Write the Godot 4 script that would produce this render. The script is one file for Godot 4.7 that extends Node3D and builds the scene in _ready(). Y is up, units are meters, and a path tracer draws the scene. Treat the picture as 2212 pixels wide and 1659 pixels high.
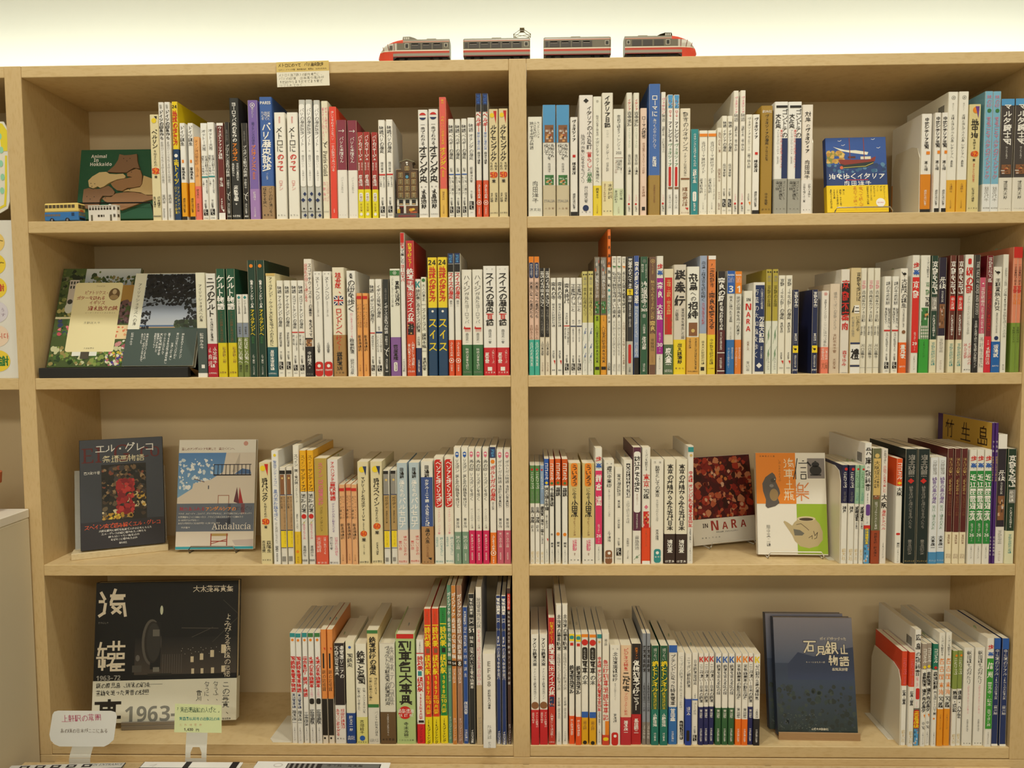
extends Node3D
# A wall of wooden bookshelves in a bookshop: two bays of four rows of books, toy trains on top, cards on the table in front.
# Units are metres; x runs right along the shelves, y up from the lowest shelf, z towards the viewer (0 is the front edge of the shelves).

const S1 := 0.9685    # height of the upper faces of the shelves
const S2 := 0.6860
const S3 := 0.3404
const TOPB := 1.2215  # underside and upper face of the top board
const TOPT := 1.2415
const DEEP := 0.2095
const XD1 := 0.8671   # the divider between the bays
const XD2 := 0.8980
const XR := 1.7735
const INK := {"K": "241d1a", "W": "f4f1ea", "R": "cf2a20", "O": "ee8a20", "Y": "f3d624", "G": "3f7d40", "B": "2c60b4", "N": "26335f", "P": "6c4092", "S": "938f88", "M": "8c5d38", "V": "e0738c", "T": "2c8f90", "C": "d9bb70", "U": "55a0d6"}

# lettering: each character is either strokes on a ten by ten grid or two other characters set side by side, above, around
const FONT := {
	"→": "0595 7395 7795", "●": "4363656858463634", "、": "6789", "々": "3106 22826529 4567", "〈": "704579", "〉": "204529", "「": "315135", "」": "575939", "『": "315135",
	"』": "575939", "あ": "1272 ~403548 ~645819173565878869", "い": "~12162837 ~727587", "う": "~3061 ~2454757849", "え": "3061 146419 ~46566999", "お": "1363 ~404839172656778869 7293",
	"か": "~0353737658 4018 8296", "き": "1282 1474 3076 ~26184979", "く": "701579", "け": "~111519 4393 ~70766849", "こ": "2272 ~17285888", "さ": "1373 4076 ~26184979",
	"し": "~2127497986", "す": "0393 ~50553546575639", "せ": "0494 ~20284989 ~707646", "そ": "217115 1585 ~85475869", "た": "1262 3018 5484 ~56586989", "ち": "1373 ~402665777849",
	"つ": "~0453838659", "て": "0282 ~8245486989", "と": "~2144 ~7335173889", "な": "1262 3017 7183 ~64685827466889", "に": "~111519 4282 ~46485989", "ぬ": "~1147 ~6129173564879869",
	"ね": "3039 ~133308446386889968", "の": "~523829163362949769", "は": "~111519 4393 ~716858475799", "ひ": "~033315284969766194", "ふ": "~4062 ~526366784838 ~1618 ~8598",
	"へ": "063398", "ほ": "~111519 4282 4585 ~726858475799", "ま": "1282 1484 ~51574837476889", "み": "~12521708065697 ~744969", "む": "0353 ~3035182738598986 7293",
	"め": "~1148 ~602918153363878859", "も": "1262 1464 ~4047598987", "や": "~0462848657 5051 2149", "ゆ": "~1118 ~16345384877757 ~505839", "よ": "5383 ~505838475889",
	"ら": "3152 ~232654757849", "り": "~2126 ~70756849", "る": "217116 ~1645757759384757", "れ": "3039 ~1333084463667899", "ろ": "217116 ~164575777849", "わ": "3039 ~1333084473858869",
	"を": "1272 ~40155558 ~8454475889", "ん": "~501935576997", "ア": "128265 535629", "イ": "7116 5459", "ウ": "5052 1215 12827549", "エ": "1282 5258 0898", "オ": "0393 616958 6308",
	"カ": "0383786858 413519", "キ": "1382 0695 4159", "ク": "3006 22826529", "ケ": "3005 2393 636529", "コ": "128289 1888", "サ": "0393 3036 706649", "シ": "1132 0434 194793",
	"ス": "12825609 5799", "セ": "048465 303888", "ソ": "1134 817529", "タ": "3005 22826519 3466", "チ": "7113 0494 525629", "ツ": "0224 3144 817529", "テ": "2171 0494 545629",
	"ト": "3039 3475", "ナ": "0393 505529", "ニ": "2272 0888", "ネ": "4051 12825507 5559 6578", "ノ": "816519", "ハ": "3218 6298", "ヒ": "111878 7314", "フ": "12826529",
	"ヘ": "063398", "ホ": "0393 505848 2519 7588", "マ": "128255 3467", "ミ": "2173 2475 1889", "ム": "410888 6599", "メ": "7109 2378", "モ": "1272 0494 42475888",
	"ヤ": "048466 2149", "ユ": "137268 0898", "ヨ": "12828919 1585", "ラ": "2171 14845529", "リ": "2126 716539", "ル": "323608 616895", "レ": "212895", "ロ": "1282891912",
	"ン": "1133 198592", "ヶ": "3005 2393 636529", "・": "4546565545", "ー": "5159", "一": "0595", "丁": "0191 515948", "七": "0593 404888", "万": "0191 413409 44846959",
	"丈": "0292 504509 2599", "三": "1282 2575 0999", "上": "5059 5484 0999", "下": "0191 5159 5375", "不": "0191 6106 5359 6488", "与": "2128 2171 2474 74797969 0696",
	"且": "21717929 2128 2373 2676 0999", "世": "0393 111989 4146 7146", "丘": "312171 2128 7578 0898", "両": "0191 1319 13838979 5158 3437 7477 3777", "並": "2033 7063 0292 4149 6169 2426 7466 0999",
	"丬": "1133 8189 0655", "中": "1282861612 5059", "丰": "1282 1585 0797 5059", "丷": "2033 7063 0696", "丸": "0393 405509 6368 889996 3546", "丹": "21714979 212609 0595 4344",
	"主": "4051 1282 1585 5259 0999", "乃": "1161 61748969 313509", "久": "31245274 635509 4699", "乍": "3015 2292 4249 4474 4777", "乗": "6020 0393 0696 5159 5518 5598 2638 6668",
	"九": "0373 7378 8998 303509", "也": "0484 8467 5057 1118 199997", "了": "128254 545958", "予": "2171 7153 3254 0595 8574 555958", "争": "3014 306352 1585 1383 8388 5059",
	"事": "0191 2272742422 1686 0797 8689 5059", "二": "2272 0898", "五": "1282 4238 257578 0898", "井": "0393 0696 303519 7079", "亘": "^一_日一", "亜": "0191 0999 1383861613 4149 6169",
	"交": "5051 0191 3214 6284 2599 7519", "亥": "5051 0191 413555 2608 3655 7509 5688", "亦": "5051 0292 413509 6169 2416 7486", "享": "5051 0191 237375 2523 26565969",
	"京": "5051 0191 2373762623 5659 3618 6688", "亲": "^立木", "人": "505509 5599", "亻": "704509 4449", "仁": "|亻二", "今": "5004 5094 3565 26764759", "介": "5009 5099 3518 6569",
	"仏": "|亻ム", "代": "|亻弋", "令": "5004 5094 3464 26765659", "仰": "|亻=ヒ卩", "件": "|亻牛", "任": "|亻壬", "休": "|亻木", "会": "^人_二ム", "伝": "|亻%二ム", "伯": "|亻白", "伸": "|亻申",
	"但": "|亻_日一", "佇": "|亻^宀丁", "位": "|亻立", "住": "|亻主", "佐": "|亻左", "体": "|亻本", "何": "|亻可", "余": "^人_一木", "作": "|亻乍", "使": "|亻吏", "侃": "|亻^口川", "俊": "|亻%ム夂",
	"保": "|亻_口木", "信": "|亻言", "修": "|亻=夂彡", "倉": "^人_戸口", "個": "|亻固", "偉": "|亻韋", "側": "|亻)貝刂", "備": "|亻^艹用", "像": "|亻象", "僕": "|亻業", "儿": "343609 64688895",
	"元": "2272 0494 343709 64688895", "兄": "^口儿", "先": "2070 0494 5054 343709 64688895", "光": "5054 2033 7063 0494 343709 64688895", "克": "^十_口儿", "免": "3014 226253 1383861613 465509 56688895",
	"児": "%日儿", "入": "304509 4599", "全": "^人王", "八": "3419 6499", "公": "^八ム", "共": "2025 7075 0393 0696 3719 6799", "兵": "^丘八", "其": "2128 7178 0292 2474 2676 0898",
	"典": "2171 2127 7177 4147 6167 2474 0797 3719 6799", "兼": "2033 7063 0292 1484 2676 4249 6269", "冂": "1119 11919989", "内": "1219 12828969 503448 5477",
	"円": "1219 12828979 1585 5255", "冊": "1219 12828978 4149 6149 0595", "再": "0191 2229 22727969 5157 0696 2474", "冓": "^井@冂十", "冖": "1416 149486", "写": "^冖与",
	"冠": "^冖元", "冫": "2243 1958", "冬": "^夂ン", "凄": "|冫妻", "凡": "21242619 2171778998 4365", "出": "5059 21248481 1519598985", "函": "1181 5146 2338 7365 04099994",
	"刀": "12828869 523419", "刂": "2126 817969", "分": "^八刀", "刍": "3013 2262 6234 1474 7478 1878 1676", "列": ")歹刂", "初": "|衤刀", "別": ")口刂", "制": ")牛刂", "券": "^共刀",
	"刻": ")亥刂", "前": "^丷)月刂", "剖": ")音刂", "割": ")害刂", "創": ")倉刂", "力": "0383786858 413519", "功": ")工力", "勇": "_マ力", "勉": ")免力", "動": ")重力", "勝": "|月%大力", "勲": "_重灬",
	"勹": "3005 2282 826958", "勺": "3015 22828569 3546", "勿": "3015 22827969 4326 6338", "匂": "3005 2282 826958 35383878", "包": "3005 2282 8659 246465272899",
	"化": "|亻ヒ", "北": "4049 1343 0848 6068 6898 9363", "匚": "018181 0109 0999", "匠": "@匚斤", "十": "0595 5059", "千": "7012 0494 5159", "半": "1132 8161 0393 0696 5059",
	"南": "^十@冂羊", "単": "^ツ_日十", "博": "|十_田寸", "卜": "4049 4365", "占": "^卜口", "卩": "21818666 2129", "厂": "11818111 1609", "原": "<厂^白小", "去": "_土ム", "又": "12826519 2489",
	"友": "0393 403509 35754509 3599", "反": "118181 111609 34745509 3599", "叔": ")小又", "取": ")耳又", "叙": ")余又", "口": "1282881812", "古": "^十口", "句": "3015 2282 8269 3555583835",
	"召": "^刀口", "可": "0191 717969 1353561613", "台": "^ム口", "史": "1282861612 504509 2699", "右": "0393 503408 3585893935", "号": "^口%一ラ", "司": "12828958 2565 2767782827",
	"各": "3015 22725509 2599 3676793936", "合": "^人_一口", "吉": "^士口", "同": "<冂^一口", "名": "^夕口", "吏": "0191 22727626 504509 2599", "向": "<冂口", "君": "^尹口", "呂": "%口口",
	"周": "<冂^土口", "味": "|口未", "命": "^人=口卩", "和": "|禾口", "哉": "+弋口", "員": "^口貝", "問": "@門口", "啓": "_戸口", "善": "^羊_一口", "喫": "|口_丰大", "囗": "0191999901", "四": "1282891912 424638 626787",
	"団": "@囗寸", "図": "@囗メ", "固": "@囗古", "国": "@囗玉", "土": "2474 5059 0999", "在": "0292 503408 3439 4585 6569 4999", "地": "|土也", "坂": "|土反", "城": "|土成", "域": "|土或",
	"堂": "^ツ_口土", "報": "=幸又", "場": "|土^日勿", "塚": "|土^冖豕", "塩": "|土%口皿", "境": "|土^立見", "増": "|土^田日", "壇": "|土^亘日", "士": "0393 5059 2878", "壬": "7020 0494 5059 1989",
	"売": "^士_冖儿", "夂": "3015 23835509 3599", "夏": "^一_目夂", "夕": "3015 22827509 3455", "外": "=夕卜", "多": "%夕夕", "夢": "^艹%皿夕", "大": "0393 505509 5599", "天": "1181 0494 514509 5599",
	"太": "0393 505509 5599 4758", "夫": "2272 0494 505509 5599", "夬": "12727525 0595 504509 5599", "夭": "7121 0494 514509 5599", "央": "22727525 0595 505509 5699",
	"失": "3013 1282 0595 505509 5599", "夸": "_大ラ", "夹": "1282 2435 7465 0696 505509 5599", "奇": "^大可", "奈": "^大示", "奉": "2171 1383 0595 503408 5499 3777 2878 5659",
	"奏": "^三天", "奥": "^冂大", "女": "40266799 702609 0393", "好": "|女子", "妖": "|女夭", "妻": "^事女", "委": "^禾女", "姫": "|女臣", "子": "127253 535958 0595", "存": "0292 503408 3439 4474 5969",
	"孝": "^耂子", "季": "^禾子", "学": "^ツ_冖子", "宀": "5052 1315 139384", "宅": "^宀毛", "守": "^宀寸", "安": "^宀女", "完": "^宀元", "宗": "^宀示", "定": "^宀正", "宛": "^宀=夕卩", "宝": "^宀玉",
	"実": "^宀夫", "宮": "^宀呂", "害": "^宀_三口", "家": "^宀豕", "宿": "^宀|亻百", "寂": "^宀叔", "密": "^宀_必山", "富": "^宀_口田", "寛": "^宀見", "寝": "^宀=丬又", "寸": "0393 606958 2536",
	"寺": "^土寸", "対": ")文寸", "導": "_道寸", "小": "505948 2418 6498", "少": "5055 2214 6284 8509", "尚": "^小@冂口", "尸": "018183 8303 010509", "尹": "128286 0494 1686 503409",
	"尺": "1181858515 111509 5599", "尾": "<尸毛", "局": "<尸句", "屋": "<尸至", "層": "<尸日", "屯": "0393 2326 2676 7376 50588999", "山": "23288828 5058", "岐": "|山支", "岡": "<冂%丷山",
	"岩": "^山石", "岳": "^丘山", "岸": "^山<厂干", "島": "5041 2171752521 2373 2526 2686 8689 8979 0709 0969 3739 6769", "崎": "|山奇", "巛": "3118 3418 5135 3558 8165 6588",
	"川": "213509 5258 8189", "州": "213509 5158 8189 1425 4454 7485", "巡": "(辶巛", "工": "2272 5258 0898", "左": "0393 503409 3575 5558 2999", "巨": "118181 1119 1989 13737713",
	"己": "127274 7414 1418 188886", "巳": "1282 8285 8515 1219 1999", "巴": "1282868616 1219 199997 4246", "巻": "^共己", "巾": "1317 13838776 5059", "市": "5052 0292 2428 24747869 5259",
	"布": "0393 404409 2528 25858758 5459", "帆": "|巾凡", "希": "^メ布", "帖": "|巾占", "帝": "^立巾", "師": "=目巾", "帳": "|巾長", "常": "^ツ_口巾", "幕": "^艹%日巾", "干": "1282 0595 5159",
	"平": "1181 2334 7363 0595 5159", "年": "3014 1282 2575 2528 0898 5259", "并": "2033 7063 0292 0696 313509 7179", "幸": "^土羊", "幹": "=車干", "幺": "402446 742888 6799",
	"幻": "|幺刀", "幾": "%幺戈", "广": "5051 0191 111609", "広": "<广ム", "序": "<广予", "底": "<广氏", "店": "<广占", "庫": "<广車", "庭": "<广廷", "康": "<广隶", "廃": "<广発", "廴": "113153 3338 0799",
	"延": "(廴正", "廷": "(廴壬", "建": "(廴聿", "开": "0191 0595 313509 7179", "弋": "0393 60698999 7082", "式": "+弋工", "弓": "127274 7414 1417 17777969", "引": "|弓卜",
	"弘": "|弓ム", "弟": "2033 7063 1272 7215 1585 8588 5259 5509", "弦": "|弓玄", "強": "|弓虫", "彡": "703419 7334 8519", "彦": "_立彡", "彩": ")采彡", "彰": ")章彡", "影": ")景彡",
	"彳": "601406 6409 5459", "役": "|彳殳", "彼": "|彳皮", "待": "|彳寺", "律": "|彳聿", "後": "|彳%幺夂", "徒": "|彳走", "従": "|彳走", "御": "|彳)牛卩", "復": "|彳^日夂", "徳": "|彳^十_目心",
	"徴": "|彳=山攵", "心": "1518 3036 36388886 6163 8487", "忄": "5059 1315 8486", "必": "111618 4144 703509 4498 8698", "志": "^士心", "念": "_今心", "思": "^田心", "急": "_刍心",
	"性": "|忄生", "恵": "^十_田心", "悠": "_攸心", "悦": "|忄兄", "情": "|忄青", "惑": "_或心", "想": "_相心", "愈": "^人_月心", "愛": "^ツ_心夂", "感": "_成心", "態": "_能心", "憲": "^宀_王心",
	"憶": "|忄^立心", "懐": "|忄衣", "戈": "0393 50698999 7082 8509", "成": "12191282 5069 6999 7082 2444475727", "或": "0393 60698999 7082 2545475725 0868", "戠": "=音戈",
	"戦": ")単戈", "戸": "2171 227275 7525 222619", "房": "<戸方", "所": "=戸斤", "扁": "<戸冊", "扉": "<戸非", "手": "7121 1474 0696 515958 4959", "扌": "0383 515958 1775",
	"才": "0393 606958 6408", "技": "|扌支", "折": "|扌斤", "抜": "|扌友", "招": "|扌召", "掘": "|扌<尸出", "探": "|扌^宀木", "推": "|扌隹", "描": "|扌^艹田", "換": "|扌免", "摂": "|扌耳",
	"摩": "<广_木手", "播": "|扌番", "支": "^十又", "攵": "3015 2383 735509 2599", "攸": "|亻攵", "改": "=己攵", "政": "=正攵", "敏": "=母攵", "敗": "=貝攵", "教": "=孝攵", "散": "=昔攵",
	"敦": "=享攵", "敬": "=苟攵", "敷": "=甫攵", "文": "5052 0292 7209 2299", "斗": "2233 2544 6169 0696", "斤": "7121 212509 2585 6569", "断": "=米斤", "新": "=亲斤", "方": "5051 0292 424609 44847869",
	"旅": "|方衣", "族": "|方矢", "日": "2171792921 2575", "早": "^日十", "昌": "%日日", "明": "=日月", "易": "^日勿", "昔": "^艹日", "星": "^日生", "映": "|日央", "春": "^三日", "昭": "|日召",
	"是": "^日_一人", "時": "|日寺", "晃": "^日光", "普": "_並日", "景": "^日京", "暮": "^艹%日日", "暴": "^日水", "曜": "|日隹", "曲": "1282891912 4049 6069 1585", "書": "^聿日", "曽": "^丷日",
	"最": "^日=耳又", "月": "312519 31717978 3373 3575", "有": "0393 403408 353935757969 3666", "朋": "=月月", "朗": "=良月", "朝": "=車月", "期": "=其月", "木": "0393 5059 5419 5499",
	"未": "1272 0494 5059 5419 5499", "末": "0292 1474 5059 5419 5499", "本": "0393 5059 5408 5498 3767", "朱": "3014 1383 0696 5059 5618 5698", "村": "|木寸", "束": "0292 247476 2624 5059 5618 5698",
	"来": "1282 2435 7465 0595 5059 5518 5598", "東": "0292 2474762624 2575 5059 5618 5698", "松": "|木公", "板": "|木反", "林": "=木木", "果": "2171752521 5059 2373 0696 5618 5698",
	"枝": "|木支", "栃": "|木万", "栗": "^西木", "根": "|木艮", "桂": "|木%土土", "案": "^宀_女木", "桓": "|木亘", "桜": "|木^ツ女", "梅": "|木毎", "梶": "|木尾", "森": "^木=木木", "植": "|木直",
	"椹": "|木甚", "業": "^ツ_羊木", "極": "|木%了又", "楽": "4132 3262653532 3464 1123 1525 9173 9575 0696 5659 5618 5698", "榊": "|木神", "構": "|木冓", "権": "|木隹", "横": "|木黄",
	"樹": "|木%士寸", "橋": "|木%夭冂", "機": "|木幾", "欠": "3015 2383 8374 504509 5599", "次": "=冫欠", "止": "5059 5484 2329 0999", "正": "0191 5159 5585 2529 0999", "武": "+弋正",
	"歩": "^止少", "歴": "<厂_林止", "歹": "0191 412206 33437919 3446", "残": "=歹戈", "殳": "313417 31717494 16763609 3699", "殿": "=尸殳", "母": "3128 31717979 0595 2878 4344 4647",
	"毎": "3014 1383 2327 2373 7379 1686 2879", "比": "=ヒヒ", "毛": "7020 1484 0696 50388998", "氏": "7121 2128 2877 0595 505599", "民": "1282 8215 1219 4588 0595 5599",
	"気": "3014 1282 2373 1585 8599 2668 6628", "水": "505948 145428 71655599", "氵": "2153 1444 195865", "氷": "505948 145428 7165 5599 1022", "永": "5051 5259 1333 145418 7254 5599",
	"求": "0292 505948 145428 7265 5599 7182", "江": "|氵工", "池": "|氵也", "決": "|氵夬", "汽": "|氵気", "沢": "|氵尺", "河": "|氵可", "治": "|氵台", "沿": "|氵公", "泉": "^白水", "法": "|氵去",
	"波": "|氵皮", "泰": "^三水", "洋": "|氵羊", "洛": "|氵各", "津": "|氵聿", "流": "|氵川", "浄": "|氵争", "浅": "|氵戈", "浜": "|氵兵", "浦": "|氵甫", "浩": "|氵_牛口", "浮": "|氵^ツ子", "海": "|氵毎",
	"消": "|氵^小月", "淀": "|氵定", "淡": "|氵炎", "深": "|氵^宀木", "淳": "|氵享", "清": "|氵青", "渡": "|氵<广又", "温": "|氵^日皿", "港": "|氵^共己", "湊": "|氵奏", "湖": "|氵)古月", "湘": "|氵相",
	"湧": "|氵勇", "満": "|氵^艹両", "源": "|氵原", "溶": "|氵^宀口", "滋": "|氵=幺幺", "漁": "|氵魚", "潮": "|氵朝", "澄": "|氵登", "澤": "|氵_皿幸", "瀬": "|氵=束頁", "火": "2234 8264 505509 5599",
	"灬": "1819 3849 5859 7889", "炎": "%火火", "点": "^占灬", "烈": "_列灬", "烏": "1252 2171762629 2676 26868879 1829 4849 6869", "然": "_犬灬", "焼": "|火^艹元", "照": "_昭灬",
	"熱": "_丸灬", "熾": "|火音", "燦": "|火米", "爆": "|火暴", "片": "402509 7075 0484 3575 7579", "版": "|片反", "牙": "1282 3235 3585 606958 6509", "牛": "3014 1383 0696 5059",
	"牟": "^ム牛", "物": "|牛勿", "特": "|牛寺", "犬": "0393 505509 5599 7182", "犭": "803315 36575839 1929", "狭": "|犭夹", "玄": "5051 0292 423554 742888", "玉": "1282 5259 1585 0999 6677",
	"王": "1282 5259 1585 0999", "玲": "|王令", "珀": "|王白", "珠": "|王朱", "現": "|王見", "球": "|王求", "理": "|王里", "琥": "|王虎", "琵": "^=王王比", "琶": "^=王王巴", "瑠": "|王留",
	"璃": "|王离", "瓦": "0191 2128 2848 4463 63688998 3546", "瓶": "=并瓦", "甚": "2027 7077 0292 2474 2676 0898 1819 1999", "生": "3025 1383 5059 1686 0999", "産": "^立生",
	"用": "112609 11818979 1484 1686 5159", "甫": "0292 1319 13838979 1585 1787 5059", "甬": "4162 1318 13838979 1585 1686 5059", "田": "1181891911 5159 1585",
	"由": "2272792922 5059 2676", "甲": "1181861611 5059 1484", "申": "2171772721 2474 5059", "电": "2171762621 2373 50588898", "男": "_田力", "町": "|田丁", "画": "0191 2272762622 5156 2474 04099994",
	"界": "^田介", "畑": "|火田", "留": "%刀田", "番": "_采田", "疒": "5051 0191 111609 0304 0605", "癒": "<疒愈", "癶": "311315 1335 702595 7363", "発": "^癶元", "登": "^癶豆",
	"白": "4032 2272792922 2575", "百": "0191 3122 2373792923 2676", "的": "|白勺", "皇": "^白王", "皮": "0393 031609 5055 2575 7509 3699", "皿": "2272782822 4248 6268 0999",
	"盛": "_成皿", "監": "_臣皿", "目": "2171792921 2474 2676", "直": "^十_目一", "相": "=木目", "省": "^少目", "看": "^手目", "県": "^目小", "真": "^十_目八", "眠": "|目民", "矢": "3013 1282 0595 525509 5599",
	"知": ")矢口", "石": "0191 413409 3474783834", "砂": "|石少", "研": "|石开", "碗": "|石宛", "磨": "<广_林石", "示": "2272 0494 545958 2618 7688", "礻": "4052 12826508 4559 6576",
	"礼": "|礻レ", "社": "|礻土", "祖": "|礻且", "神": "|礻申", "祥": "|礻羊", "祭": "^夕示", "禍": "|礻冂", "福": "|礻^口田", "禮": "|礻豊", "禺": "2171752521 5059 1519 15858979 4868",
	"离": "^文@冂ム", "禾": "6020 0494 5059 5418 5498", "秀": "^禾乃", "私": "|禾ム", "秋": "|禾火", "科": "|禾斗", "秘": "|禾必", "秩": "|禾失", "穂": "|禾恵", "穣": "|禾^井衣", "穴": "5051 1315 139384 3519 6599",
	"究": "^穴九", "空": "^穴工", "立": "5051 1282 2436 7464 0999", "章": "^立早", "竹": "3014 1242 3239 7054 5292 727969", "笑": "^竹夭", "第": "^竹弟", "筑": "^竹)工凡", "箱": "^竹=木目",
	"節": "^竹)艮卩", "篇": "^竹扁", "築": "^竹_凡木", "簡": "^竹@門日", "籍": "^竹=木昔", "米": "5059 0595 2033 7063 5509 5599", "粒": "|米立", "粥": "=弓=米弓", "精": "|米青", "糸": "401536 742888 5559 2718 7788",
	"紀": "|糸己", "純": "|糸屯", "紗": "|糸少", "紘": "|糸ム", "素": "^三糸", "索": "^十糸", "紫": "^=止ヒ糸", "細": "|糸田", "絡": "|糸各", "絵": "|糸会", "絶": "|糸色", "絹": "|糸^口月", "続": "|糸売",
	"網": "|糸冂", "綴": "|糸%又又", "総": "|糸^公心", "緑": "|糸^ヨ水", "線": "|糸^白水", "編": "|糸扁", "縦": "|糸従", "織": "|糸戠", "缶": "3014 1282 0595 5259 2628 2878 7678", "罐": "|缶^艹^=口口隹",
	"羊": "2033 7063 0494 1686 0898 5459", "美": "^羊大", "義": "^羊戈", "老": "^耂ヒ", "耂": "5054 1272 0494 8118", "考": "^耂ラ", "者": "^耂日", "耕": "|木井", "耳": "0191 3138 7179 3373 3575 0897",
	"聖": "^=耳口王", "聞": "@門耳", "聿": "22727525 0494 2777 1797 5059", "肆": "=長聿", "胆": "|月_日一", "背": "^北月", "能": "=月ヒ", "臣": "118181 1119 1989 3353 3656 5356 3336",
	"自": "4032 2272792922 2474 2676", "至": "0191 413484 2777 5559 0999", "臼": "31121929898115 6181 1535 6585", "興": "^同八", "舌": "^千口", "舎": "^人_土口", "舗": "=舎甫",
	"舟": "4031 2272 222609 727979 0595 4344 4647", "航": "|舟凡", "船": "|舟公", "艮": "2171752521 2373 2629 3847 5599 7566", "良": "4051 2272752522 2474 2529 3847 5599 7566",
	"色": "3005 2262 5334 1585 8515 1518 199997 4548", "艹": "0494 3037 6067", "芦": "^艹戸", "花": "^艹化", "芳": "^艹方", "芸": "^艹%二ム", "苟": "^艹勹", "若": "^艹右", "英": "^艹央",
	"茂": "^艹戈", "茶": "^艹_人木", "草": "^艹早", "荻": "^艹=犭火", "莫": "^艹_日大", "菊": "^艹@勹米", "華": "^艹車", "萩": "^艹秋", "葉": "^艹_世木", "著": "^艹者", "蒔": "^艹時", "蒸": "^艹_水灬",
	"蔵": "^艹<戈臣", "薫": "^艹_重灬", "藝": "^艹_丸ム", "藤": "^艹|月水", "虎": "<厂_七儿", "虫": "1282861612 5059 0898 6878", "行": "|彳テ", "術": "|彳=木テ", "街": "|彳=土テ", "衣": "5051 0292 413506 3538 3855 5499 7365",
	"衤": "4052 12826508 4559 6576 7355", "表": "^三衣", "袁": "^土衣", "被": "|衤皮", "裕": "|衤谷", "補": "|衤甫", "西": "0191 1383891913 412435 616474", "見": "2171762621 2373 3609 66688895",
	"規": "|夫見", "覚": "^ツ見", "観": "=隹見", "角": "3013 2262 6244 1419 14747979 1676 4449", "解": "|角%刀牛", "触": "|角虫", "言": "4151 0292 2474 2676 2777792927", "訂": "|言丁",
	"記": "|言己", "訪": "|言方", "訳": "|言尺", "訶": "|言可", "評": "|言平", "詠": "|言永", "試": "|言式", "詩": "|言寺", "話": "|言舌", "誇": "|言夸", "誌": "|言^士心", "誓": "_折言", "誕": "|言延",
	"誘": "|言秀", "語": "|言%五口", "誠": "|言成", "説": "|言兄", "読": "|言売", "誰": "|言隹", "課": "|言果", "談": "|言炎", "論": "|言冊", "謎": "|言(辶米", "謙": "|言兼", "講": "|言冓", "謝": "|言=身寸",
	"謨": "|言莫", "議": "|言義", "護": "|言隻", "谷": "3012 7092 505409 5499 3676793936", "豆": "0191 2373752523 2638 7668 0999", "豊": "^曲豆", "豕": "1181 411406 3437 4609 5659 5969 3547 7455 5588",
	"象": "^刀豕", "豸": "7020 2142 6133 5558 5939 4514 4718", "貌": "|豸白", "貝": "2171772721 2373 2575 3719 6799", "財": "|貝才", "貨": "^化貝", "貴": "^中貝", "賀": "^=力口貝",
	"資": "^次貝", "賛": "^=夫夫貝", "走": "2272 5055 0494 5659 5686 3618 2699", "起": "(走己", "超": "(走召", "越": "(走戈", "足": "2171742421 4449 4676 2629 1999", "跡": "|足亦",
	"路": "|足各", "踊": "|足甬", "身": "4031 2171792921 2474 2676 6809", "車": "0191 2272762622 2474 0797 5059", "軋": "|車レ", "軌": "|車九", "軒": "|車干", "転": "|車%二ム",
	"輌": "|車両", "輝": "|光車", "辶": "1022 0333 33453807 3899", "辺": "(辶刀", "辻": "(辶十", "込": "(辶入", "辿": "(辶山", "近": "(辶斤", "迫": "(辶白", "追": "(辶目", "送": "(辶天",
	"逗": "(辶豆", "通": "(辶甬", "造": "(辶_牛口", "連": "(辶車", "遊": "(辶方", "運": "(辶^冖車", "遍": "(辶扁", "過": "(辶冂", "道": "(辶首", "達": "(辶^土羊", "遠": "(辶袁", "選": "(辶共", "遺": "(辶貴",
	"邊": "(辶_自方", "那": ")刀阝", "邦": ")丰阝", "郎": ")良阝", "部": ")音阝", "都": ")者阝", "酉": "0191 1383891913 4144 6144 1686", "酸": "|酉夂", "醇": "|酉享", "采": "7121 2133 5153 8173 0595 5459 5519 5599",
	"里": "2181862621 5059 2383 1797 0999", "重": "7020 0292 2373762623 5059 2474 1787 0999", "野": "=里予", "金": "5004 5094 3464 1686 5459 2738 7768 0999", "鈴": "|金令",
	"鉄": "|金失", "銀": "|金艮", "録": "|金^ヨ水", "鍋": "|金冂", "鎌": "|金兼", "鑑": "|金監", "長": "2129 2181 2373 2575 0797 374959 5599 8768", "門": "1119 11414515 1343 9199 91515595 5393",
	"開": "@門开", "間": "@門日", "関": "@門^丷大", "闘": "@門豆", "阝": "1119 117254 54767615", "阪": "|阝反", "院": "|阝完", "陣": "|阝車", "陰": "|阝^今ム", "陸": "|阝%土土", "陽": "|阝^日勿",
	"隅": "|阝禺", "隆": "|阝^夂生", "際": "|阝祭", "隠": "|阝^ツ心", "隣": "|阝米", "隶": "1282 7275 0494 5059 2536 7566 2819 6788", "隹": "302405 2429 2494 2676 2999 5459",
	"隻": "^隹又", "隼": "_隹十", "雄": "=ム隹", "雅": "=牙隹", "集": "_隹木", "雨": "0191 1319 13838979 5159 2435 2637 6475 6677", "電": "^雨电", "青": "^三月", "靖": "=立青", "静": "=青争",
	"非": "4049 6069 2242 2444 2646 6282 6484 6686", "革": "^艹中", "韋": "^口_口十", "音": "^立日", "頁": "0191 4132 2373772723 2474 2676 3719 6899", "頃": "|ヒ頁", "須": "|彡頁",
	"領": "=令頁", "題": "|是頁", "顔": "=彦頁", "風": "21242609 2181889999 4151 3474763634 5559 3969", "飛": "1171 71778998 8271 8573 4031 3235 0555 1519 3559", "食": "5004 5094 4151 2474 2575782825 2677 2629 4899",
	"飯": "|食反", "飲": "|食欠", "養": "^羊食", "館": "|食^宀目", "首": "2032 7062 0393 2575792925 2676 2777", "香": "^禾日", "馬": "2128 2181 2373 2575 27878979 5157 1819 3849 5859 7879",
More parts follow.
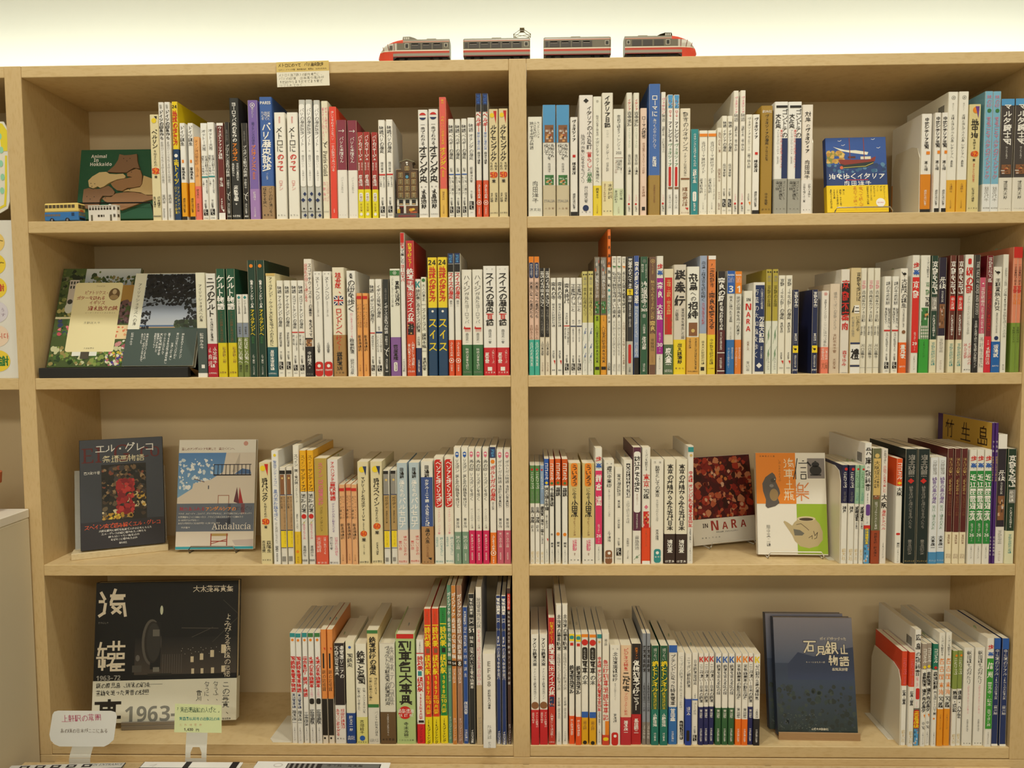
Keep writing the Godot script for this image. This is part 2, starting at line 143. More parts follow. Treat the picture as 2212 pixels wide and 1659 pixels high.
	"駅": "|馬尺", "駒": "|馬句", "駿": "|馬夂", "騎": "|馬奇", "験": "|馬^人口", "高": "5051 0191 3272743432 1519 15858979 3666683836", "鬼": "4031 2171762621 2373 5055 3609 66688895",
	"魅": "|鬼未", "魚": "3014 2262 1373782813 5358 1686 1919 3849 5859 7888", "鳥": "4031 2171762629 2474 2686 27878979 1819 3849 5859 6768", "鷲": "^京鳥", "鹿": "5051 1181 111609 2272 2676 2226 7276 4246 2829 2868 6769",
	"麓": "^林鹿", "黄": "^共田", "龍": "=音弓", "니": "111666 8089", "다": "141111 1141 1117 1747 8089 8595", "！": "4146 4849", "＋": "0595 5159", 
}
const VOICED := "ガカギキグクゲケゴコザサジシズスゼセゾソダタヂチヅツデテドトバハビヒブフベヘボホがかぎきぐくげけごこざさじしずすぜせぞそだたぢちづつでてどとばはびひぶふべへぼほヴウ"
const HALF := "パハピヒプフペヘポホぱはぴひぷふぺへぽほ"
const SMALL := "ァアィイゥウェエォオッツャヤュユョヨぁあぃいぅうぇえぉおっつゃやゅゆょよ"

var paper: StandardMaterial3D
var gloss: StandardMaterial3D
var pagem: StandardMaterial3D
var mats := {}
var taken := {}
var glyphs := {}
var latin_cache := {}
var spec_rx := RegEx.new()

class MB:
	var v := PackedVector3Array()
	var n := PackedVector3Array()
	var c := PackedColorArray()
	var i := PackedInt32Array()
	func quad(a: Vector3, b: Vector3, d: Vector3, e: Vector3, col := Color.WHITE) -> void:
		var nn := (b - a).cross(d - a)
		if nn.length_squared() < 1e-20: nn = (d - a).cross(e - a)
		nn = nn.normalized()
		var k := v.size()
		v.append(a); v.append(b); v.append(d); v.append(e)
		for q in 4:
			n.append(nn); c.append(col)
		i.append(k); i.append(k + 2); i.append(k + 1); i.append(k); i.append(k + 3); i.append(k + 2)
	func tri(a: Vector3, b: Vector3, d: Vector3, col := Color.WHITE) -> void:
		var nn := (b - a).cross(d - a).normalized()
		var k := v.size()
		v.append(a); v.append(b); v.append(d)
		for q in 3:
			n.append(nn); c.append(col)
		i.append(k); i.append(k + 2); i.append(k + 1)
	func box(a: Vector3, b: Vector3, col := Color.WHITE) -> void:
		quad(Vector3(a.x, a.y, b.z), Vector3(b.x, a.y, b.z), b, Vector3(a.x, b.y, b.z), col)
		quad(Vector3(b.x, a.y, a.z), a, Vector3(a.x, b.y, a.z), Vector3(b.x, b.y, a.z), col)
		quad(a, Vector3(a.x, a.y, b.z), Vector3(a.x, b.y, b.z), Vector3(a.x, b.y, a.z), col)
		quad(Vector3(b.x, a.y, b.z), Vector3(b.x, a.y, a.z), Vector3(b.x, b.y, a.z), b, col)
		quad(Vector3(a.x, b.y, b.z), b, Vector3(b.x, b.y, a.z), Vector3(a.x, b.y, a.z), col)
		quad(a, Vector3(b.x, a.y, a.z), Vector3(b.x, a.y, b.z), Vector3(a.x, a.y, b.z), col)
	func bevel_box(a: Vector3, b: Vector3, r: float, col := Color.WHITE) -> void:
		# a box with chamfered edges: six faces, twelve chamfers, eight corners
		var ctr := (a + b) / 2.0
		var h := (b - a) / 2.0
		for ax in 3:
			for s in [-1.0, 1.0]:
				var u := (ax + 1) % 3
				var w := (ax + 2) % 3
				var p := []
				for q in [[-1, -1], [1, -1], [1, 1], [-1, 1]]:
					var t := Vector3()
					t[ax] = s * h[ax]; t[u] = q[0] * (h[u] - r); t[w] = q[1] * (h[w] - r)
					p.append(ctr + t)
				if s > 0: quad(p[0], p[1], p[2], p[3], col)
				else: quad(p[3], p[2], p[1], p[0], col)
		for ax in 3:
			var u := (ax + 1) % 3
			var w := (ax + 2) % 3
			for q in [[-1, -1], [1, -1], [1, 1], [-1, 1]]:
				var p := []
				for e in [[-1, 0], [1, 0], [1, 1], [-1, 1]]:
					var t := Vector3()
					t[ax] = e[0] * (h[ax] - r)
					t[u] = q[0] * (h[u] - (r if e[1] == 0 else 0.0))
					t[w] = q[1] * (h[w] - (0.0 if e[1] == 0 else r))
					p.append(ctr + t)
				var out := Vector3(); out[u] = q[0]; out[w] = q[1]
				if (p[1] - p[0]).cross(p[2] - p[0]).dot(out) > 0: quad(p[0], p[1], p[2], p[3], col)
				else: quad(p[3], p[2], p[1], p[0], col)
		for sx in [-1, 1]:
			for sy in [-1, 1]:
				for sz in [-1, 1]:
					var g := Vector3(sx, sy, sz)
					var p0 := ctr + g * Vector3(h.x, h.y - r, h.z - r)
					var p1 := ctr + g * Vector3(h.x - r, h.y, h.z - r)
					var p2 := ctr + g * Vector3(h.x - r, h.y - r, h.z)
					if (p1 - p0).cross(p2 - p0).dot(g) > 0: tri(p0, p1, p2, col)
					else: tri(p0, p2, p1, col)
	func tube(pts: Array, r: float, col := Color.WHITE, sides := 6) -> void:
		var k0 := v.size()
		for j in pts.size():
			var d: Vector3 = ((pts[min(j + 1, pts.size() - 1)] as Vector3) - (pts[max(j - 1, 0)] as Vector3)).normalized()
			var up := Vector3.UP if absf(d.y) < 0.9 else Vector3.RIGHT
			var sx := d.cross(up).normalized()
			var sy := sx.cross(d).normalized()
			for q in sides:
				var an := TAU * q / sides
				var o := sx * cos(an) + sy * sin(an)
				v.append((pts[j] as Vector3) + o * r); n.append(o); c.append(col)
		for j in pts.size() - 1:
			for q in sides:
				var q2 := (q + 1) % sides
				var a := k0 + j * sides + q
				var b := k0 + j * sides + q2
				var e := a + sides
				var f := b + sides
				i.append(a); i.append(b); i.append(f); i.append(a); i.append(f); i.append(e)
		for e in [0, pts.size() - 1]:
			for q in range(1, sides - 1):
				i.append(k0 + e * sides); i.append(k0 + e * sides + q); i.append(k0 + e * sides + q + 1)
	func lathe(prof: Array, ctr: Vector3, col := Color.WHITE, sides := 20) -> void:
		for j in prof.size() - 1:
			var p: Vector2 = prof[j]
			var q: Vector2 = prof[j + 1]
			for s in sides:
				var a := TAU * s / sides
				var b := TAU * (s + 1) / sides
				quad(ctr + Vector3(p.x * sin(a), p.y, p.x * cos(a)), ctr + Vector3(p.x * sin(b), p.y, p.x * cos(b)), ctr + Vector3(q.x * sin(b), q.y, q.x * cos(b)), ctr + Vector3(q.x * sin(a), q.y, q.x * cos(a)), col)
	func flat(pts: PackedVector2Array, z: float, col: Color) -> void:
		var t := Geometry2D.triangulate_polygon(pts)
		var k := v.size()
		for p in pts:
			v.append(Vector3(p.x, p.y, z)); n.append(Vector3(0, 0, 1)); c.append(col)
		for j in range(0, t.size(), 3):
			var up := (pts[t[j + 1]] - pts[t[j]]).cross(pts[t[j + 2]] - pts[t[j]]) > 0
			i.append(k + t[j]); i.append(k + t[j + (2 if up else 1)]); i.append(k + t[j + (1 if up else 2)])
	func slab(pts: PackedVector2Array, z0: float, z1: float, col: Color) -> void:
		# an outline in the xy plane given thickness from z0 to z1
		var p := pts
		if Geometry2D.is_polygon_clockwise(p): p.reverse()
		flat(p, z1, col)
		for j in p.size():
			var a := p[j]
			var b := p[(j + 1) % p.size()]
			quad(Vector3(a.x, a.y, z0), Vector3(b.x, b.y, z0), Vector3(b.x, b.y, z1), Vector3(a.x, a.y, z1), col)
	func rect(x0: float, y0: float, x1: float, y1: float, z: float, col: Color) -> void:
		quad(Vector3(x0, y0, z), Vector3(x1, y0, z), Vector3(x1, y1, z), Vector3(x0, y1, z), col)
	func disc(x: float, y: float, rx: float, ry: float, z: float, col: Color, sides := 18) -> void:
		var k := v.size()
		for q in sides:
			v.append(Vector3(x + rx * cos(TAU * q / sides), y + ry * sin(TAU * q / sides), z)); n.append(Vector3(0, 0, 1)); c.append(col)
		for q in range(1, sides - 1):
			i.append(k); i.append(k + q + 1); i.append(k + q)
	func line(a: Vector2, b: Vector2, w: float, z: float, col: Color) -> void:
		var d := b - a
		var l := d.length()
		if l < 1e-7: return
		d *= w * 0.5 / l
		var s := Vector2(-d.y, d.x)
		var k := v.size()
		z += float((k / 4) % 30) * 7e-7          # strokes that cross never share a plane
		var p := a - d
		var q := b + d
		v.append(Vector3(p.x - s.x, p.y - s.y, z)); v.append(Vector3(q.x - s.x, q.y - s.y, z)); v.append(Vector3(q.x + s.x, q.y + s.y, z)); v.append(Vector3(p.x + s.x, p.y + s.y, z))
		for e in 4:
			n.append(Vector3(0, 0, 1)); c.append(col)
		i.append(k); i.append(k + 2); i.append(k + 1); i.append(k); i.append(k + 3); i.append(k + 2)
	func path(pts: Array, w: float, z: float, col: Color) -> void:
		for j in pts.size() - 1: line(pts[j], pts[j + 1], w, z, col)
	func lozenge(x0: float, y0: float, x1: float, y1: float, r: float, z: float, col: Color) -> void:
		var p := PackedVector2Array()
		r = minf(r, minf(x1 - x0, y1 - y0) * 0.499)
		for q in [[x1 - r, y0 + r, -90], [x1 - r, y1 - r, 0], [x0 + r, y1 - r, 90], [x0 + r, y0 + r, 180]]:
			for e in 5:
				var an := deg_to_rad(q[2] + e * 22.5)
				p.append(Vector2(q[0] + r * cos(an), q[1] + r * sin(an)))
		flat(p, z, col)
	func mesh() -> ArrayMesh:
		var arr := []
		arr.resize(Mesh.ARRAY_MAX)
		arr[Mesh.ARRAY_VERTEX] = v; arr[Mesh.ARRAY_NORMAL] = n; arr[Mesh.ARRAY_COLOR] = c; arr[Mesh.ARRAY_INDEX] = i
		var m := ArrayMesh.new()
		if v.size() > 0: m.add_surface_from_arrays(Mesh.PRIMITIVE_TRIANGLES, arr)
		return m

func hexc(s: String) -> Color:
	return Color(s).srgb_to_linear()

func ink(k: String) -> Color:
	return hexc(INK[k])

func numbered(called: String) -> String:
	var k: int = taken.get(called, 0)
	taken[called] = k + 1
	return called if k == 0 else "%s_%03d" % [called, k]

func thing(called: String, label: String, category: String, at := Vector3.ZERO, turn := 0.0, group := "") -> Node3D:
	var o := Node3D.new()
	o.name = numbered(called)
	add_child(o)
	o.position = at
	o.rotation.y = turn
	o.set_meta("label", label)
	o.set_meta("category", category)
	if group != "": o.set_meta("group", group)
	return o

func part(b: MB, called: String, parent: Node3D, m: Material, label := "") -> MeshInstance3D:
	var o := MeshInstance3D.new()
	o.name = called
	o.mesh = b.mesh()
	o.material_override = m
	parent.add_child(o, true)
	if label != "": o.set_meta("label", label)
	return o

func struct(b: MB, called: String, m: Material, label: String) -> MeshInstance3D:
	var o := part(b, called, self, m)
	o.set_meta("kind", "structure")
	o.set_meta("label", label)
	o.set_meta("category", called.split("_")[0])
	return o

func plain(hex: String, rough := 0.6, metal := 0.0) -> StandardMaterial3D:
	var key := "%s %s %s" % [hex, rough, metal]
	if not mats.has(key):
		var m := StandardMaterial3D.new()
		m.albedo_color = Color(hex)
		m.roughness = rough
		m.metallic = metal
		mats[key] = m
	return mats[key]

func noise_tex(freq: float, stops: Array, seed_ := 1, sx := 256, sy := 256, oct := 4) -> NoiseTexture2D:
	var f := FastNoiseLite.new()
	f.noise_type = FastNoiseLite.TYPE_SIMPLEX_SMOOTH
	f.frequency = freq
	f.fractal_octaves = oct
	f.seed = seed_
	var g := Gradient.new()
	g.offsets = PackedFloat32Array()
	g.colors = PackedColorArray()
	for s in stops: g.add_point(s[0], Color(s[1]))
	var t := NoiseTexture2D.new()
	t.width = sx; t.height = sy
	t.seamless = true
	t.noise = f
	t.color_ramp = g
	return t

func wood(light: String, dark: String, scale: Vector3, seed_ := 3) -> StandardMaterial3D:
	var m := StandardMaterial3D.new()
	m.albedo_texture = noise_tex(0.03, [[0.0, dark], [0.45, light], [0.7, light], [1.0, dark]], seed_, 512, 512, 5)
	m.uv1_triplanar = true
	m.uv1_world_triplanar = true
	m.uv1_scale = scale
	m.roughness = 0.5
	return m

# ---------------------------------------------------------------- lettering
func strokes_of(ch: String) -> Array:
	if glyphs.has(ch): return glyphs[ch]
	var out := []
	if FONT.has(ch):
		var e: String = FONT[ch]
		if e[0] in "|=)^%_@<(+" :
			compose(e, 0, Rect2(0, 0, 1, 1), out)
		else:
			for s in e.split(" "):
				var smooth := s.begins_with("~")
				if smooth: s = s.substr(1)
				var p := PackedVector2Array()
				for k in range(0, s.length() - 1, 2):
					p.append(Vector2((s.unicode_at(k) - 48 + 0.5) / 10.0, (s.unicode_at(k + 1) - 48 + 0.5) / 10.0))
				if smooth and p.size() > 2:
					var q := PackedVector2Array()
					for k in p.size() - 1:
						var p0 := p[max(k - 1, 0)]
						var p3 := p[min(k + 2, p.size() - 1)]
						for u in 3:
							q.append(p[k].cubic_interpolate(p[k + 1], p0, p3, u / 3.0))
					q.append(p[p.size() - 1])
					p = q
				out.append(p)
	else:
		var k := VOICED.find(ch)
		if k >= 0:
			for s in strokes_of(VOICED[k + 1]): out.append(s)
			out.append(PackedVector2Array([Vector2(0.78, 0.02), Vector2(0.86, 0.14)]))
			out.append(PackedVector2Array([Vector2(0.9, 0.0), Vector2(0.98, 0.12)]))
		elif HALF.find(ch) >= 0:
			for s in strokes_of(HALF[HALF.find(ch) + 1]): out.append(s)
			out.append(PackedVector2Array([Vector2(0.82, 0.05), Vector2(0.9, 0.0), Vector2(0.97, 0.06), Vector2(0.9, 0.13), Vector2(0.82, 0.05)]))
		elif SMALL.find(ch) >= 0:
			for s in strokes_of(SMALL[SMALL.find(ch) + 1]):
				var q := PackedVector2Array()
				for p in s: q.append(Vector2(0.22 + p.x * 0.66, 0.18 + p.y * 0.66))
				out.append(q)
	glyphs[ch] = out
	return out

func compose(e: String, k: int, r: Rect2, out: Array) -> int:
	var op := e[k]
	var a := r
	var b := r
	match op:
		"|": a = sub(r, 0, 0, 0.38, 1); b = sub(r, 0.36, 0, 0.64, 1)
		"=": a = sub(r, 0, 0, 0.5, 1); b = sub(r, 0.5, 0, 0.5, 1)
		")": a = sub(r, 0, 0, 0.62, 1); b = sub(r, 0.63, 0, 0.37, 1)
		"^": a = sub(r, 0, 0, 1, 0.38); b = sub(r, 0, 0.37, 1, 0.63)
		"%": a = sub(r, 0, 0, 1, 0.5); b = sub(r, 0, 0.5, 1, 0.5)
		"_": a = sub(r, 0, 0, 1, 0.64); b = sub(r, 0, 0.64, 1, 0.36)
		"@": b = sub(r, 0.22, 0.34, 0.56, 0.56) if e[k + 1] != "囗" else sub(r, 0.17, 0.17, 0.66, 0.66)
		"<": b = sub(r, 0.22, 0.28, 0.76, 0.7)
		"(": b = sub(r, 0.33, 0, 0.66, 0.74)
		"+": pass
		_:
			for s in strokes_of(op):
				var q := PackedVector2Array()
				for p in s: q.append(r.position + p * r.size)
				out.append(q)
			return k + 1
	k = compose(e, k + 1, a, out)
	return compose(e, k, b, out)

func sub(r: Rect2, x: float, y: float, w: float, h: float) -> Rect2:
	return Rect2(r.position.x + x * r.size.x, r.position.y + y * r.size.y, w * r.size.x, h * r.size.y)

func is_latin(ch: String) -> bool:
	return ch.unicode_at(0) < 0x250

func put_char(b: MB, ch: String, cx: float, cy: float, w: float, h: float, lw: float, col: Color, z: float, slant := 0.0) -> void:
	var full := "０５８ＥＦＪＲ"
	var fk := full.find(ch)
	if fk >= 0: ch = "058EFJR"[fk]
	if is_latin(ch):
		if ch != " ": put_latin(b, ch, cx, cy, w * 0.8, h * 0.8, col, z, false, false)
		return
	for s in strokes_of(ch):
		for k in s.size() - 1:
			var p: Vector2 = s[k]
			var q: Vector2 = s[k + 1]
			b.line(Vector2(cx + (p.x - 0.5) * w + (0.5 - p.y) * h * slant, cy + (0.5 - p.y) * h), Vector2(cx + (q.x - 0.5) * w + (0.5 - q.y) * h * slant, cy + (0.5 - q.y) * h), lw, z, col)

func put_latin(b: MB, s: String, cx: float, cy: float, maxw: float, maxh: float, col: Color, z: float, serif := false, turned := false, stretch := false) -> void:
	var key := s + ("#" if serif else "")
	if not latin_cache.has(key):
		var f := SystemFont.new()
		f.font_names = PackedStringArray(["Droid Serif" if serif else "Droid Sans"])
		if not serif: f.font_weight = 600
		var t := TextMesh.new()
		t.font = f; t.text = s; t.depth = 0.0; t.font_size = 32; t.pixel_size = 0.01; t.curve_step = 3.0
		var arr: PackedVector3Array = t.surface_get_arrays(0)[0] if t.get_surface_count() > 0 else PackedVector3Array()
		var bb := t.get_aabb()
		latin_cache[key] = [arr, bb]
	var arr: PackedVector3Array = latin_cache[key][0]
	if arr.is_empty(): return
	var lo := Vector3(1e9, 1e9, 0)
	var hi := Vector3(-1e9, -1e9, 0)
	for p in arr:
		lo = lo.min(p); hi = hi.max(p)
	var w := hi.x - lo.x
	var h := hi.y - lo.y
	var fx := minf(maxw / w, maxh / h) if not turned else minf(maxh / w, maxw / h)
	var fy := fx
	if stretch:
		fx = maxw / w; fy = maxh / h
	var mid := (lo + hi) / 2.0
	for k in range(0, arr.size(), 3):
		var base := b.v.size()
		for e in 3:
			var p := arr[k + e] - mid
			if turned: b.v.append(Vector3(cx + p.y * fx, cy - p.x * fx, z))
			else: b.v.append(Vector3(cx + p.x * fx, cy + p.y * fy, z))
			b.n.append(Vector3(0, 0, 1)); b.c.append(col)
		b.i.append(base); b.i.append(base + 1); b.i.append(base + 2)

func text_v(b: MB, s: String, cx: float, ytop: float, ybot: float, maxw: float, col: Color, z: float, weight := 0.085) -> void:
	# a column of characters from ytop down to ybot
	var parts := []
	var run := ""
	for ch in s:                                     # pairs of digits such as 12 or 50 share one cell
		if ch >= "0" and ch <= "9": run += ch
		else:
			if run != "": parts.append(run)
			run = ""
			parts.append(ch)
	if run != "": parts.append(run)
	var fixed := []
	for p in parts:
		if p.length() > 2:
			for ch in p: fixed.append(ch)
		else: fixed.append(p)
	var pitch := (ytop - ybot) / fixed.size()
	var w := minf(maxw, pitch * 1.12)
	var h := minf(pitch * 0.94, w * 1.3)
	for k in fixed.size():
		var cy := ytop - pitch * (k + 0.5)
		var t: String = fixed[k]
		if t.length() > 1: put_latin(b, t, cx, cy, w, h * 0.85, col, z)
		else: put_char(b, t, cx, cy, w, h, weight * minf(w, h), col, z)

func text_h(b: MB, s: String, x0: float, x1: float, cy: float, h: float, col: Color, z: float, weight := 0.085, rise := 0.0, slant := 0.0) -> void:
	# a line of characters from x0 to x1
	var pitch := (x1 - x0) / s.length()
	var w := minf(pitch * 0.95, h * 1.15)
	for k in s.length():
		var ch := s[k]
		var cx := x0 + pitch * (k + 0.5)
		if ch == "ー": b.line(Vector2(cx - w * 0.4, cy + rise * k), Vector2(cx + w * 0.4, cy + rise * k), weight * h, z, col)
		else: put_char(b, ch, cx, cy + rise * k, w, h, weight * minf(w, h), col, z, slant)

func blot(b: MB, rng: RandomNumberGenerator, x: float, y: float, r: float, z: float, col: Color) -> void:
	var p := PackedVector2Array()
	for k in 7:
		var an := TAU * k / 7
		var q := r * rng.randf_range(0.6, 1.15)
		p.append(Vector2(x + q * cos(an), y + q * sin(an)))
	b.flat(p, z, col)

func scatter(b: MB, r: Rect2, count: int, lo: float, hi: float, cols: Array, z: float, seed_: int) -> void:
	# printed picture matter: many small irregular patches inside a rectangle
	var rng := RandomNumberGenerator.new()
	rng.seed = seed_
	for k in count:
		var s := rng.randf_range(lo, hi)
		var x := clampf(rng.randf_range(r.position.x, r.end.x), r.position.x + s, r.end.x - s)
		var y := clampf(rng.randf_range(r.position.y, r.end.y), r.position.y + s, r.end.y - s)
		blot(b, rng, x, y, s, z + float(k % 24) * 7e-7, hexc(cols[rng.randi() % cols.size()]))

# ---------------------------------------------------------------- books on the shelves
func wrap_shape(w: float, h0: float, h1: float, d: float, t: float, out: float, col: Color) -> MB:
	# a cover bent round a spine: two boards and a spine with softened edges; the spine faces +z at z = 0
	var b := MB.new()
	var r := minf(0.0016, w * 0.2)
	var x := w / 2 + out
	var o := [Vector2(-x, -d), Vector2(-x, -r), Vector2(-x + r * 0.35, -r * 0.35 + out), Vector2(-x + r, out), Vector2(x - r, out), Vector2(x - r * 0.35, -r * 0.35 + out), Vector2(x, -r), Vector2(x, -d)]
	var q := []
	for k in o.size():
		var p: Vector2 = o[k]
		q.append(Vector2(clampf(p.x, -x + t, x - t), minf(p.y, out - t)))
	for k in o.size() - 1:
		var a: Vector2 = o[k]
		var e: Vector2 = o[k + 1]
		b.quad(Vector3(a.x, h0, a.y), Vector3(e.x, h0, e.y), Vector3(e.x, h1, e.y), Vector3(a.x, h1, a.y), col)
		var a2: Vector2 = q[k]
		var e2: Vector2 = q[k + 1]
		b.quad(Vector3(e2.x, h0, e2.y), Vector3(a2.x, h0, a2.y), Vector3(a2.x, h1, a2.y), Vector3(e2.x, h1, e2.y), col)
		b.quad(Vector3(a.x, h1, a.y), Vector3(e.x, h1, e.y), Vector3(e2.x, h1, e2.y), Vector3(a2.x, h1, a2.y), col)
		b.quad(Vector3(e.x, h0, e.y), Vector3(a.x, h0, a.y), Vector3(a2.x, h0, a2.y), Vector3(e2.x, h0, e2.y), col)
	for k in [0, o.size() - 1]:
		var a: Vector2 = o[k]
		var e: Vector2 = q[k]
		b.quad(Vector3(a.x, h0, a.y), Vector3(a.x, h1, a.y), Vector3(e.x, h1, e.y), Vector3(e.x, h0, e.y), col)
	return b

func make_book(called: String, spine: String, w: float, h: float, d: float, spec: String, seed_: int) -> Node3D:
	var root := Node3D.new()
	root.name = called
	var hard := called.begins_with("hardback") or w > 0.0235
	var t := 0.0013 if hard else 0.0004
	var inset := 0.0025 if hard else 0.0003
	var W := w - 0.0006
	part(wrap_shape(W, 0, h, d, t, 0.0, hexc(spine)), "cover", root, gloss)
	var pg := MB.new()
	pg.box(Vector3(-W / 2 + t, inset * 0.4, -d + inset + 0.0004), Vector3(W / 2 - t, h - inset, -t - 0.0001))
	part(pg, "pages", root, pagem)
	if seed_ % 4 == 0 and w > 0.006 and h < 0.225:
		var sl := MB.new()
		var sz := -d * 0.35
		for k in 5:
			var a0 := PI * k / 5.0
			var a1 := PI * (k + 1) / 5.0
			for sd in [-0.0001, 0.0001]:
				sl.quad(Vector3(sd, h - inset - 0.003, sz + 0.006 * cos(a0)), Vector3(sd, h - inset - 0.003, sz + 0.006 * cos(a1)), Vector3(sd, h - inset + 0.0045 * sin(a1), sz + 0.006 * cos(a1)), Vector3(sd, h - inset + 0.0045 * sin(a0), sz + 0.006 * cos(a0)), hexc(["dcd8cc", "b8c8a0", "b0ccd0"][(seed_ / 4) % 3]))
		part(sl, "order_slip", root, paper)
	var pr := MB.new()
	var layer := 0.00040
	for seg in spec.split(";"):
		if seg.begins_with("^"):
			var f := seg.substr(1).split(" ")
			var ya := h * (1.0 - float(f[0]) / 1000.0)
			var yb := h * (1.0 - float(f[1]) / 1000.0)
			if float(f[1]) > 930:
				part(wrap_shape(W, maxf(yb, 0.0002), ya, d - 0.001, 0.00012, 0.00025, hexc(f[2])), "band", root, gloss)
			elif float(f[0]) < 40:
				part(wrap_shape(W, yb, ya, d - 0.0005, 0.0001, 0.0002, hexc(f[2])), "cover_panel", root, gloss)
			else:
				pr.rect(-W / 2 + 0.0003, yb, W / 2 - 0.0003, ya, 0.0003, hexc(f[2]))
			continue
		var m := spec_rx.search(seg)
		if m == null: continue
		var y1 := h * (1.0 - float(m.get_string(1)) / 1000.0)
		var y0 := h * (1.0 - float(m.get_string(2)) / 1000.0)
		var col := ink(m.get_string(3))
		var side := m.get_string(5)
		var mode := m.get_string(6)
		var body := m.get_string(7)
		if mode == "" : mode = m.get_string(4)
		layer += 0.000012
		if mode == "#":
			mark(pr, body, -W / 2, y0, W / 2, y1, layer, col, seed_)
		elif mode == "~":
			put_latin(pr, body, 0, (y0 + y1) / 2, W * 0.62, y1 - y0, col, layer, true, true)
		elif mode == "=":
			if is_latin(body[0]): put_latin(pr, body, 0, (y0 + y1) / 2, W * 0.84, y1 - y0, col, layer, false)
			else: text_h(pr, body, -W * 0.42, W * 0.42, (y0 + y1) / 2, (y1 - y0) * 1.1, col, layer)
		else:
			var cx := 0.0
			var mw := W * 0.8
			if side == "<": cx = -W * 0.24; mw = W * 0.4
			elif side == ">": cx = W * 0.24; mw = W * 0.42
			var wt := 0.1
			if mode == "*": wt = 0.145
			elif mode == "'": wt = 0.078
			if mode == "'" and side == "": mw = W * 0.62
			text_v(pr, body, cx, y1, y0, mw, col, layer, wt)
	part(pr, "lettering", root, paper)
	return root

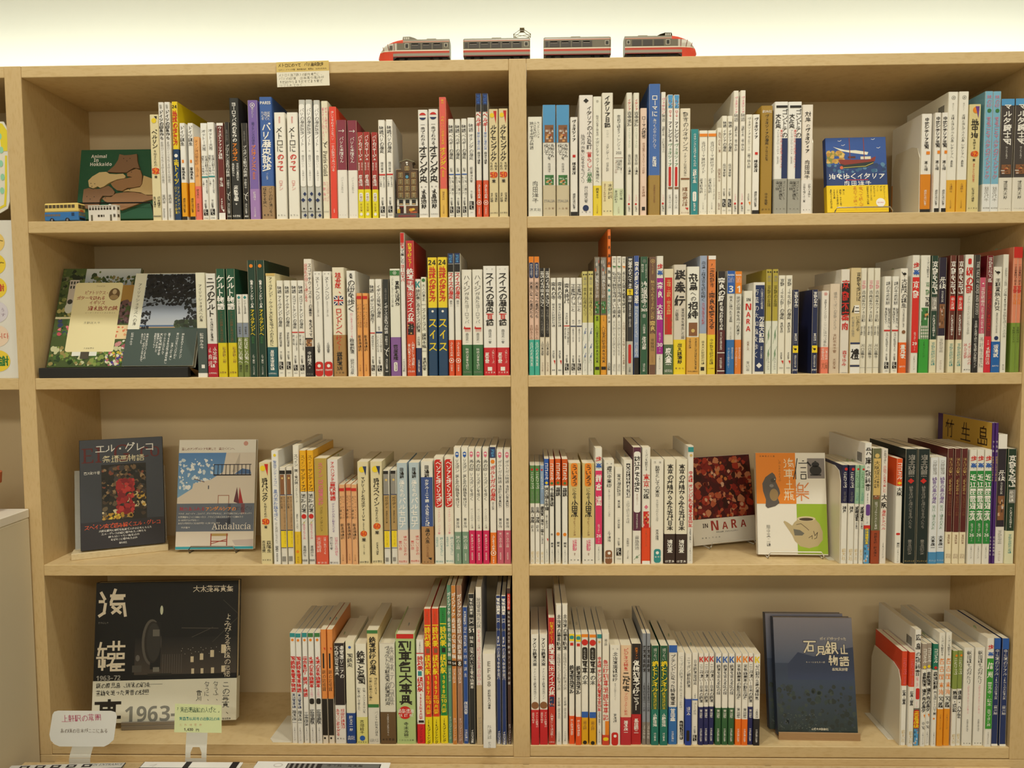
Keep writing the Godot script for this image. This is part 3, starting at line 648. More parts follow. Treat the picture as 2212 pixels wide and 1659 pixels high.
func mark(b: MB, body: String, xa: float, y0: float, xb: float, y1: float, z: float, col: Color, seed_: int) -> void:
	var f := body.split(" ")
	var w := xb - xa
	var x0 := xa + w * 0.15
	var x1 := xb - w * 0.15
	if f.size() > 2:
		x0 = xa + w * float(f[1]); x1 = xa + w * float(f[2])
	x0 = maxf(x0, xa + 0.0003); x1 = minf(x1, xb - 0.0003)
	var cx := (x0 + x1) / 2
	var cy := (y0 + y1) / 2
	var rx := (x1 - x0) / 2
	var ry := (y1 - y0) / 2
	var white := ink("W")
	var dark := ink("K")
	match f[0]:
		"rect": b.rect(x0, y0, x1, y1, z, col)
		"lab": b.lozenge(x0, y0, x1, y1, rx * 0.7, z, col)
		"disc": b.disc(cx, cy, minf(rx, ry), minf(rx, ry), z, col)
		"ring":
			var r := minf(rx, ry)
			for k in 16:
				b.line(Vector2(cx + r * cos(TAU * k / 16), cy + r * sin(TAU * k / 16)), Vector2(cx + r * cos(TAU * (k + 1) / 16), cy + r * sin(TAU * (k + 1) / 16)), r * 0.22, z, col)
			b.disc(cx, cy, r * 0.4, r * 0.4, z, col, 8)
		"dia": b.flat(PackedVector2Array([Vector2(cx, y0), Vector2(x1, cy), Vector2(cx, y1), Vector2(x0, cy)]), z, col)
		"tri": b.flat(PackedVector2Array([Vector2(cx, y1), Vector2(x1, y1), Vector2(x1 - rx * 0.2, y0)]), z, col)
		"rc":
			b.rect(xa + w * 0.18, y0, xb - w * 0.18, y1, z, dark)
			put_latin(b, "R", cx - w * 0.08, cy + ry * 0.4, w * 0.4, ry * 0.95, white, z + 6e-6, true)
			put_latin(b, "C", cx + w * 0.08, cy - ry * 0.42, w * 0.4, ry * 0.95, white, z + 6e-6, true)
		"quill":
			b.path([Vector2(x1, y1), Vector2(cx, cy + ry * 0.4), Vector2(cx - rx * 0.3, cy - ry * 0.5), Vector2(cx + rx * 0.4, y0)], w * 0.09, z, col)
			b.path([Vector2(x0, y1 - ry * 0.3), Vector2(cx, y1 - ry * 0.7), Vector2(x1, cy + ry * 0.2)], w * 0.06, z, col)
		"flagnl":
			var top := PackedVector2Array()
			var low := PackedVector2Array()
			var r := minf(w * 0.38, ry)
			for k in 9:
				var an := deg_to_rad(20 + k * 17.5)
				top.append(Vector2(r * cos(an), cy + r * sin(an)))
				low.append(Vector2(r * cos(an), cy - r * sin(an)))
			low.reverse()
			b.flat(top, z, ink("R")); b.flat(low, z, ink("N"))
		"ukflag":
			b.rect(xa + w * 0.12, y0, xb - w * 0.1, y1, z, ink("N"))
			var p := [Vector2(xa + w * 0.12, y0), Vector2(xb - w * 0.1, y1), Vector2(xa + w * 0.12, y1), Vector2(xb - w * 0.1, y0)]
			b.line(p[0], p[1], w * 0.08, z + 4e-6, white); b.line(p[2], p[3], w * 0.08, z + 4e-6, white)
			b.rect(xa + w * 0.42, y0, xa + w * 0.6, y1, z + 8e-6, white); b.rect(xa + w * 0.12, cy - ry * 0.28, xb - w * 0.1, cy + ry * 0.28, z + 8e-6, white)
			b.rect(xa + w * 0.46, y0, xa + w * 0.56, y1, z + 1e-5, ink("R")); b.rect(xa + w * 0.12, cy - ry * 0.15, xb - w * 0.1, cy + ry * 0.15, z + 1e-5, ink("R"))
		"cross":
			var r := minf(w * 0.4, ry)
			b.rect(-r, cy - r, r, cy + r, z, white)
			b.rect(-r * 0.86, cy - r * 0.86, r * 0.86, cy + r * 0.86, z + 3e-6, ink("R"))
			b.rect(-r * 0.2, cy - r * 0.6, r * 0.2, cy + r * 0.6, z + 6e-6, white); b.rect(-r * 0.6, cy - r * 0.2, r * 0.6, cy + r * 0.2, z + 6e-6, white)
		"cow":
			b.flat(PackedVector2Array([Vector2(x0, cy), Vector2(x0 + rx * 0.3, y1), Vector2(x0 + rx * 0.5, cy + ry * 0.4), Vector2(x1, cy + ry * 0.4), Vector2(x1, cy - ry * 0.2), Vector2(x0 + rx * 0.5, cy - ry * 0.2)]), z, col)
			for k in 4: b.line(Vector2(x0 + rx * (0.55 + 0.42 * k), cy - ry * 0.2), Vector2(x0 + rx * (0.55 + 0.42 * k), y0), w * 0.05, z, col)
		"bird":
			b.disc(cx, cy, rx * 0.7, ry * 0.5, z, dark, 10)
			b.line(Vector2(cx - rx * 0.6, cy + ry * 0.1), Vector2(x0, cy + ry * 0.7), w * 0.08, z, dark)
			b.line(Vector2(cx, cy), Vector2(cx, y0), w * 0.05, z, dark)
		"tram":
			b.lozenge(cx - w * 0.24, y0 + ry * 0.3, cx + w * 0.24, y1 - ry * 0.15, w * 0.08, z, col)
			b.rect(cx - w * 0.15, cy, cx + w * 0.15, cy + ry * 0.45, z + 4e-6, white)
			b.rect(cx - w * 0.1, y0, cx + w * 0.1, y0 + ry * 0.3, z, col); b.line(Vector2(cx, y1), Vector2(cx, y1 - ry * 0.2), w * 0.1, z, col)
		"bow":
			b.flat(PackedVector2Array([Vector2(x0, y1), Vector2(cx, cy), Vector2(x0, y0)]), z, dark)
			b.flat(PackedVector2Array([Vector2(x1, y1), Vector2(x1, y0), Vector2(cx, cy)]), z, dark)
		"flower":
			b.path([Vector2(x0, y0 - ry), Vector2(x0 + rx * 0.4, cy - ry * 0.5), Vector2(cx, cy + ry * 0.3)], w * 0.04, z, ink("G"))
			for k in 4:
				var an := -0.4 + k * 0.85
				b.flat(PackedVector2Array([Vector2(cx, cy + ry * 0.3), Vector2(cx + rx * 0.7 * sin(an) - rx * 0.2, cy + ry * 0.3 - ry * 0.9 * cos(an)), Vector2(cx + rx * 0.7 * sin(an) + rx * 0.25, cy + ry * 0.3 - ry * 0.7 * cos(an))]), z, hexc("6474b4"))
		"leaf":
			b.path([Vector2(x0, y0 - ry * 0.4), Vector2(cx, cy), Vector2(x1, y1)], w * 0.04, z, ink("G"))
			b.flat(PackedVector2Array([Vector2(cx, cy - ry), Vector2(cx + rx * 0.6, cy - ry * 0.3), Vector2(cx, cy + ry * 0.6), Vector2(cx - rx * 0.5, cy - ry * 0.2)]), z, col.lerp(white, 0.25))
		"grid":
			for k in 4:
				b.rect(xa + w * (0.1 + 0.22 * k), y0, xa + w * (0.16 + 0.22 * k), y1, z, col.lerp(dark, 0.3))
				b.rect(xa + w * 0.08, y0 + ry * (0.1 + 0.48 * k), xb - w * 0.08, y0 + ry * (0.2 + 0.48 * k), z, col)
		"bar":
			# a bar code on the left-hand board, near the spine
			for k in 13:
				var zz := -0.012 - k * 0.0016
				b.quad(Vector3(xa - 0.0001, y0, zz - 0.0006 - 0.0004 * (k % 3)), Vector3(xa - 0.0001, y0, zz), Vector3(xa - 0.0001, y1, zz), Vector3(xa - 0.0001, y1, zz - 0.0006 - 0.0004 * (k % 3)), dark)
		"isle":
			# a golden front board lettered with the island's name, on the left-hand side
			b.quad(Vector3(xa - 0.0001, 0.001, -0.164), Vector3(xa - 0.0001, 0.001, -0.002), Vector3(xa - 0.0001, y1, -0.002), Vector3(xa - 0.0001, y1, -0.164), hexc("cfa846"))
			var g := MB.new()
			for k in 3: put_char(g, "竹生島"[k], -0.14 + 0.056 * k, y1 - 0.026, 0.034, 0.036, 0.0026, Color.WHITE, 0.0)
			for k in range(0, g.v.size(), 4):
				b.quad(Vector3(xa - 0.0002, g.v[k].y, g.v[k].x), Vector3(xa - 0.0002, g.v[k + 1].y, g.v[k + 1].x), Vector3(xa - 0.0002, g.v[k + 2].y, g.v[k + 2].x), Vector3(xa - 0.0002, g.v[k + 3].y, g.v[k + 3].x), hexc("4a3418"))
		"town":
			var base := col
			b.rect(maxf(x0, xa + w * 0.04), y0, minf(x1, xb - w * 0.04), y1, z, base)
			var rng := RandomNumberGenerator.new()
			rng.seed = seed_ + 7
			for k in 12:
				var px := rng.randf_range(xa + w * 0.14, xb - w * 0.14)
				var py := rng.randf_range(y0 + ry * 0.2, y1 - ry * 0.2)
				var cc: Color = [base.lerp(white, 0.55), base.lerp(dark, 0.5), hexc("d8a060"), base.lerp(white, 0.25), hexc("b0503a"), base.lerp(dark, 0.7)][rng.randi() % 6]
				if k % 3 == 0: b.flat(PackedVector2Array([Vector2(px - w * 0.1, py), Vector2(px + w * 0.1, py), Vector2(px, py + ry * 0.3)]), z + 1e-6 * (k + 2), cc)
				else: b.rect(px - w * 0.1, py - ry * 0.14, px + w * 0.1, py + ry * 0.1, z + 1e-6 * (k + 2), cc)

func fill_bay(bay: String, y: float, rows: Array) -> void:
	var rng := RandomNumberGenerator.new()
	rng.seed = hash(bay)
	for r in rows:
		var called: String = r[0]
		var proto: Node3D = make_book(called, r[1], r[3] / 1000.0, r[4] / 1000.0, r[5] / 1000.0, r[7], hash(r[2]))
		var xs: Array = r[6]
		var words: Array = [[""], ["left copy", "right copy"], ["left copy", "middle copy", "right copy"], ["first copy", "second copy", "third copy", "fourth copy"]][xs.size() - 1]
		for k in xs.size():
			var o: Node3D = proto if k == 0 else proto.duplicate()
			o.name = numbered(called)
			add_child(o)
			o.position = Vector3(xs[k] / 1000.0, y + 0.00012, -0.004 + rng.randf_range(-0.003, 0.002) + r[8] / 1000.0)
			o.set_meta("label", r[2] + (", " + words[k] if words[k] != "" else "") + ", " + bay)
			o.set_meta("category", "book")
			o.set_meta("group", "books in the %s" % bay)

func shelve_books() -> void:
	fill_bay("top left bay", S1, [
		["paperback_book", "E9DDB0", "cream paperback with yellow moon badge and orange circle", 16.5, 186.9, 128, [233.7], "20-94Y #disc .2 .75;16-45K #tri;143-318K* ベルリン;332-486K 'を知るための;494-567O #disc .12 .88;502-559R =52;575-600K* 章;771-877K> 浜本隆志;771-877K< 希代真理子;951-967K =AKASHI", 0],
		["paperback_book", "EFECE4", "slim white paperback with plain black title", 10.3, 207.6, 146, [247.7, 259.1], "20-57S 新書;71-317K* ドイツの街角から;332-685S '素顔のドイツをめぐる街とその旅案内;780-854S 高橋憲;898-978K ~Ikubundo", 0],
		["guidebook", "F3D51C", "yellow and navy guidebook with red title", 10.7, 208.6, 146, [271.7], "20-64K =24;74-366R* 地球の歩き方;^399 1000 1F3F66;439-469W #disc .2 .85;483-695Y* 南ドイツ;710-950Y> フランクフルト;710-950Y< ロマンチック街道", 0],
		["paperback_book", "F4F2EC", "white paperback with orange foot band and small orange square", 10.3, 170.9, 108, [284.3, 298.6], "31-231K ドイツ誕生;377-408O #rect .3 .65;453-577K* 菊池良生;^612 963 F2A91C;772-923K 講談社現代新書;963-1000K #rect 0 1", 0],
		["paperback_book", "F0B06A", "small orange paperback with coral foot band", 10.2, 146.6, 105, [309.1], "36-338M 'ライン河幻想紀行;359-484M 'ユゴー作;^593 1000 F07A68;625-734M 榊原晃三;796-901M 岩波文庫", 0],
		["pocket_paperback", "F4F3EC", "white pocket paperback with thin teal stripe", 12.8, 171.2, 108, [321.5, 335.6], "63-287K 'オットー大帝;332-534K< '神聖ローマ帝国の;332-534K> '辺境の戦士から;547-561T #rect 0 1;583-727K> '皇帝の中世の戦争;583-655K< 'いま開く;789-879K 中公新書;888-951K #rc;973-987S =2766", 0],
		["pocket_paperback", "6E2A26", "dark maroon pocket paperback with white title", 12.5, 171.1, 108, [350.8], "0-28W #rect 0 1;36-374W* ウェストファリア体制;557-655W 倉山満;775-891W 'PHP新書;891-922W #tri;926-1000W #rect 0 1", 0],
		["pocket_paperback", "2B2826", "black pocket paperback with narrow white title", 9.1, 172.4, 108, [363.5], "79-203S '名画で読み解く;230-556W プロイセン王家12の物語;587-680W '中野京子;715-799W #quill;826-936W '光文社新書;954-972W =1113", 0],
		["hardback_book", "2E2B27", "tall black hardback with white and orange title", 17.2, 213.3, 146, [378.2], "33-358W* ヨーロッパ史のなかの;365-515O* アルザス;532-678W> 中近世の重層的な;532-643W< 地域秩序から;718-846W* 安酸香織;864-878W 著;963-978W =知泉書館", 0],
		["pocket_paperback", "2B2826", "black pocket paperback wedged between tall black and purple books", 11.0, 170.5, 108, [394.6], "85-196S '名画で読み解く;232-553W ブルボン王朝12の物語;576-678W '中野京子;719-799W #quill;830-937W '光文社新書;955-973W =463", 0],
		["guidebook", "7E66AE", "purple tall guidebook with orange title", 18.0, 209.2, 146, [411.4], "24-60W #ring .25 .75;64-147W '旅のヒント;180-369N '南フランスの休日;376-594O* プロヴァンスへ;601-663O '最新版;^743 1000 A682BE;765-841W '町田陽子;892-979W 'イカロス出版", 0],
		["hardback_book", "3C62A8", "tall royal blue hardback with large white title and tan band", 22.7, 214.5, 146, [434.9], "32-64W =PARIS;117-188W> '写真と;117-188W '地図で;117-188W< 'たどる;212-605W* パリ歴史散歩;619-676W 'パリ散歩;^726 1000 A98A62;736-952K> 'パリの街と通りを;736-903K< '探索する旅へ;959-973K =草思社", 0],
		["book", "F2EEE2", "white book with grey and red brushed title", 19.8, 186.8, 128, [459.7, 482.1], "37-102R '歴史散歩;130-367K メトロに;383-546R* のって;632-730R 'ロラン;958-971S =草思社", 0],
		["book", "C9C9C2", "grey spine with navy diamonds and white title label", 11.5, 208.4, 146, [499.8, 512.1, 525.2], "36-728W #lab .04 .9;73-386K パリの歴史散歩ノート;419-437K ＋;462-564K '森田けいこ;586-677K '山本ゆりこ;772-808N #dia .4 1;823-859N #dia 0 .75;906-921K #disc .3 .7;928-950K =DAIWA;954-986N #dia .4 1", 0],
		["guidebook", "EDE6CC", "cream guidebook with sideways black Latin title", 12.0, 207.0, 146, [539.0], "54-333V< '暮らすように過ごすパリ;54-274V> 'ぎゅっと旅するパリ;344-391K #quill;406-651K ~Paris Guid;677-853V< '荻野雅代;677-853V> 'トリコロル・パリ;930-944S =自由国民社", 0],
		["guidebook", "E8402A", "red slim guidebook with tiny white title", 13.2, 196.9, 128, [553.1], "37-299W '歩いてまわる小さなパリ;314-576W '一日の散歩で見つける;908-946W '大和書房", 0],
		["book", "86283C", "wine red book with broad white band", 17.3, 172.3, 108, [569.6, 587.7], "75-141W '→;172-432W パリと本屋さん;^507 1000 F0ECE2;578-745S 'パリュスあや子;962-970S =平凡社", 0],
		["pocket_paperback", "A8261C", "red pocket paperback with yellow foot band", 11.1, 151.4, 105, [602.1, 613.8, 626.9], "40-331W* パリのパサージュ;351-442W< '夢の遊歩街;351-442W> '過ぎ去った;492-623W 鹿島茂;^663 1000 EBDD1C;703-803W #lab .2 .8;713-798M '世間話;824-919M '中公文庫;934-969W #disc .2 .8", 0],
		["pocket_paperback", "F4F0E6", "white pocket paperback with thin red stripe", 12.3, 172.0, 108, [640.6, 654.7], "62-338K 物語パリの歴史;426-532K '福井憲彦;549-563R #rect 0 1;576-681K< 'パリの歴史;576-690K> '燦然たる光が;787-870K 中公新書;879-945K #rc;963-976S =2658", 0],
		["paperback_book", "F2EFE8", "white paperback with red, white, blue disc above title", 17.4, 188.9, 128, [714.1, 733.1], "27-95R #flagnl;119-328K 一冊でわかる;328-674K* オランダ史;706-718K =監修;734-915K* 水島治郎;963-973S =河出書房新社", 0],
		["guidebook", "E8604E", "tall coral guidebook with yellow title", 12.7, 210.0, 146, [749.6], "19-55Y 旅の;156-394Y 'かわいいに出会える旅;411-606Y* オランダへ;609-663Y '最新版;^760 1000 EBBE50;782-854M '福島有紀;893-969M 'イカロス出版", 0],
		["pocket_paperback", "F2F0E6", "slim white pocket paperback with thin blue stripe", 10.0, 172.4, 108, [763.8, 775.5, 787.0], "60-139K 物語;152-408K ベルギーの歴史;492-536K '松尾;556-567B #rect 0 1;584-760K< '軋むヨーロッパの;575-774K> '小国に輝き;796-879K 中公新書;888-954K #rc;972-983S =2279", 0],
		["pocket_paperback", "F4F2EA", "slim white pocket paperback without stripe", 13.1, 173.5, 108, [799.6], "59-142K '物語;160-425K 'オランダの歴史;491-648K '桜田美津夫著;731-813K '中公新書;840-922K #rc;949-957S =2434", 0],
		["book", "F1EFE8", "thin white book with navy head and orange foot band", 10.0, 215.7, 146, [812.9, 824.9], "0-91N #rect 0 1;11-84B* 図説本;91-147K #rect .05 .95;151-308R* ベルギー;312-455B '美術と歴史の旅;469-567K 森洋子編著;^700 1000 E2562A;732-847W* ふくろうの本;854-910W #ring .1 .9;917-977W '河出書房新社", 0],
		["paperback_book", "E6D6A6", "cream paperback with red and gold wedge and orange circle", 16.6, 188.9, 128, [839.3, 856.7], "26-90Y #disc .1 .6;18-138R #tri;142-482K* ルクセンブルク;490-562K< ための;490-562K> を知る;578-638O #disc .05 .95;582-630R =50;650-682K* 章;771-859K< 木戸紗織;771-859K> 田原憲和;955-967K =明石書店", 0],
	])
	fill_bay("top right bay", S1, [
		["book", "F1EFE2", "thick white book with dark green head and tall thin title", 25.4, 173.7, 108, [912.7], "0-0G #rect .05 .95;48-213K> 'モンテレッジォ;48-204K '小さな村の;48-326K< '旅する本屋の物語;639-865K '内田洋子;917-943K =方丈社", 0],
		["book", "EDEAE0", "book with bright sky head and village picture", 23.1, 194.3, 128, [937.7, 961.9], "0-335U #rect 0 1;179-335M #town;347-467K> 見知らぬ;347-491K イタリアを;347-444K< 探して;518-607K '内田洋子;627-716G #town;^720 1000 D6C8A6;841-880S =ITALIA;919-934M =小学館", 0],
		["pocket_paperback", "F4F0E8", "white pocket paperback with small red square in middle", 13.4, 171.8, 108, [981.4], "29-244K* ヴェネツィア;380-406R #rect .3 .7;455-578K* 陣内秀信;771-929K 講談社現代新書;959-1000K #rect 0 1", 0],
		["book", "F4EEE6", "thick white book with black, red and green title", 24.5, 209.4, 146, [1002.6], "27-66K #dia .3 .7;88-447K> イタリアの小さな町;468-598R> 暮らし;598-630K> 'と;634-727G> 風景;289-727K< '―地方が元気になるまちづくり;749-889K '井口勝文著;910-961N #disc .2 .75;964-973K =水曜社", 0],
		["guidebook", "F2F0E0", "white guidebook with yellow foot band", 15.2, 207.8, 146, [1022.7], "31-49S #ring .3 .7;154-328S '魅惑の絶景と美食旅;342-719K 'ナポリとアマルフィ海岸周辺へ;^744 1000 F2D92A;762-856K '梶真由子;900-979M 'イカロス出版", 0],
		["book", "F1ECDC", "tall white book with pale cream foot band and black title", 19.9, 213.9, 146, [1040.6], "21-281K* イタリア日記;299-362K 一八一一;411-541K 'スタンダール;562-636K '臼田紘訳;^717 1000 F0E4B0;734-861K> '本邦初訳;734-882M< '若き日の私的旅日記;956-966K =新評論", 0],
		["paperback_book", "F2EFE2", "white paperback with pale green foot band", 19.1, 186.2, 128, [1060.4], "57-384K '季節で綴るフィレンツェ;396-420S =202;453-457M #rect .1 .9;469-598K> '四季折々の暮らし;469-566K '街歩き;469-598M< 'イタリアの街;^743 1000 DDE6C0;756-849K> '奥村千穂;756-881K< '岩田砂和子;913-978M 'イカロス", 0],
		["book", "F0ECDC", "tall white book with red and grey title", 10.4, 213.4, 146, [1078.9, 1091.4], "49-144R イタリア;151-274K 古寺巡礼;285-447G 'フィレンツェ・アッシジ;496-584K '金沢百枝;598-665K '小澤実;826-883V 'とんぼの本;897-914R #disc .2 .7;925-967K '新潮社", 0],
		["paperback_book", "EFD3C0", "pale pink paperback with small black emblem at foot", 11.9, 187.1, 128, [1104.4], "71-280K ローマの誘惑;320-605M '西洋絵画におけるローマの役割;722-822M '近本謙編;918-951K #rect .25 .75", 0],
		["book", "3D6AB4", "very tall speckled blue book with ochre band and white title", 20.2, 227.8, 165, [1123.2], "80-245W* ローマに;262-489W '幾つもの中心に佇んで;548-627W* 板屋緑;^693 1000 A8863A;765-904M '武蔵野美術大学出版局", 0],
		["book", "F2EEE2", "tall white book with pink and grey title", 8.4, 214.3, 146, [1139.0], "47-177V ヴァチカン;177-240K '物語;275-352K '塩野七生;373-492S '石鍋真澄ほか;828-884V 'とんぼの本;894-912R #disc .1 .8;919-968K '新潮社", 0],
		["guidebook", "F4F2EA", "slim white guidebook with red, black and green title", 10.3, 208.7, 146, [1150.3, 1161.7], "4-29U #rect .1 .9;29-111U #town;126-209R* ローマ・;219-392K* フィレンツェ;403-593G ヴェネツィア;597-759R #lab .25 .7;766-782M #rect .2 .9;827-946S '世界の中の旅", 0],
		["paperback_book", "EDE3CC", "cream paperback with long thin title", 18.0, 185.0, 128, [1177.2], "34-399K '都市のルネサンス;412-639K 'イタリア社会の底力;651-667M #lab .05 .95;736-915M 陣内秀信;931-955R #tri;972-984M =古小烏舎", 0],
		["pocket_paperback", "1E8C92", "teal pocket paperback with white title", 13.7, 148.8, 105, [1193.7], "45-440W ルネサンスとは何であったのか;465-627W* 塩野七生;728-844W #lab .25 .75;743-829T 'し1211;859-955W 新潮文庫", 0],
		["pocket_paperback", "F2EEDE", "white pocket paperback with orange stripe near top", 15.1, 146.6, 105, [1209.1, 1224.4], "38-72O #rect 0 1;130-509K '古代ローマ旅行ガイド;565-822K> 'フィリップ・マティザック;565-740K< '安原和見訳;852-934S 'ちくま文庫;960-970S =ち18", 0],
		["pocket_paperback", "F1EBD8", "slim cream pocket paperback with thin brown title", 8.4, 150.1, 105, [1236.4], "45-285M '地図のない道;466-626M '須賀敦子;736-826M 'す112;866-946M '新潮文庫", 0],
		["pocket_paperback", "F2EDDC", "slim white pocket paperback with green and black monogram", 9.5, 171.0, 108, [1245.6, 1255.4], "55-116K 物語;138-394K イタリアの歴史Ⅱ;482-614K '藤沢道郎著;733-812K '中公新書;843-922K #rc;953-962S =2754", 0],
		["book", "F2EDDF", "tall slim white book with pink title and red emblem", 9.4, 213.9, 146, [1265.4, 1276.9], "48-184V ヴェネツィア;184-248S 物語;283-367K '塩野七生;388-486K '宮下規久朗;830-886V 'とんぼの本;903-921R #disc .1 .8;928-977K '新潮社", 0],
		["pocket_paperback", "F2EDDC", "white pocket paperback with small orange flame at foot", 11.4, 172.6, 108, [1288.2], "29-207K 'ヴェネツィア;216-363S '美の都の一千年;389-537K '宮下規久朗;789-863S '岩波新書;876-911O #tri;954-963S =1608", 0],
		["pocket_paperback", "F4F0E6", "white pocket paperback with red square and black foot", 12.9, 173.1, 108, [1301.1], "32-240K* ヴェネツィア;376-402R #rect .35 .75;452-574K* 陣内秀信;769-925K 講談社現代新書;959-1000K #rect 0 1", 0],
		["hardback_book", "A8842E", "thick ochre hardback with thin black title", 20.5, 188.3, 128, [1320.1], "40-64W =創元社;80-358K ヴェネツィアの歴史;370-505K '海と陸の共和国;800-911K '中平希著;947-961K =創元社", 0],
		["book", "F1EFE8", "thick white book with navy panel and grey band", 23.7, 194.0, 128, [1344.4, 1368.6], "33-54K #rect .1 .95;66-316K> ゴンドラの;66-235K< * 文化史;324-683N #rect .55 .98;247-590R '運河をとおして見るヴェネツィア;247-467K< 'アレッサンドロ・マルツォ;482-552S< '和栗珠里訳;^687 1000 A5A296;706-872K> 'ゴンドラという;706-872K '摩訶不思議な;706-791K< '乗り物;949-959K =白水社", 0],
		["book", "EFE6D8", "cream book with brushed black title standing against white bookend", 18.9, 188.2, 128, [1390.2], "61-157K 対岸;173-204K 'の;212-439K* ヴェネツィア;503-682K 内田洋子;^690 1000 EFEAE2;722-849K> '幻都の水路と;722-897K< '日常を描く十二章;960-968K =集英社", 0],
		["pocket_paperback", "F2EEE6", "white pocket paperback with orange band turned to show front cover", 18.4, 170.7, 108, [1598.0], "38-353K* 中世シチリア王国;379-410O #rect .5 .85;475-576K 高山博;^611 965 DE8A1C;768-926W '講談社現代新書;965-1000K #rect 0 1", 0],
		["pocket_paperback", "F4F0E8", "white pocket paperback with orange square and black foot label", 11.2, 171.2, 108, [1614.8, 1627.0], "39-349K* 中世シチリア王国;380-411O #rect .5 .95;476-577K 高山博;773-930K '講談社現代新書;961-1000K #rect .2 .95", 0],
		["guidebook", "F3F0E4", "tall white guidebook with golden foot band", 17.5, 207.2, 146, [1641.6, 1659.4], "34-63S #ring .3 .75;92-157S '旅のヒント;185-415K '太陽と海とグルメの島;429-551K 'シチリアへ;566-623K '最新版;^731 1000 EBB43A;756-839M '小湊照子;896-968M 'イカロス出版;90-165K #bar", 0],
		["paperback_book", "E4D69C", "cream paperback with violet wedge and orange circle", 20.7, 185.3, 128, [1679.5], "23-83O #disc .3 .85;19-127P #tri;135-312K* 地中海;320-417K を旅する;429-489O #disc .25 .95;437-481R =62;505-529K* 章;546-723R '歴史と文化の観光案内;771-904K '松原康介編著;960-970K =明石書店", 0],
		["guidebook", "82BCD8", "tall pale blue guidebook with pink title and white band", 14.3, 206.7, 146, [1702.0, 1716.6], "30-131V '旅の街;142-178G #disc .3 .8;207-726V まるごとマルタのガイドブック;^769 1000 EEF0EE;787-917S '林花代子;964-975S =東京書籍", 0],
		["book", "4A4440", "thick dark picture-covered book with big white title and white band", 23.4, 194.1, 128, [1735.7, 1759.3], "2-60U #rect 0 1;41-409W* マルタ騎士団;421-528W '知られざる領土;582-666M #town;^697 1000 EDE8DA;724-889K '武田秀太郎;970-977S =中央公論新社", 0],
	])
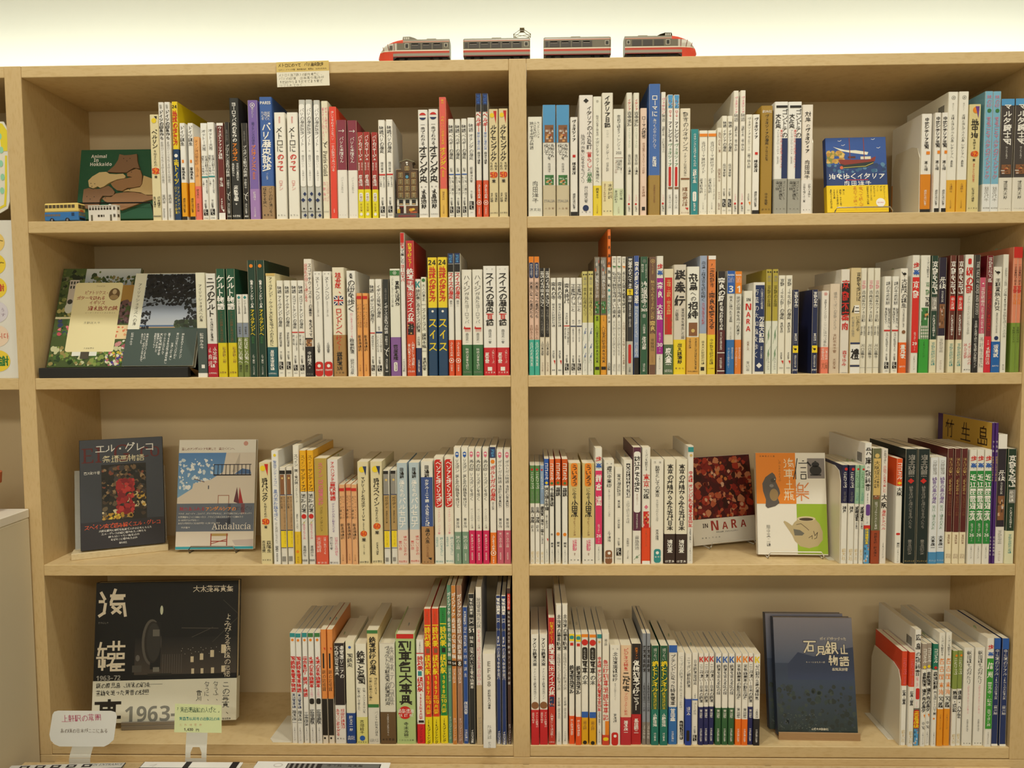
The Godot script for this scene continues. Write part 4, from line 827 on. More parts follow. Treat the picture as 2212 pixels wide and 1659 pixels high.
	fill_bay("second-row left bay", S2, [
		["book", "E9E6CE", "cream and slate spine beside face-out Irish books", 17.4, 189.0, 128, [306.7], "107-469K 'アイリッシュネスへの扉;^529 960 4E5A58;572-730W 松井ゆみ子;879-913W #rect .4 .75;960-1000W #rect 0 1", 0],
		["book", "EAE8E0", "white book with crimson foot band and large black title", 18.5, 187.4, 128, [325.3], "34-417K* 二つのケルト;430-650K その個別性と普遍性;^676 1000 B81E32;706-874W> 小辻梅子;706-899W< 山内淳;869-908W 編;955-968W =世界思想社", 0],
		["book", "24583E", "dark green book with bold white title and yellow band", 15.9, 195.5, 128, [344.1, 362.6], "60-377W* ケルト物語;385-673M 'ケルトの妖精と英雄の伝説;^682 1000 E3CF20;714-871M> '松島駿二郎;949-966M =原書房", 0],
		["paperback_book", "CFD4C4", "small white and green landscape paperback", 10.6, 149.3, 105, [377.1, 388.5], "^0 340 EDEADF;16-59T #dia .2 .8;70-237K ケルトを巡る旅;389-480K 河合隼雄;^345 518 8A93A4;524-837W おはなしの国へ;^518 1000 7E8E4A;853-939K 講談社", 0],
		["guidebook", "1E3F30", "tall dark green guidebook with yellow title", 14.9, 209.9, 146, [402.0, 417.8], "33-64O #disc .2 .75;167-405W* 絶景とファンタジーの島;416-643Y* アイルランドへ;650-712G '最新版;804-888W '山下直子;900-980W 'イカロス出版", 0],
		["book", "EFE7BC", "cream book with deep teal foot band", 18.0, 186.4, 128, [435.9], "0-24C #rect 0 1;33-698K アイルランド・ケルト文化を学ぶ人のために;^711 1000 22606A;737-935W* 風呂本武敏編;961-974W =世界思想社", 0],
		["pocket_paperback", "F2EFE2", "slim white pocket paperback with black and teal monogram", 12.0, 173.5, 108, [451.5, 464.8], "58-133K 物語;151-481K アイルランドの歴史;532-685K '波多野裕造著;731-820K '中公新書;843-922K #rc;954-963S =1215", 0],
		["pocket_paperback", "F3F0E6", "slim white pocket paperback with thin red stripe", 11.8, 173.5, 108, [476.9, 489.2], "54-133K 物語;151-500K スコットランドの歴史;532-543R #rect 0 1;560-727K> 'イギリス北部にある;560-671K< '誇り高き国;778-862K 中公新書;876-936K #rc;957-969S =2639", 0],
		["book", "F0E9DC", "tall cream book with black foot band and small painting", 14.8, 211.5, 146, [503.0], "32-377K> スコッチウイスキー;377-484K> の薫香;484-655K> * をたどって;36-363R< '琥珀色の向こう側にある;669-684K #rect 0 1;680-741M #town;^744 1000 2A2322;783-904W 中村隆文;919-929W 著;972-983S =昭和堂", 0],
		["pocket_paperback", "F3F0E8", "white pocket paperback with rounded red foot badge", 15.6, 189.2, 128, [520.0, 537.1], "18-29S =新書;49-272K ストーンヘンジ;280-428S '巨石文化の歴史と謎;671-774K 山田英春;858-997R #lab 0 1;878-917W #disc .3 .7;929-945W =筑摩選書", 0],
		["book", "EFE6CC", "thick cream book with large red title, British flag and tan band", 22.1, 195.8, 128, [558.1], "45-237R* 祖母姫、;260-344R #ukflag;368-614R* ロンドンへ;617-760R 行く！;^617 1000 B08850;771-944K* 椹野道流;956-971K =小学館", 0],
		["book", "F2F0E8", "white book with soft lettering in black and pink", 16.8, 190.0, 128, [580.3], "24-75K* 英国;79-388K の街を歩く;396-634V '街にあるミステリーを;634-785K 梅宮創造;832-983K '研究社出版", 0],
		["pocket_paperback", "F0A858", "small orange pocket paperback with red stripe near top", 9.7, 149.8, 105, [594.9, 605.3], "35-71R #rect 0 1;126-414K< イギリスだより;126-414M> 'カレル・チャペック旅行記;499-696K '飯島周編訳;858-938M 'ちくま文庫", 0],
		["pocket_paperback", "F2EFE4", "slim white pocket paperback with red stripe beside orange pair", 9.7, 174.6, 108, [617.9], "60-138K 物語;164-457K イギリスの歴史下;548-559R #rect 0 1;578-724K '清教徒革命から;793-871K 中公新書;884-944K #rc;970-979S =2319", 0],
		["pocket_paperback", "F2EFE6", "white pocket paperback with broad navy stripe", 12.6, 174.8, 108, [629.8], "58-398K イギリス帝国の歴史;484-527K '秋田;540-557N #rect 0 1;575-751K< 'にしたものとは;575-751K> 'アジアから考える;799-876K 中公新書;889-949K #rc;971-979S =2167", 0],
		["pocket_paperback", "2A2726", "black pocket paperback beside white and purple book", 12.2, 174.0, 108, [643.0], "93-223S '名画で読み解く;236-560W イギリス王家12の物語;582-682W '中野京子;708-790W #quill;820-928W '光文社新書;945-958W =907", 0],
		["paperback_book", "ECEBDC", "cream paperback with green head label and violet foot band", 18.7, 192.8, 128, [659.5], "16-62G #rect 0 1;19-58W #ring .35 .65;74-347K> * 貴族とは何か;78-355K< 'ノブレス・オブリージュの光と影;^636 1000 8A5CA0;706-850K* 君塚直隆;870-955W #lab .3 .65;877-952K '新潮選書", 0],
		["guidebook", "F0EEE8", "very tall slim white guidebook with red heading", 8.4, 256.5, 182, [674.6], "3-70R #rect .1 .9;67-111R 鉄道;114-213K で楽しむ;219-342R* ヨーロッパ;877-970K 'イカロス出版", 0],
		["guidebook", "C4222A", "tall red guidebook with large white and yellow title", 15.2, 242.2, 165, [687.9], "19-192Y* 列車で行こう！;204-371W* 鉄道王国;375-412W #cross;415-600W* スイスの旅;610-693K #town;^693 1000 D8501E;743-941W> 入門書にして決定版！;761-941W< 登山列車でアルプスへ;959-972W =世界の鉄道", 0],
		["book", "E9E7DA", "slim pale book with teal initial and navy foot", 10.7, 174.0, 108, [701.2], "24-88T =K;103-548K 時刻表に見るスイスの鉄道;588-685K '大内雅博;^710 1000 26305E;832-960W '交通新聞社新書", 0],
		["book", "F0EEDC", "slim white book with green leaf badge at head", 9.6, 177.3, 108, [711.6], "10-53G #disc .15 .85;67-240K '大人の遠足;274-279S #rect 0 1;307-538K スイスアルプス;562-716K 植物手帳;745-750S #rect 0 1;812-942K 高橋修著", 0],
		["guidebook", "F4D81A", "yellow and navy guidebook with red heading and large yellow title", 16.9, 212.3, 146, [727.0, 745.6], "22-63K =24;75-371R* 地球の歩き方;^423 1000 1E4468;443-463W #disc .25 .75;495-796Y* スイス", 0],
		["book", "F0EEE6", "thin white book with navy head and orange foot band", 10.6, 219.2, 165, [760.4, 772.7], "0-84N #rect 0 1;12-77U* 図説本;88-150K #rect 0 1;153-372R* スイスの歴史;380-434K '踊共二;^706 1000 E4562A;721-840W ふくろうの本;852-898W #ring .1 .9;909-963W '河出書房", 0],
		["paperback_book", "F1EEE2", "white paperback with small red cow and green foot band", 18.6, 190.0, 128, [788.7, 808.3], "45-206K 'ハイジ;210-510K 'が見たヨーロッパ;528-582R #cow;595-694K '森田安一;^707 1000 3C7040;739-940W '物語の背景を読む;958-972S =河出書房新社", 0],
		["paperback_book", "F3F1EA", "thick white paperback with bold title and red foot band", 23.1, 196.1, 128, [830.1, 853.4], "24-33S =百話;55-427K* スイスの歴史;427-484R* 百;484-544K* 話;575-705K '森田安一著;^744 1000 CE2028;761-887W> '人気シリーズ;757-887W< * 第百巻;921-956W #rect .3 .65;965-978W =刀水書房", 0],
	])
	fill_bay("second-row right bay", S2, [
		["book", "E9C4B0", "slim peach and white book with turquoise foot band", 9.5, 211.9, 146, [904.8, 914.5], "0-50O #rect 0 1;50-179N #lab .1 .9;62-167W '奈良で出会う;210-517K 天皇になった皇女たち;571-695M '生駒あさみ;^699 1000 44B4A0;719-921W '古代の女性天皇", 0],
		["book", "E8DEC8", "slim cream book whose upper spine is black with white title", 9.1, 191.2, 128, [924.1, 933.5], "0-641K #rect 0 .85;28-360W 若狭の水が奈良に湧く;378-611S 'お水取りとお水送り;679-813K '土岐直彦著;878-964M 'かもがわ出版", 0],
		["pocket_paperback", "F3F0E6", "white pocket paperback with small red flame", 10.4, 174.0, 108, [944.1, 955.2], "43-222K 奈良の寺;260-502K '奈良文化財研究所編;743-828K '岩波新書;847-890R #tri;942-956K =841", 0],
		["pocket_paperback", "F4F0E6", "white pocket paperback with thin red stripe, next to blue-striped pair", 11.2, 173.9, 108, [967.8], "57-261K 奈良時代;355-474K '木本好信著;488-497R #rect 0 1;512-687K> '律令国家の黄金期と;512-630K< '熾烈な権力闘争;791-872K 中公新書;881-952K #rc;966-976S =2725", 0],
		["pocket_paperback", "F4F0E6", "white pocket paperback with thin navy stripe", 10.3, 173.8, 108, [979.3, 990.2], "62-346K 正倉院のしごと;431-474K '西川;491-502N #rect 0 1;516-659K '宝物を守り伝える;796-872K 中公新書;881-952K #rc;967-976S =2744", 0],
		["guidebook", "D2C878", "olive guidebook with blue bellflowers on white foot", 9.7, 185.1, 128, [1000.6, 1010.7], "22-40K #bow;49-129S '楽学;156-427K '奈良仏像めぐり;^493 1000 EFEFE6;538-627N #flower;689-760N #flower;778-849N #flower;822-964K 'JTBパブリッシング", 0],
		["book", "7E6C58", "picture-spined book with lime green foot band", 9.9, 210.3, 146, [1022.1], "8-219S #town;156-344W '奈良散歩日記;375-477G #town;^492 1000 A8C02C;500-543K '豊穣;578-898K '入江泰吉記念奈良市写真;930-957K #rect .1 .9", 0],
		["book", "7E6C58", "picture-spined book with amber foot band", 11.2, 210.3, 146, [1034.0], "8-219S #town;156-344W '奈良散歩日記;375-477G #town;^492 1000 EAA42C;500-543K 'こころ;578-898K '入江泰吉記念奈良市写真;930-957K #rect .1 .9", 0],
		["atlas", "F07A28", "very tall orange atlas rising above all others", 6.3, 258.6, 182, [1043.4], "30-81K* 奈;106-141K* 良;164-192K* 歴;217-246K* 史;^259 1000 E9E6DA;265-404K* 地図帖;404-430T #dia .1 .9;446-582T 歴史探訪研究;588-645K '会編;911-968K 小学館", 0],
		["guidebook", "F2EFE4", "slim white guidebook with small green deer", 8.5, 211.0, 146, [1052.2, 1061.0], "12-58S '奈良;74-101G #cow;125-518K 弘法大師空海が歩いた奈良;537-837S 'お大師さまの足跡を辿る;907-969S '淡交社", 0],
		["guidebook", "F3EEDF", "slim white guidebook with small orange deer", 7.7, 210.5, 146, [1070.0], "9-56S '奈良;72-99O #cow;122-474K おとなの奈良絶景を旅する;548-914M '心の深いところを癒してくれる風景;922-969S '淡交社", 0],
		["guidebook", "2E2A2A", "black guidebook with yellow stripe and grey foot", 11.8, 210.1, 146, [1080.6], "16-211W* 興福寺のすべて;223-270W 歴史;273-324Y #rect 0 1;281-320K* 教え;332-383W 美術;399-594W '監修多川俊映・金子啓明;^715 1000 C4C0B4;742-903R #lab .25 .7;930-977K '小学館", 0],
		["book", "3858A4", "blue book with pale sky and big white vertical title", 9.4, 211.7, 146, [1092.2], "50-403W* 奈良の鹿と巡る四季;^419 853 8A9CC0;419-682W '知られざる鹿とともに;721-845W '川上悠介;857-1000K #rect 0 1", 0],
		["book", "2E5A3E", "tall green book with pale title and number", 13.7, 210.1, 146, [1106.0], "24-51S #ring .3 .7;62-182W> 'あなたの隣のやすらぎ;62-134W< '静寂の寺;206-402W 浄瑠璃寺;402-429W の;433-467W =365;484-515W 日;566-649W '小林亜里;673-786W* 佐伯功勝;903-975W '淡交社版", 0],
		["guidebook", "74503C", "tall brown guidebook with gold title and tan band", 12.1, 209.3, 146, [1120.8], "21-52C #ring .2 .8;59-145C 'とっておき;196-527C '魅力あふれるうるわし古都;541-627C* 奈良;634-655C へ;^651 916 B08A54;692-799K '京阪祥江;834-896M 'イカロス", 0],
		["guidebook", "ECE8DC", "white guidebook with magenta panel and red and blue heading", 12.3, 210.7, 146, [1133.5], "65-109R* 歩;116-164B* 楽;^185 825 A81E92;212-356W* 奈良;404-534W* 大和路;643-719W '地図で歩く;732-763W =30;766-808W 'コース;835-958K 'JTBパブリッシング", 0],
		["book", "E6DAB8", "cream illustrated book with red title panel and green foot", 17.6, 188.0, 128, [1149.5], "82-619R #rect .1 .85;101-431C 茶粥・茶飯・奈良茶碗;454-608M> '全国に伝播した;454-608M< '奈良茶の秘密;638-685K '―;^715 1000 566E4C;746-907W* 鹿谷勲;953-976W =淡交社", 0],
		["book", "DCD4C4", "thick grey book with large brushed black title and yellow foot", 22.4, 195.5, 128, [1169.8], "48-136K* 桜;151-254K* 奉;277-372K* 行;395-675K> '幕末奈良を再生した男;402-505K< '川路聖謨;^682 1000 F4D824;712-903K* 出久根達郎;937-951M =養徳社", 0],
		["book", "F0EFE4", "thick white book with small brown photograph and orange foot", 22.3, 191.6, 128, [1192.7], "62-217K* 飛鳥;224-315K への;322-480K* 招待;518-642M #rect .15 .85;555-631C #disc .35 .65;^653 1000 E3AC4A;664-954K> '飛鳥学冠位叙任試験実行委員会著;664-758K< '今尾文昭編;965-977K =中央公論新社", 0],
		["book", "9DABC6", "pale blue and cream book with black and red title", 13.4, 210.7, 146, [1210.9], "46-384K '飛鳥・藤原京を読み解く;394-576R '古代国家誕生の軌跡;^654 1000 EFE0A0;716-917K '奈良文化財研究所編;938-969K #rect .2 .7", 0],
		["book", "E6843C", "orange book with white head and yellow foot band", 14.0, 210.3, 146, [1225.5], "0-31W #rect 0 1;62-305K '「宗教都市」;308-616K 奈良を考える;^664 1000 EFD42C;698-917K '中世都市研究会編;945-955M =山川出版社", 0],
		["book", "2A1E1C", "black book framed in gold lines with white title", 15.1, 183.1, 128, [1242.7], "0-1000C #rect 0 .06;63-291W* 奈良の鹿;299-571W* 鹿の国の初めての本;^571 1000 5A1E1E;590-763W '奈良の鹿愛護会監修;787-795W #rect .05 .95;838-944W '京阪奈新書;964-972W #rect .05 .95", 0],
		["book", "E6E4D8", "white book with blue head numbered three and blue foot", 14.1, 183.4, 128, [1259.5], "0-218B #rect 0 1;29-49W =NARA;57-112W =奈良女子;143-206W =3;241-520K '奈良に蒔かれた言葉Ⅱ;540-662S '近世・近代の思想;^666 1000 3070B4;740-850W> '奈良女子大学;740-937W< 'ユーラシア研究センター", 0],
		["book", "E6E4D8", "white book with orange head numbered one and orange foot", 12.2, 182.7, 128, [1273.7], "0-215O #rect 0 1;26-46W =NARA;54-109W =奈良女子;140-203W =1;239-621K '近世の奈良を見つめ直す;^665 1000 E8842C;739-850W> '奈良女子大学;739-936W< 'ユーラシア研究センター", 0],
		["book", "EFEDE0", "white book with large spaced red Latin capitals", 16.1, 147.9, 105, [1290.8], "88-122K =IN;151-229R =N;254-312R =A;336-395R =R;424-483R =A;600-717M '写真と文;844-961S '青幻舎", 0],
		["book", "EDEAE0", "thick white book with large indigo title panel", 20.8, 162.9, 108, [1309.8], "31-973N #rect .18 .95;62-292W> '入江泰吉の心象風景;62-832W< '万葉の大和路を歩く;314-655W> * 万葉大和路;694-832W> '写真入江泰吉;876-938W #dia .3 .8", 0],
		["guidebook", "B8A83C", "olive guidebook with green leaves on pale foot", 10.2, 186.0, 128, [1327.6, 1338.9], "17-36K #bow;56-118S '楽学;152-357K '京都のお庭;^493 1000 E9EBDC;543-682G #leaf;737-853G #leaf;845-961K 'スイブックス", 0],
		["pocket_paperback", "F1EDDC", "slim white pocket paperback with thin title and red flame", 12.2, 174.9, 108, [1350.6, 1363.0], "33-107K 京都;131-328K '〈千年の都〉;332-447K の歴史;475-582K '高橋昌明;779-852K '岩波新書;865-901R #tri;934-947S =1503", 0],
		["pocket_paperback", "262C54", "small navy pocket paperback with yellow bird label", 10.7, 149.2, 105, [1374.8, 1409.7], "24-207W* 京都の平熱;519-645W '鷲田清一;664-750Y #rect 0 1;683-731K #bird;779-924W '講談社学術文庫;943-967W =2167", 0],
		["paperback_book", "EFEAE0", "slim white paperback with coral foot band", 13.6, 147.0, 105, [1427.7], "20-54R #ring .2 .8;103-367K '京都SFアンソロジー;377-671S 'ここに浮かぶ景色;^680 1000 F08468;695-832W> '八篇の物語;695-832W< '京都在住;867-945M =文庫", 0],
		["book", "E3D2BC", "faded cream and pink book with pale title", 17.9, 159.3, 108, [1444.9], "88-381S '喫茶いっぱいの京都;390-508S 'ふたたび;553-769M '木村衣有子著;^706 1000 DCCAB2;833-950M '文藝文庫", 0],
		["book", "E8E2D6", "thick book with large bold pink-red brush title over dark spots", 15.7, 184.7, 128, [1462.4], "134-437K #rect .05 .95;87-204R* 京;204-305R* 都;313-390R* 不;398-491R* 案;507-581R* 内;779-927R 森まゆみ;989-997K =世界思想社", 0],
		["book", "DCC898", "tan book with white stamped foot and brushed title", 17.9, 186.8, 128, [1479.7], "41-314K> 京都を歩けば;352-429W #rect .35 .85;360-421K* 仁;452-598K> 'にあたる;460-652S< '町の看板小路案内;705-721N #rect 0 1;^725 917 F0EEE8;759-875K* 禮;921-936N #rect 0 1;940-1000W #rect 0 1", 0],
		["book", "EBE6D4", "slim white book with pink and grey spaced title", 11.2, 186.5, 128, [1494.6, 1506.5, 1518.6], "114-198V '京都;210-510K '古民家カフェ日和;544-644K> '古都の記憶を;552-637K< '旅する45軒;714-860K '川口葉子;944-947S #rect 0 1", 0],
		["pocket_paperback", "F3F0E6", "white pocket paperback with broad red stripe", 12.2, 171.5, 108, [1535.2, 1550.5], "54-293K '謎の平安前期;321-533K> '桓武天皇から;321-487K< '道長誕生まで;550-566R #rect 0 1;579-773K '古代の転換期をよむ;796-870K 中公新書;884-953K #rc;971-981S =2783", 0],
		["paperback_book", "F0ECE0", "white paperback with orange foot band and small round picture", 13.7, 185.4, 128, [1564.9], "28-79K #bird;96-374K 大極殿の誕生;382-561K '古代天皇の象徴に迫る;587-625M #disc .3 .8;^706 1000 EF6A1E;728-860W* 重見泰;928-945W =歴史文化", 0],
		["guidebook", "ECE9DE", "white guidebook with long red panel", 13.0, 208.2, 146, [1584.6], "61-106R* 歩;118-171B* 楽;^186 827 DC2E22;212-368W* 京都;649-724W '地図で歩く;736-762W =29;770-808W 'コース;850-975K 'JTBパブリッシング", 0],
		["book", "EDEBDF", "white illustrated book with bright green foot and green title", 17.3, 208.0, 146, [1602.1], "15-190K> 'ニッポンを解剖する;216-345G> 京都;349-433K> 図鑑;444-596G #town;596-710G #grid;^710 1000 3CA23A;725-869K 'JTBパブリッシング", 0],
		["book", "234234", "dark green book with heavy outlined white title and cream foot", 12.1, 207.1, 146, [1618.1], "46-332W* 京都を学ぶ;351-469S #rect .05 .95;358-457W '洛北編;503-686W 文化資源を発掘する;^713 1000 E9E2C0;735-937T '京都学研究会編", 0],
		["book", "2E2438", "dark violet book with tan picture and cream foot", 14.1, 204.0, 146, [1632.8], "163-271W 丹後;286-387W '海の京都の旅;402-611M #town;^677 1000 E8E2D2;700-820S '京都学会;890-975M 'ナカニシヤ", 0],
		["book", "6A3228", "brown book with heavy outlined white title and red panel", 10.7, 207.3, 146, [1649.3, 1662.9], "47-333W* 京都を学ぶ;344-469R #rect .05 .95;355-458W '南山城編;504-679W 文化資源を発掘する;^717 1000 EBE3C2;747-945T '京都学研究会編", 0],
		["book", "EDEAE0", "white book with fat shadowed red and black title", 15.3, 208.2, 146, [1677.0], "33-82R #lab .3 .7;105-324R* 絹の都;347-673S 'プラム・ステイビングとめぐる京都;741-930R> 'イギリス詩人の;748-877R< '詠んだ京都;968-979K =研究社", 0],
		["book", "3A3634", "dark grey book with sideways white capitals", 11.0, 207.7, 146, [1691.0], "57-505W ~THE TALE OF GENJI AND KYOTO;^535 1000 2A2624;554-740W '日本語と英語で読む;748-960W '紫式部の京都ガイド", 0],
		["paperback_book", "D05A78", "slim pink and white paperback", 11.0, 168.1, 108, [1702.5], "54-72W #dia .3 .7;101-303W '京都桜案内;312-584W '京都で満開の桜を楽しむ;^589 1000 EAE2D6;622-951S '光村推古書院", 0],
		["guidebook", "7A1E2A", "tall crimson picture-spined guidebook", 11.7, 206.5, 146, [1714.1], "14-227W '京都名所図鑑;258-487R '京都坂めぐり;495-640R '水辺歩き;^689 1000 D82838;720-762W '文と絵;777-930W 水野克比古", 0],
		["paperback_book", "EEEBDE", "white paperback with bright blue foot band", 15.3, 186.5, 128, [1727.9], "30-76K #bird;102-414K 王朝貴族と外交;431-626K '国際社会のなかの平安日本;651-694N #disc .25 .75;^706 1000 1E66B4;732-854W* 渡邊誠;930-943W =歴史文化", 0],
		["book", "EDEBDF", "slim white book left of orange and green pair", 10.2, 208.0, 146, [1741.0], "112-264S '京都散歩バス路線;286-476K 'バス路●KYOTO;483-703S '京都を使うバスの本;930-976S '青幻舎", 0],
		["magazine", "E89070", "tall orange and green magazine at right end", 8.6, 220.9, 165, [1757.8, 1766.7], "0-86R #rect 0 1;128-303K '一日乗車券で巡る;307-364R* 京都;371-456O さんぽ;^603 1000 7E9A3C;635-763K '京阪神エルマガ", 0],
	])
	fill_bay("third-row left bay", S3, [
		["paperback_book", "E6D9A8", "cream paperback with red and gold wedge  first in row", 20.7, 188.6, 128, [414.9], "26-84Y #disc .1 .6;13-128R #tri;145-383K* 現代バスク;396-537K を知るための;546-612O #disc .1 .9;555-604R =50;621-648K* 章;766-885K> 萩尾生;766-885K< 吉田浩美;952-965K =明石書店", 0],
		["book", "F0EFEA", "tall white book with yellow dot near head and blue-grey title", 13.6, 210.7, 146, [434.6], "20-59Y #disc .3 .7;87-315B '聖地サンティアゴへ;339-614B '星の巡礼路を歩く;630-819S '花と笑顔に包まれて;835-890K '著者;902-976K '書肆侃侃房", 0],
		["paperback_book", "E9E4D8", "small paperback with painted figure, brown title and yellow label", 11.0, 180.2, 128, [448.3, 460.1], "32-69K #rect 0 1;74-278M #rect .1 .8;74-148C #disc .3 .65;278-285N #rect 0 1;^291 643 B89468;301-629K> 'サンティアゴ・デ・コンポステーラと;301-426K< '巡礼の道;643-652N #rect 0 1;652-823Y #rect 0 1;657-786K> 'グザヴィエ・バラル;823-829N #rect 0 1;916-967S #rect .15 .8", 0],
		["guidebook", "EFECDF", "tall white guidebook with golden foot", 11.6, 220.0, 165, [472.5], "72-177K スペイン;200-328K 美・食の旅;335-482K 'バスクとナバーラ;576-704K '植野めぐみ・山口純子;^727 1000 E9C22C;750-833M 'コロナ・ブックス;878-915O #disc .2 .7;938-991M '平凡社", 0],
		["book", "E6E4DC", "book with bright yellow upper half and white lower half", 11.8, 211.9, 146, [486.2, 499.3], "^4 362 F0B41E;43-152K 'スペイン;160-366K サンティアゴ;378-546K 巡礼の道;549-608R #disc .1 .9;612-647C #leaf;647-779V '聖地をめざす旅;834-935K '高森玲子;955-974K #grid", 0],
		["book", "C0A24C", "thick ochre book with pink lettered title and coral foot", 23.2, 196.5, 128, [518.1], "38-177V* スペイン;203-439V* 奥の細道紀行;456-713K 'バスク・アンダルシア…;^726 1000 DE5A40;739-903W> 'は遠い地のような;739-886W< '太田尚樹;975-992W =彩流社", 0],
		["book", "EAE6E2", "thick white book with red outlined title and purple subtitle", 19.8, 194.1, 128, [540.4], "17-205R* アルハンブラ;209-389R* 宮殿物語;414-692P 'グラナダの光と影をたどる;734-858K< '西川和子著;734-918V> '幻想的な物語を;973-991K =彩流社", 0],
		["pocket_paperback", "E9B07C", "small orange pocket paperback with red stripe near top", 10.3, 148.2, 105, [556.7, 567.9, 579.0], "45-82R #rect 0 1;135-432K< スペイン旅行記;135-432M> 'カレル・チャペック;482-684K '飯島周編訳;874-958M 'ちくま文庫", 0],
		["paperback_book", "E6DAB0", "thick cream long-titled paperback with blue and gold wedge and orange circle", 20.3, 189.6, 128, [595.5], "44-105Y #disc .15 .7;44-135N #tri;144-581K* マドリードとカスティーリャ;590-669K を知るための;669-730O #disc .05 .95;677-721R =60;743-778K* 章;804-905K '川成洋・下山静香;970-988K =明石書店", 0],
		["paperback_book", "E6DAB0", "thick cream short-titled paperback with blue and gold wedge and orange circle", 21.9, 189.7, 128, [619.4], "44-105Y #disc .15 .7;44-135N #tri;157-432K* 現代スペイン;441-589K を知るための;598-663O #disc .05 .95;607-655R =60;677-712K* 章;786-912K '坂東省次編著;969-987K =明石書店", 0],
		["paperback_book", "E4E2D8", "small paperback with portrait photograph, tan panel and yellow label", 11.4, 173.8, 108, [638.4, 651.4], "5-38K #rect 0 .85;38-258S #rect .05 .85;72-129C #disc .3 .7;253-261N #rect 0 1;^263 636 B4945C;277-406K ガウディ;425-559K '建築家の見た夢;636-643N #rect 0 1;643-817Y #rect .05 .9;650-808K 'フィリップ・ティエボー;827-832N #rect 0 1;927-970S #rect .2 .7", 0],
		["book", "B9CAD2", "pale sky-blue book fading to pink with outlined white title", 19.3, 187.5, 128, [667.1, 688.9], "44-150K* 田澤耕;168-331W* 僕たちの;344-636W* バルセロナ;^658 1000 E6D4C4;715-910R> 懐かしい日々の;768-857R< 思い出;962-980R =西田書店", 0],
		["book", "EAE8DC", "thick book with blue dusk picture, white head and tan foot", 22.2, 190.1, 128, [712.7], "35-152K* 田澤耕;^152 631 3C5490;170-396W* カタルーニャ語;413-626W* 小さなことば;^631 1000 B48A5A;648-792K* 僕の人生;796-927M '人生の言葉;935-961K #tri;970-983K =左右社", 0],
		["book", "EEE6D4", "white book with rounded red title lozenge and pale blue lettering", 16.8, 197.6, 128, [734.1, 752.6], "21-468R #lab .05 .85;33-460W* ペソアと歩くリスボン;481-719V 'フェルナンド・ペソア著;^728 1000 E8E8DC;745-920T> '詩人のまなざし;745-837T< '近藤紀子訳;966-983T =彩流社", 0],
		["book", "F0EDDF", "tall white book with blue tram badge and green foot band", 12.7, 214.9, 146, [768.2, 781.7], "35-84B #tram;96-211K リスボン;227-511K 坂と花の路地を抜けて;603-688K '青目海;^722 1000 7C9A84;753-872W '旅の小箱;910-972W '書肆侃侃房", 0],
		["book", "F0EDDF", "tall white book with pink tram badge and crimson foot band", 11.5, 213.5, 146, [794.0, 806.5, 819.6], "27-77V #tram;96-193K 光の街;208-451K 'リスボンを歩く;516-690S 'オノリオ悦子・谷澤;^709 1000 D4245C;740-883W 愛しきポルトガル;902-967W '書肆侃侃房", 0],
		["book", "EEEAE0", "slim white book with navy head and orange foot, among tram books", 11.5, 215.7, 146, [832.9], "0-92N #rect 0 1;19-84U* 図説本;107-141O #disc .1 .9;157-459R* ポルトガルの歴史;466-535K '金七紀男;^730 1000 EC7A22;753-879W* ふくろうの本;883-929W #ring .1 .9;940-994W '河出書房", 0],
		["book", "EEEAE0", "slim white book with red tram badge and rose foot band", 12.3, 211.2, 146, [845.8, 858.9], "23-74V #tram;93-295K 'ポルトガル物語;307-508K '漁師町の春夏秋冬;598-683K '青目海;^706 1000 C86074;726-854W '思い出の小箱;901-963W '書肆侃侃房", 0],
	])
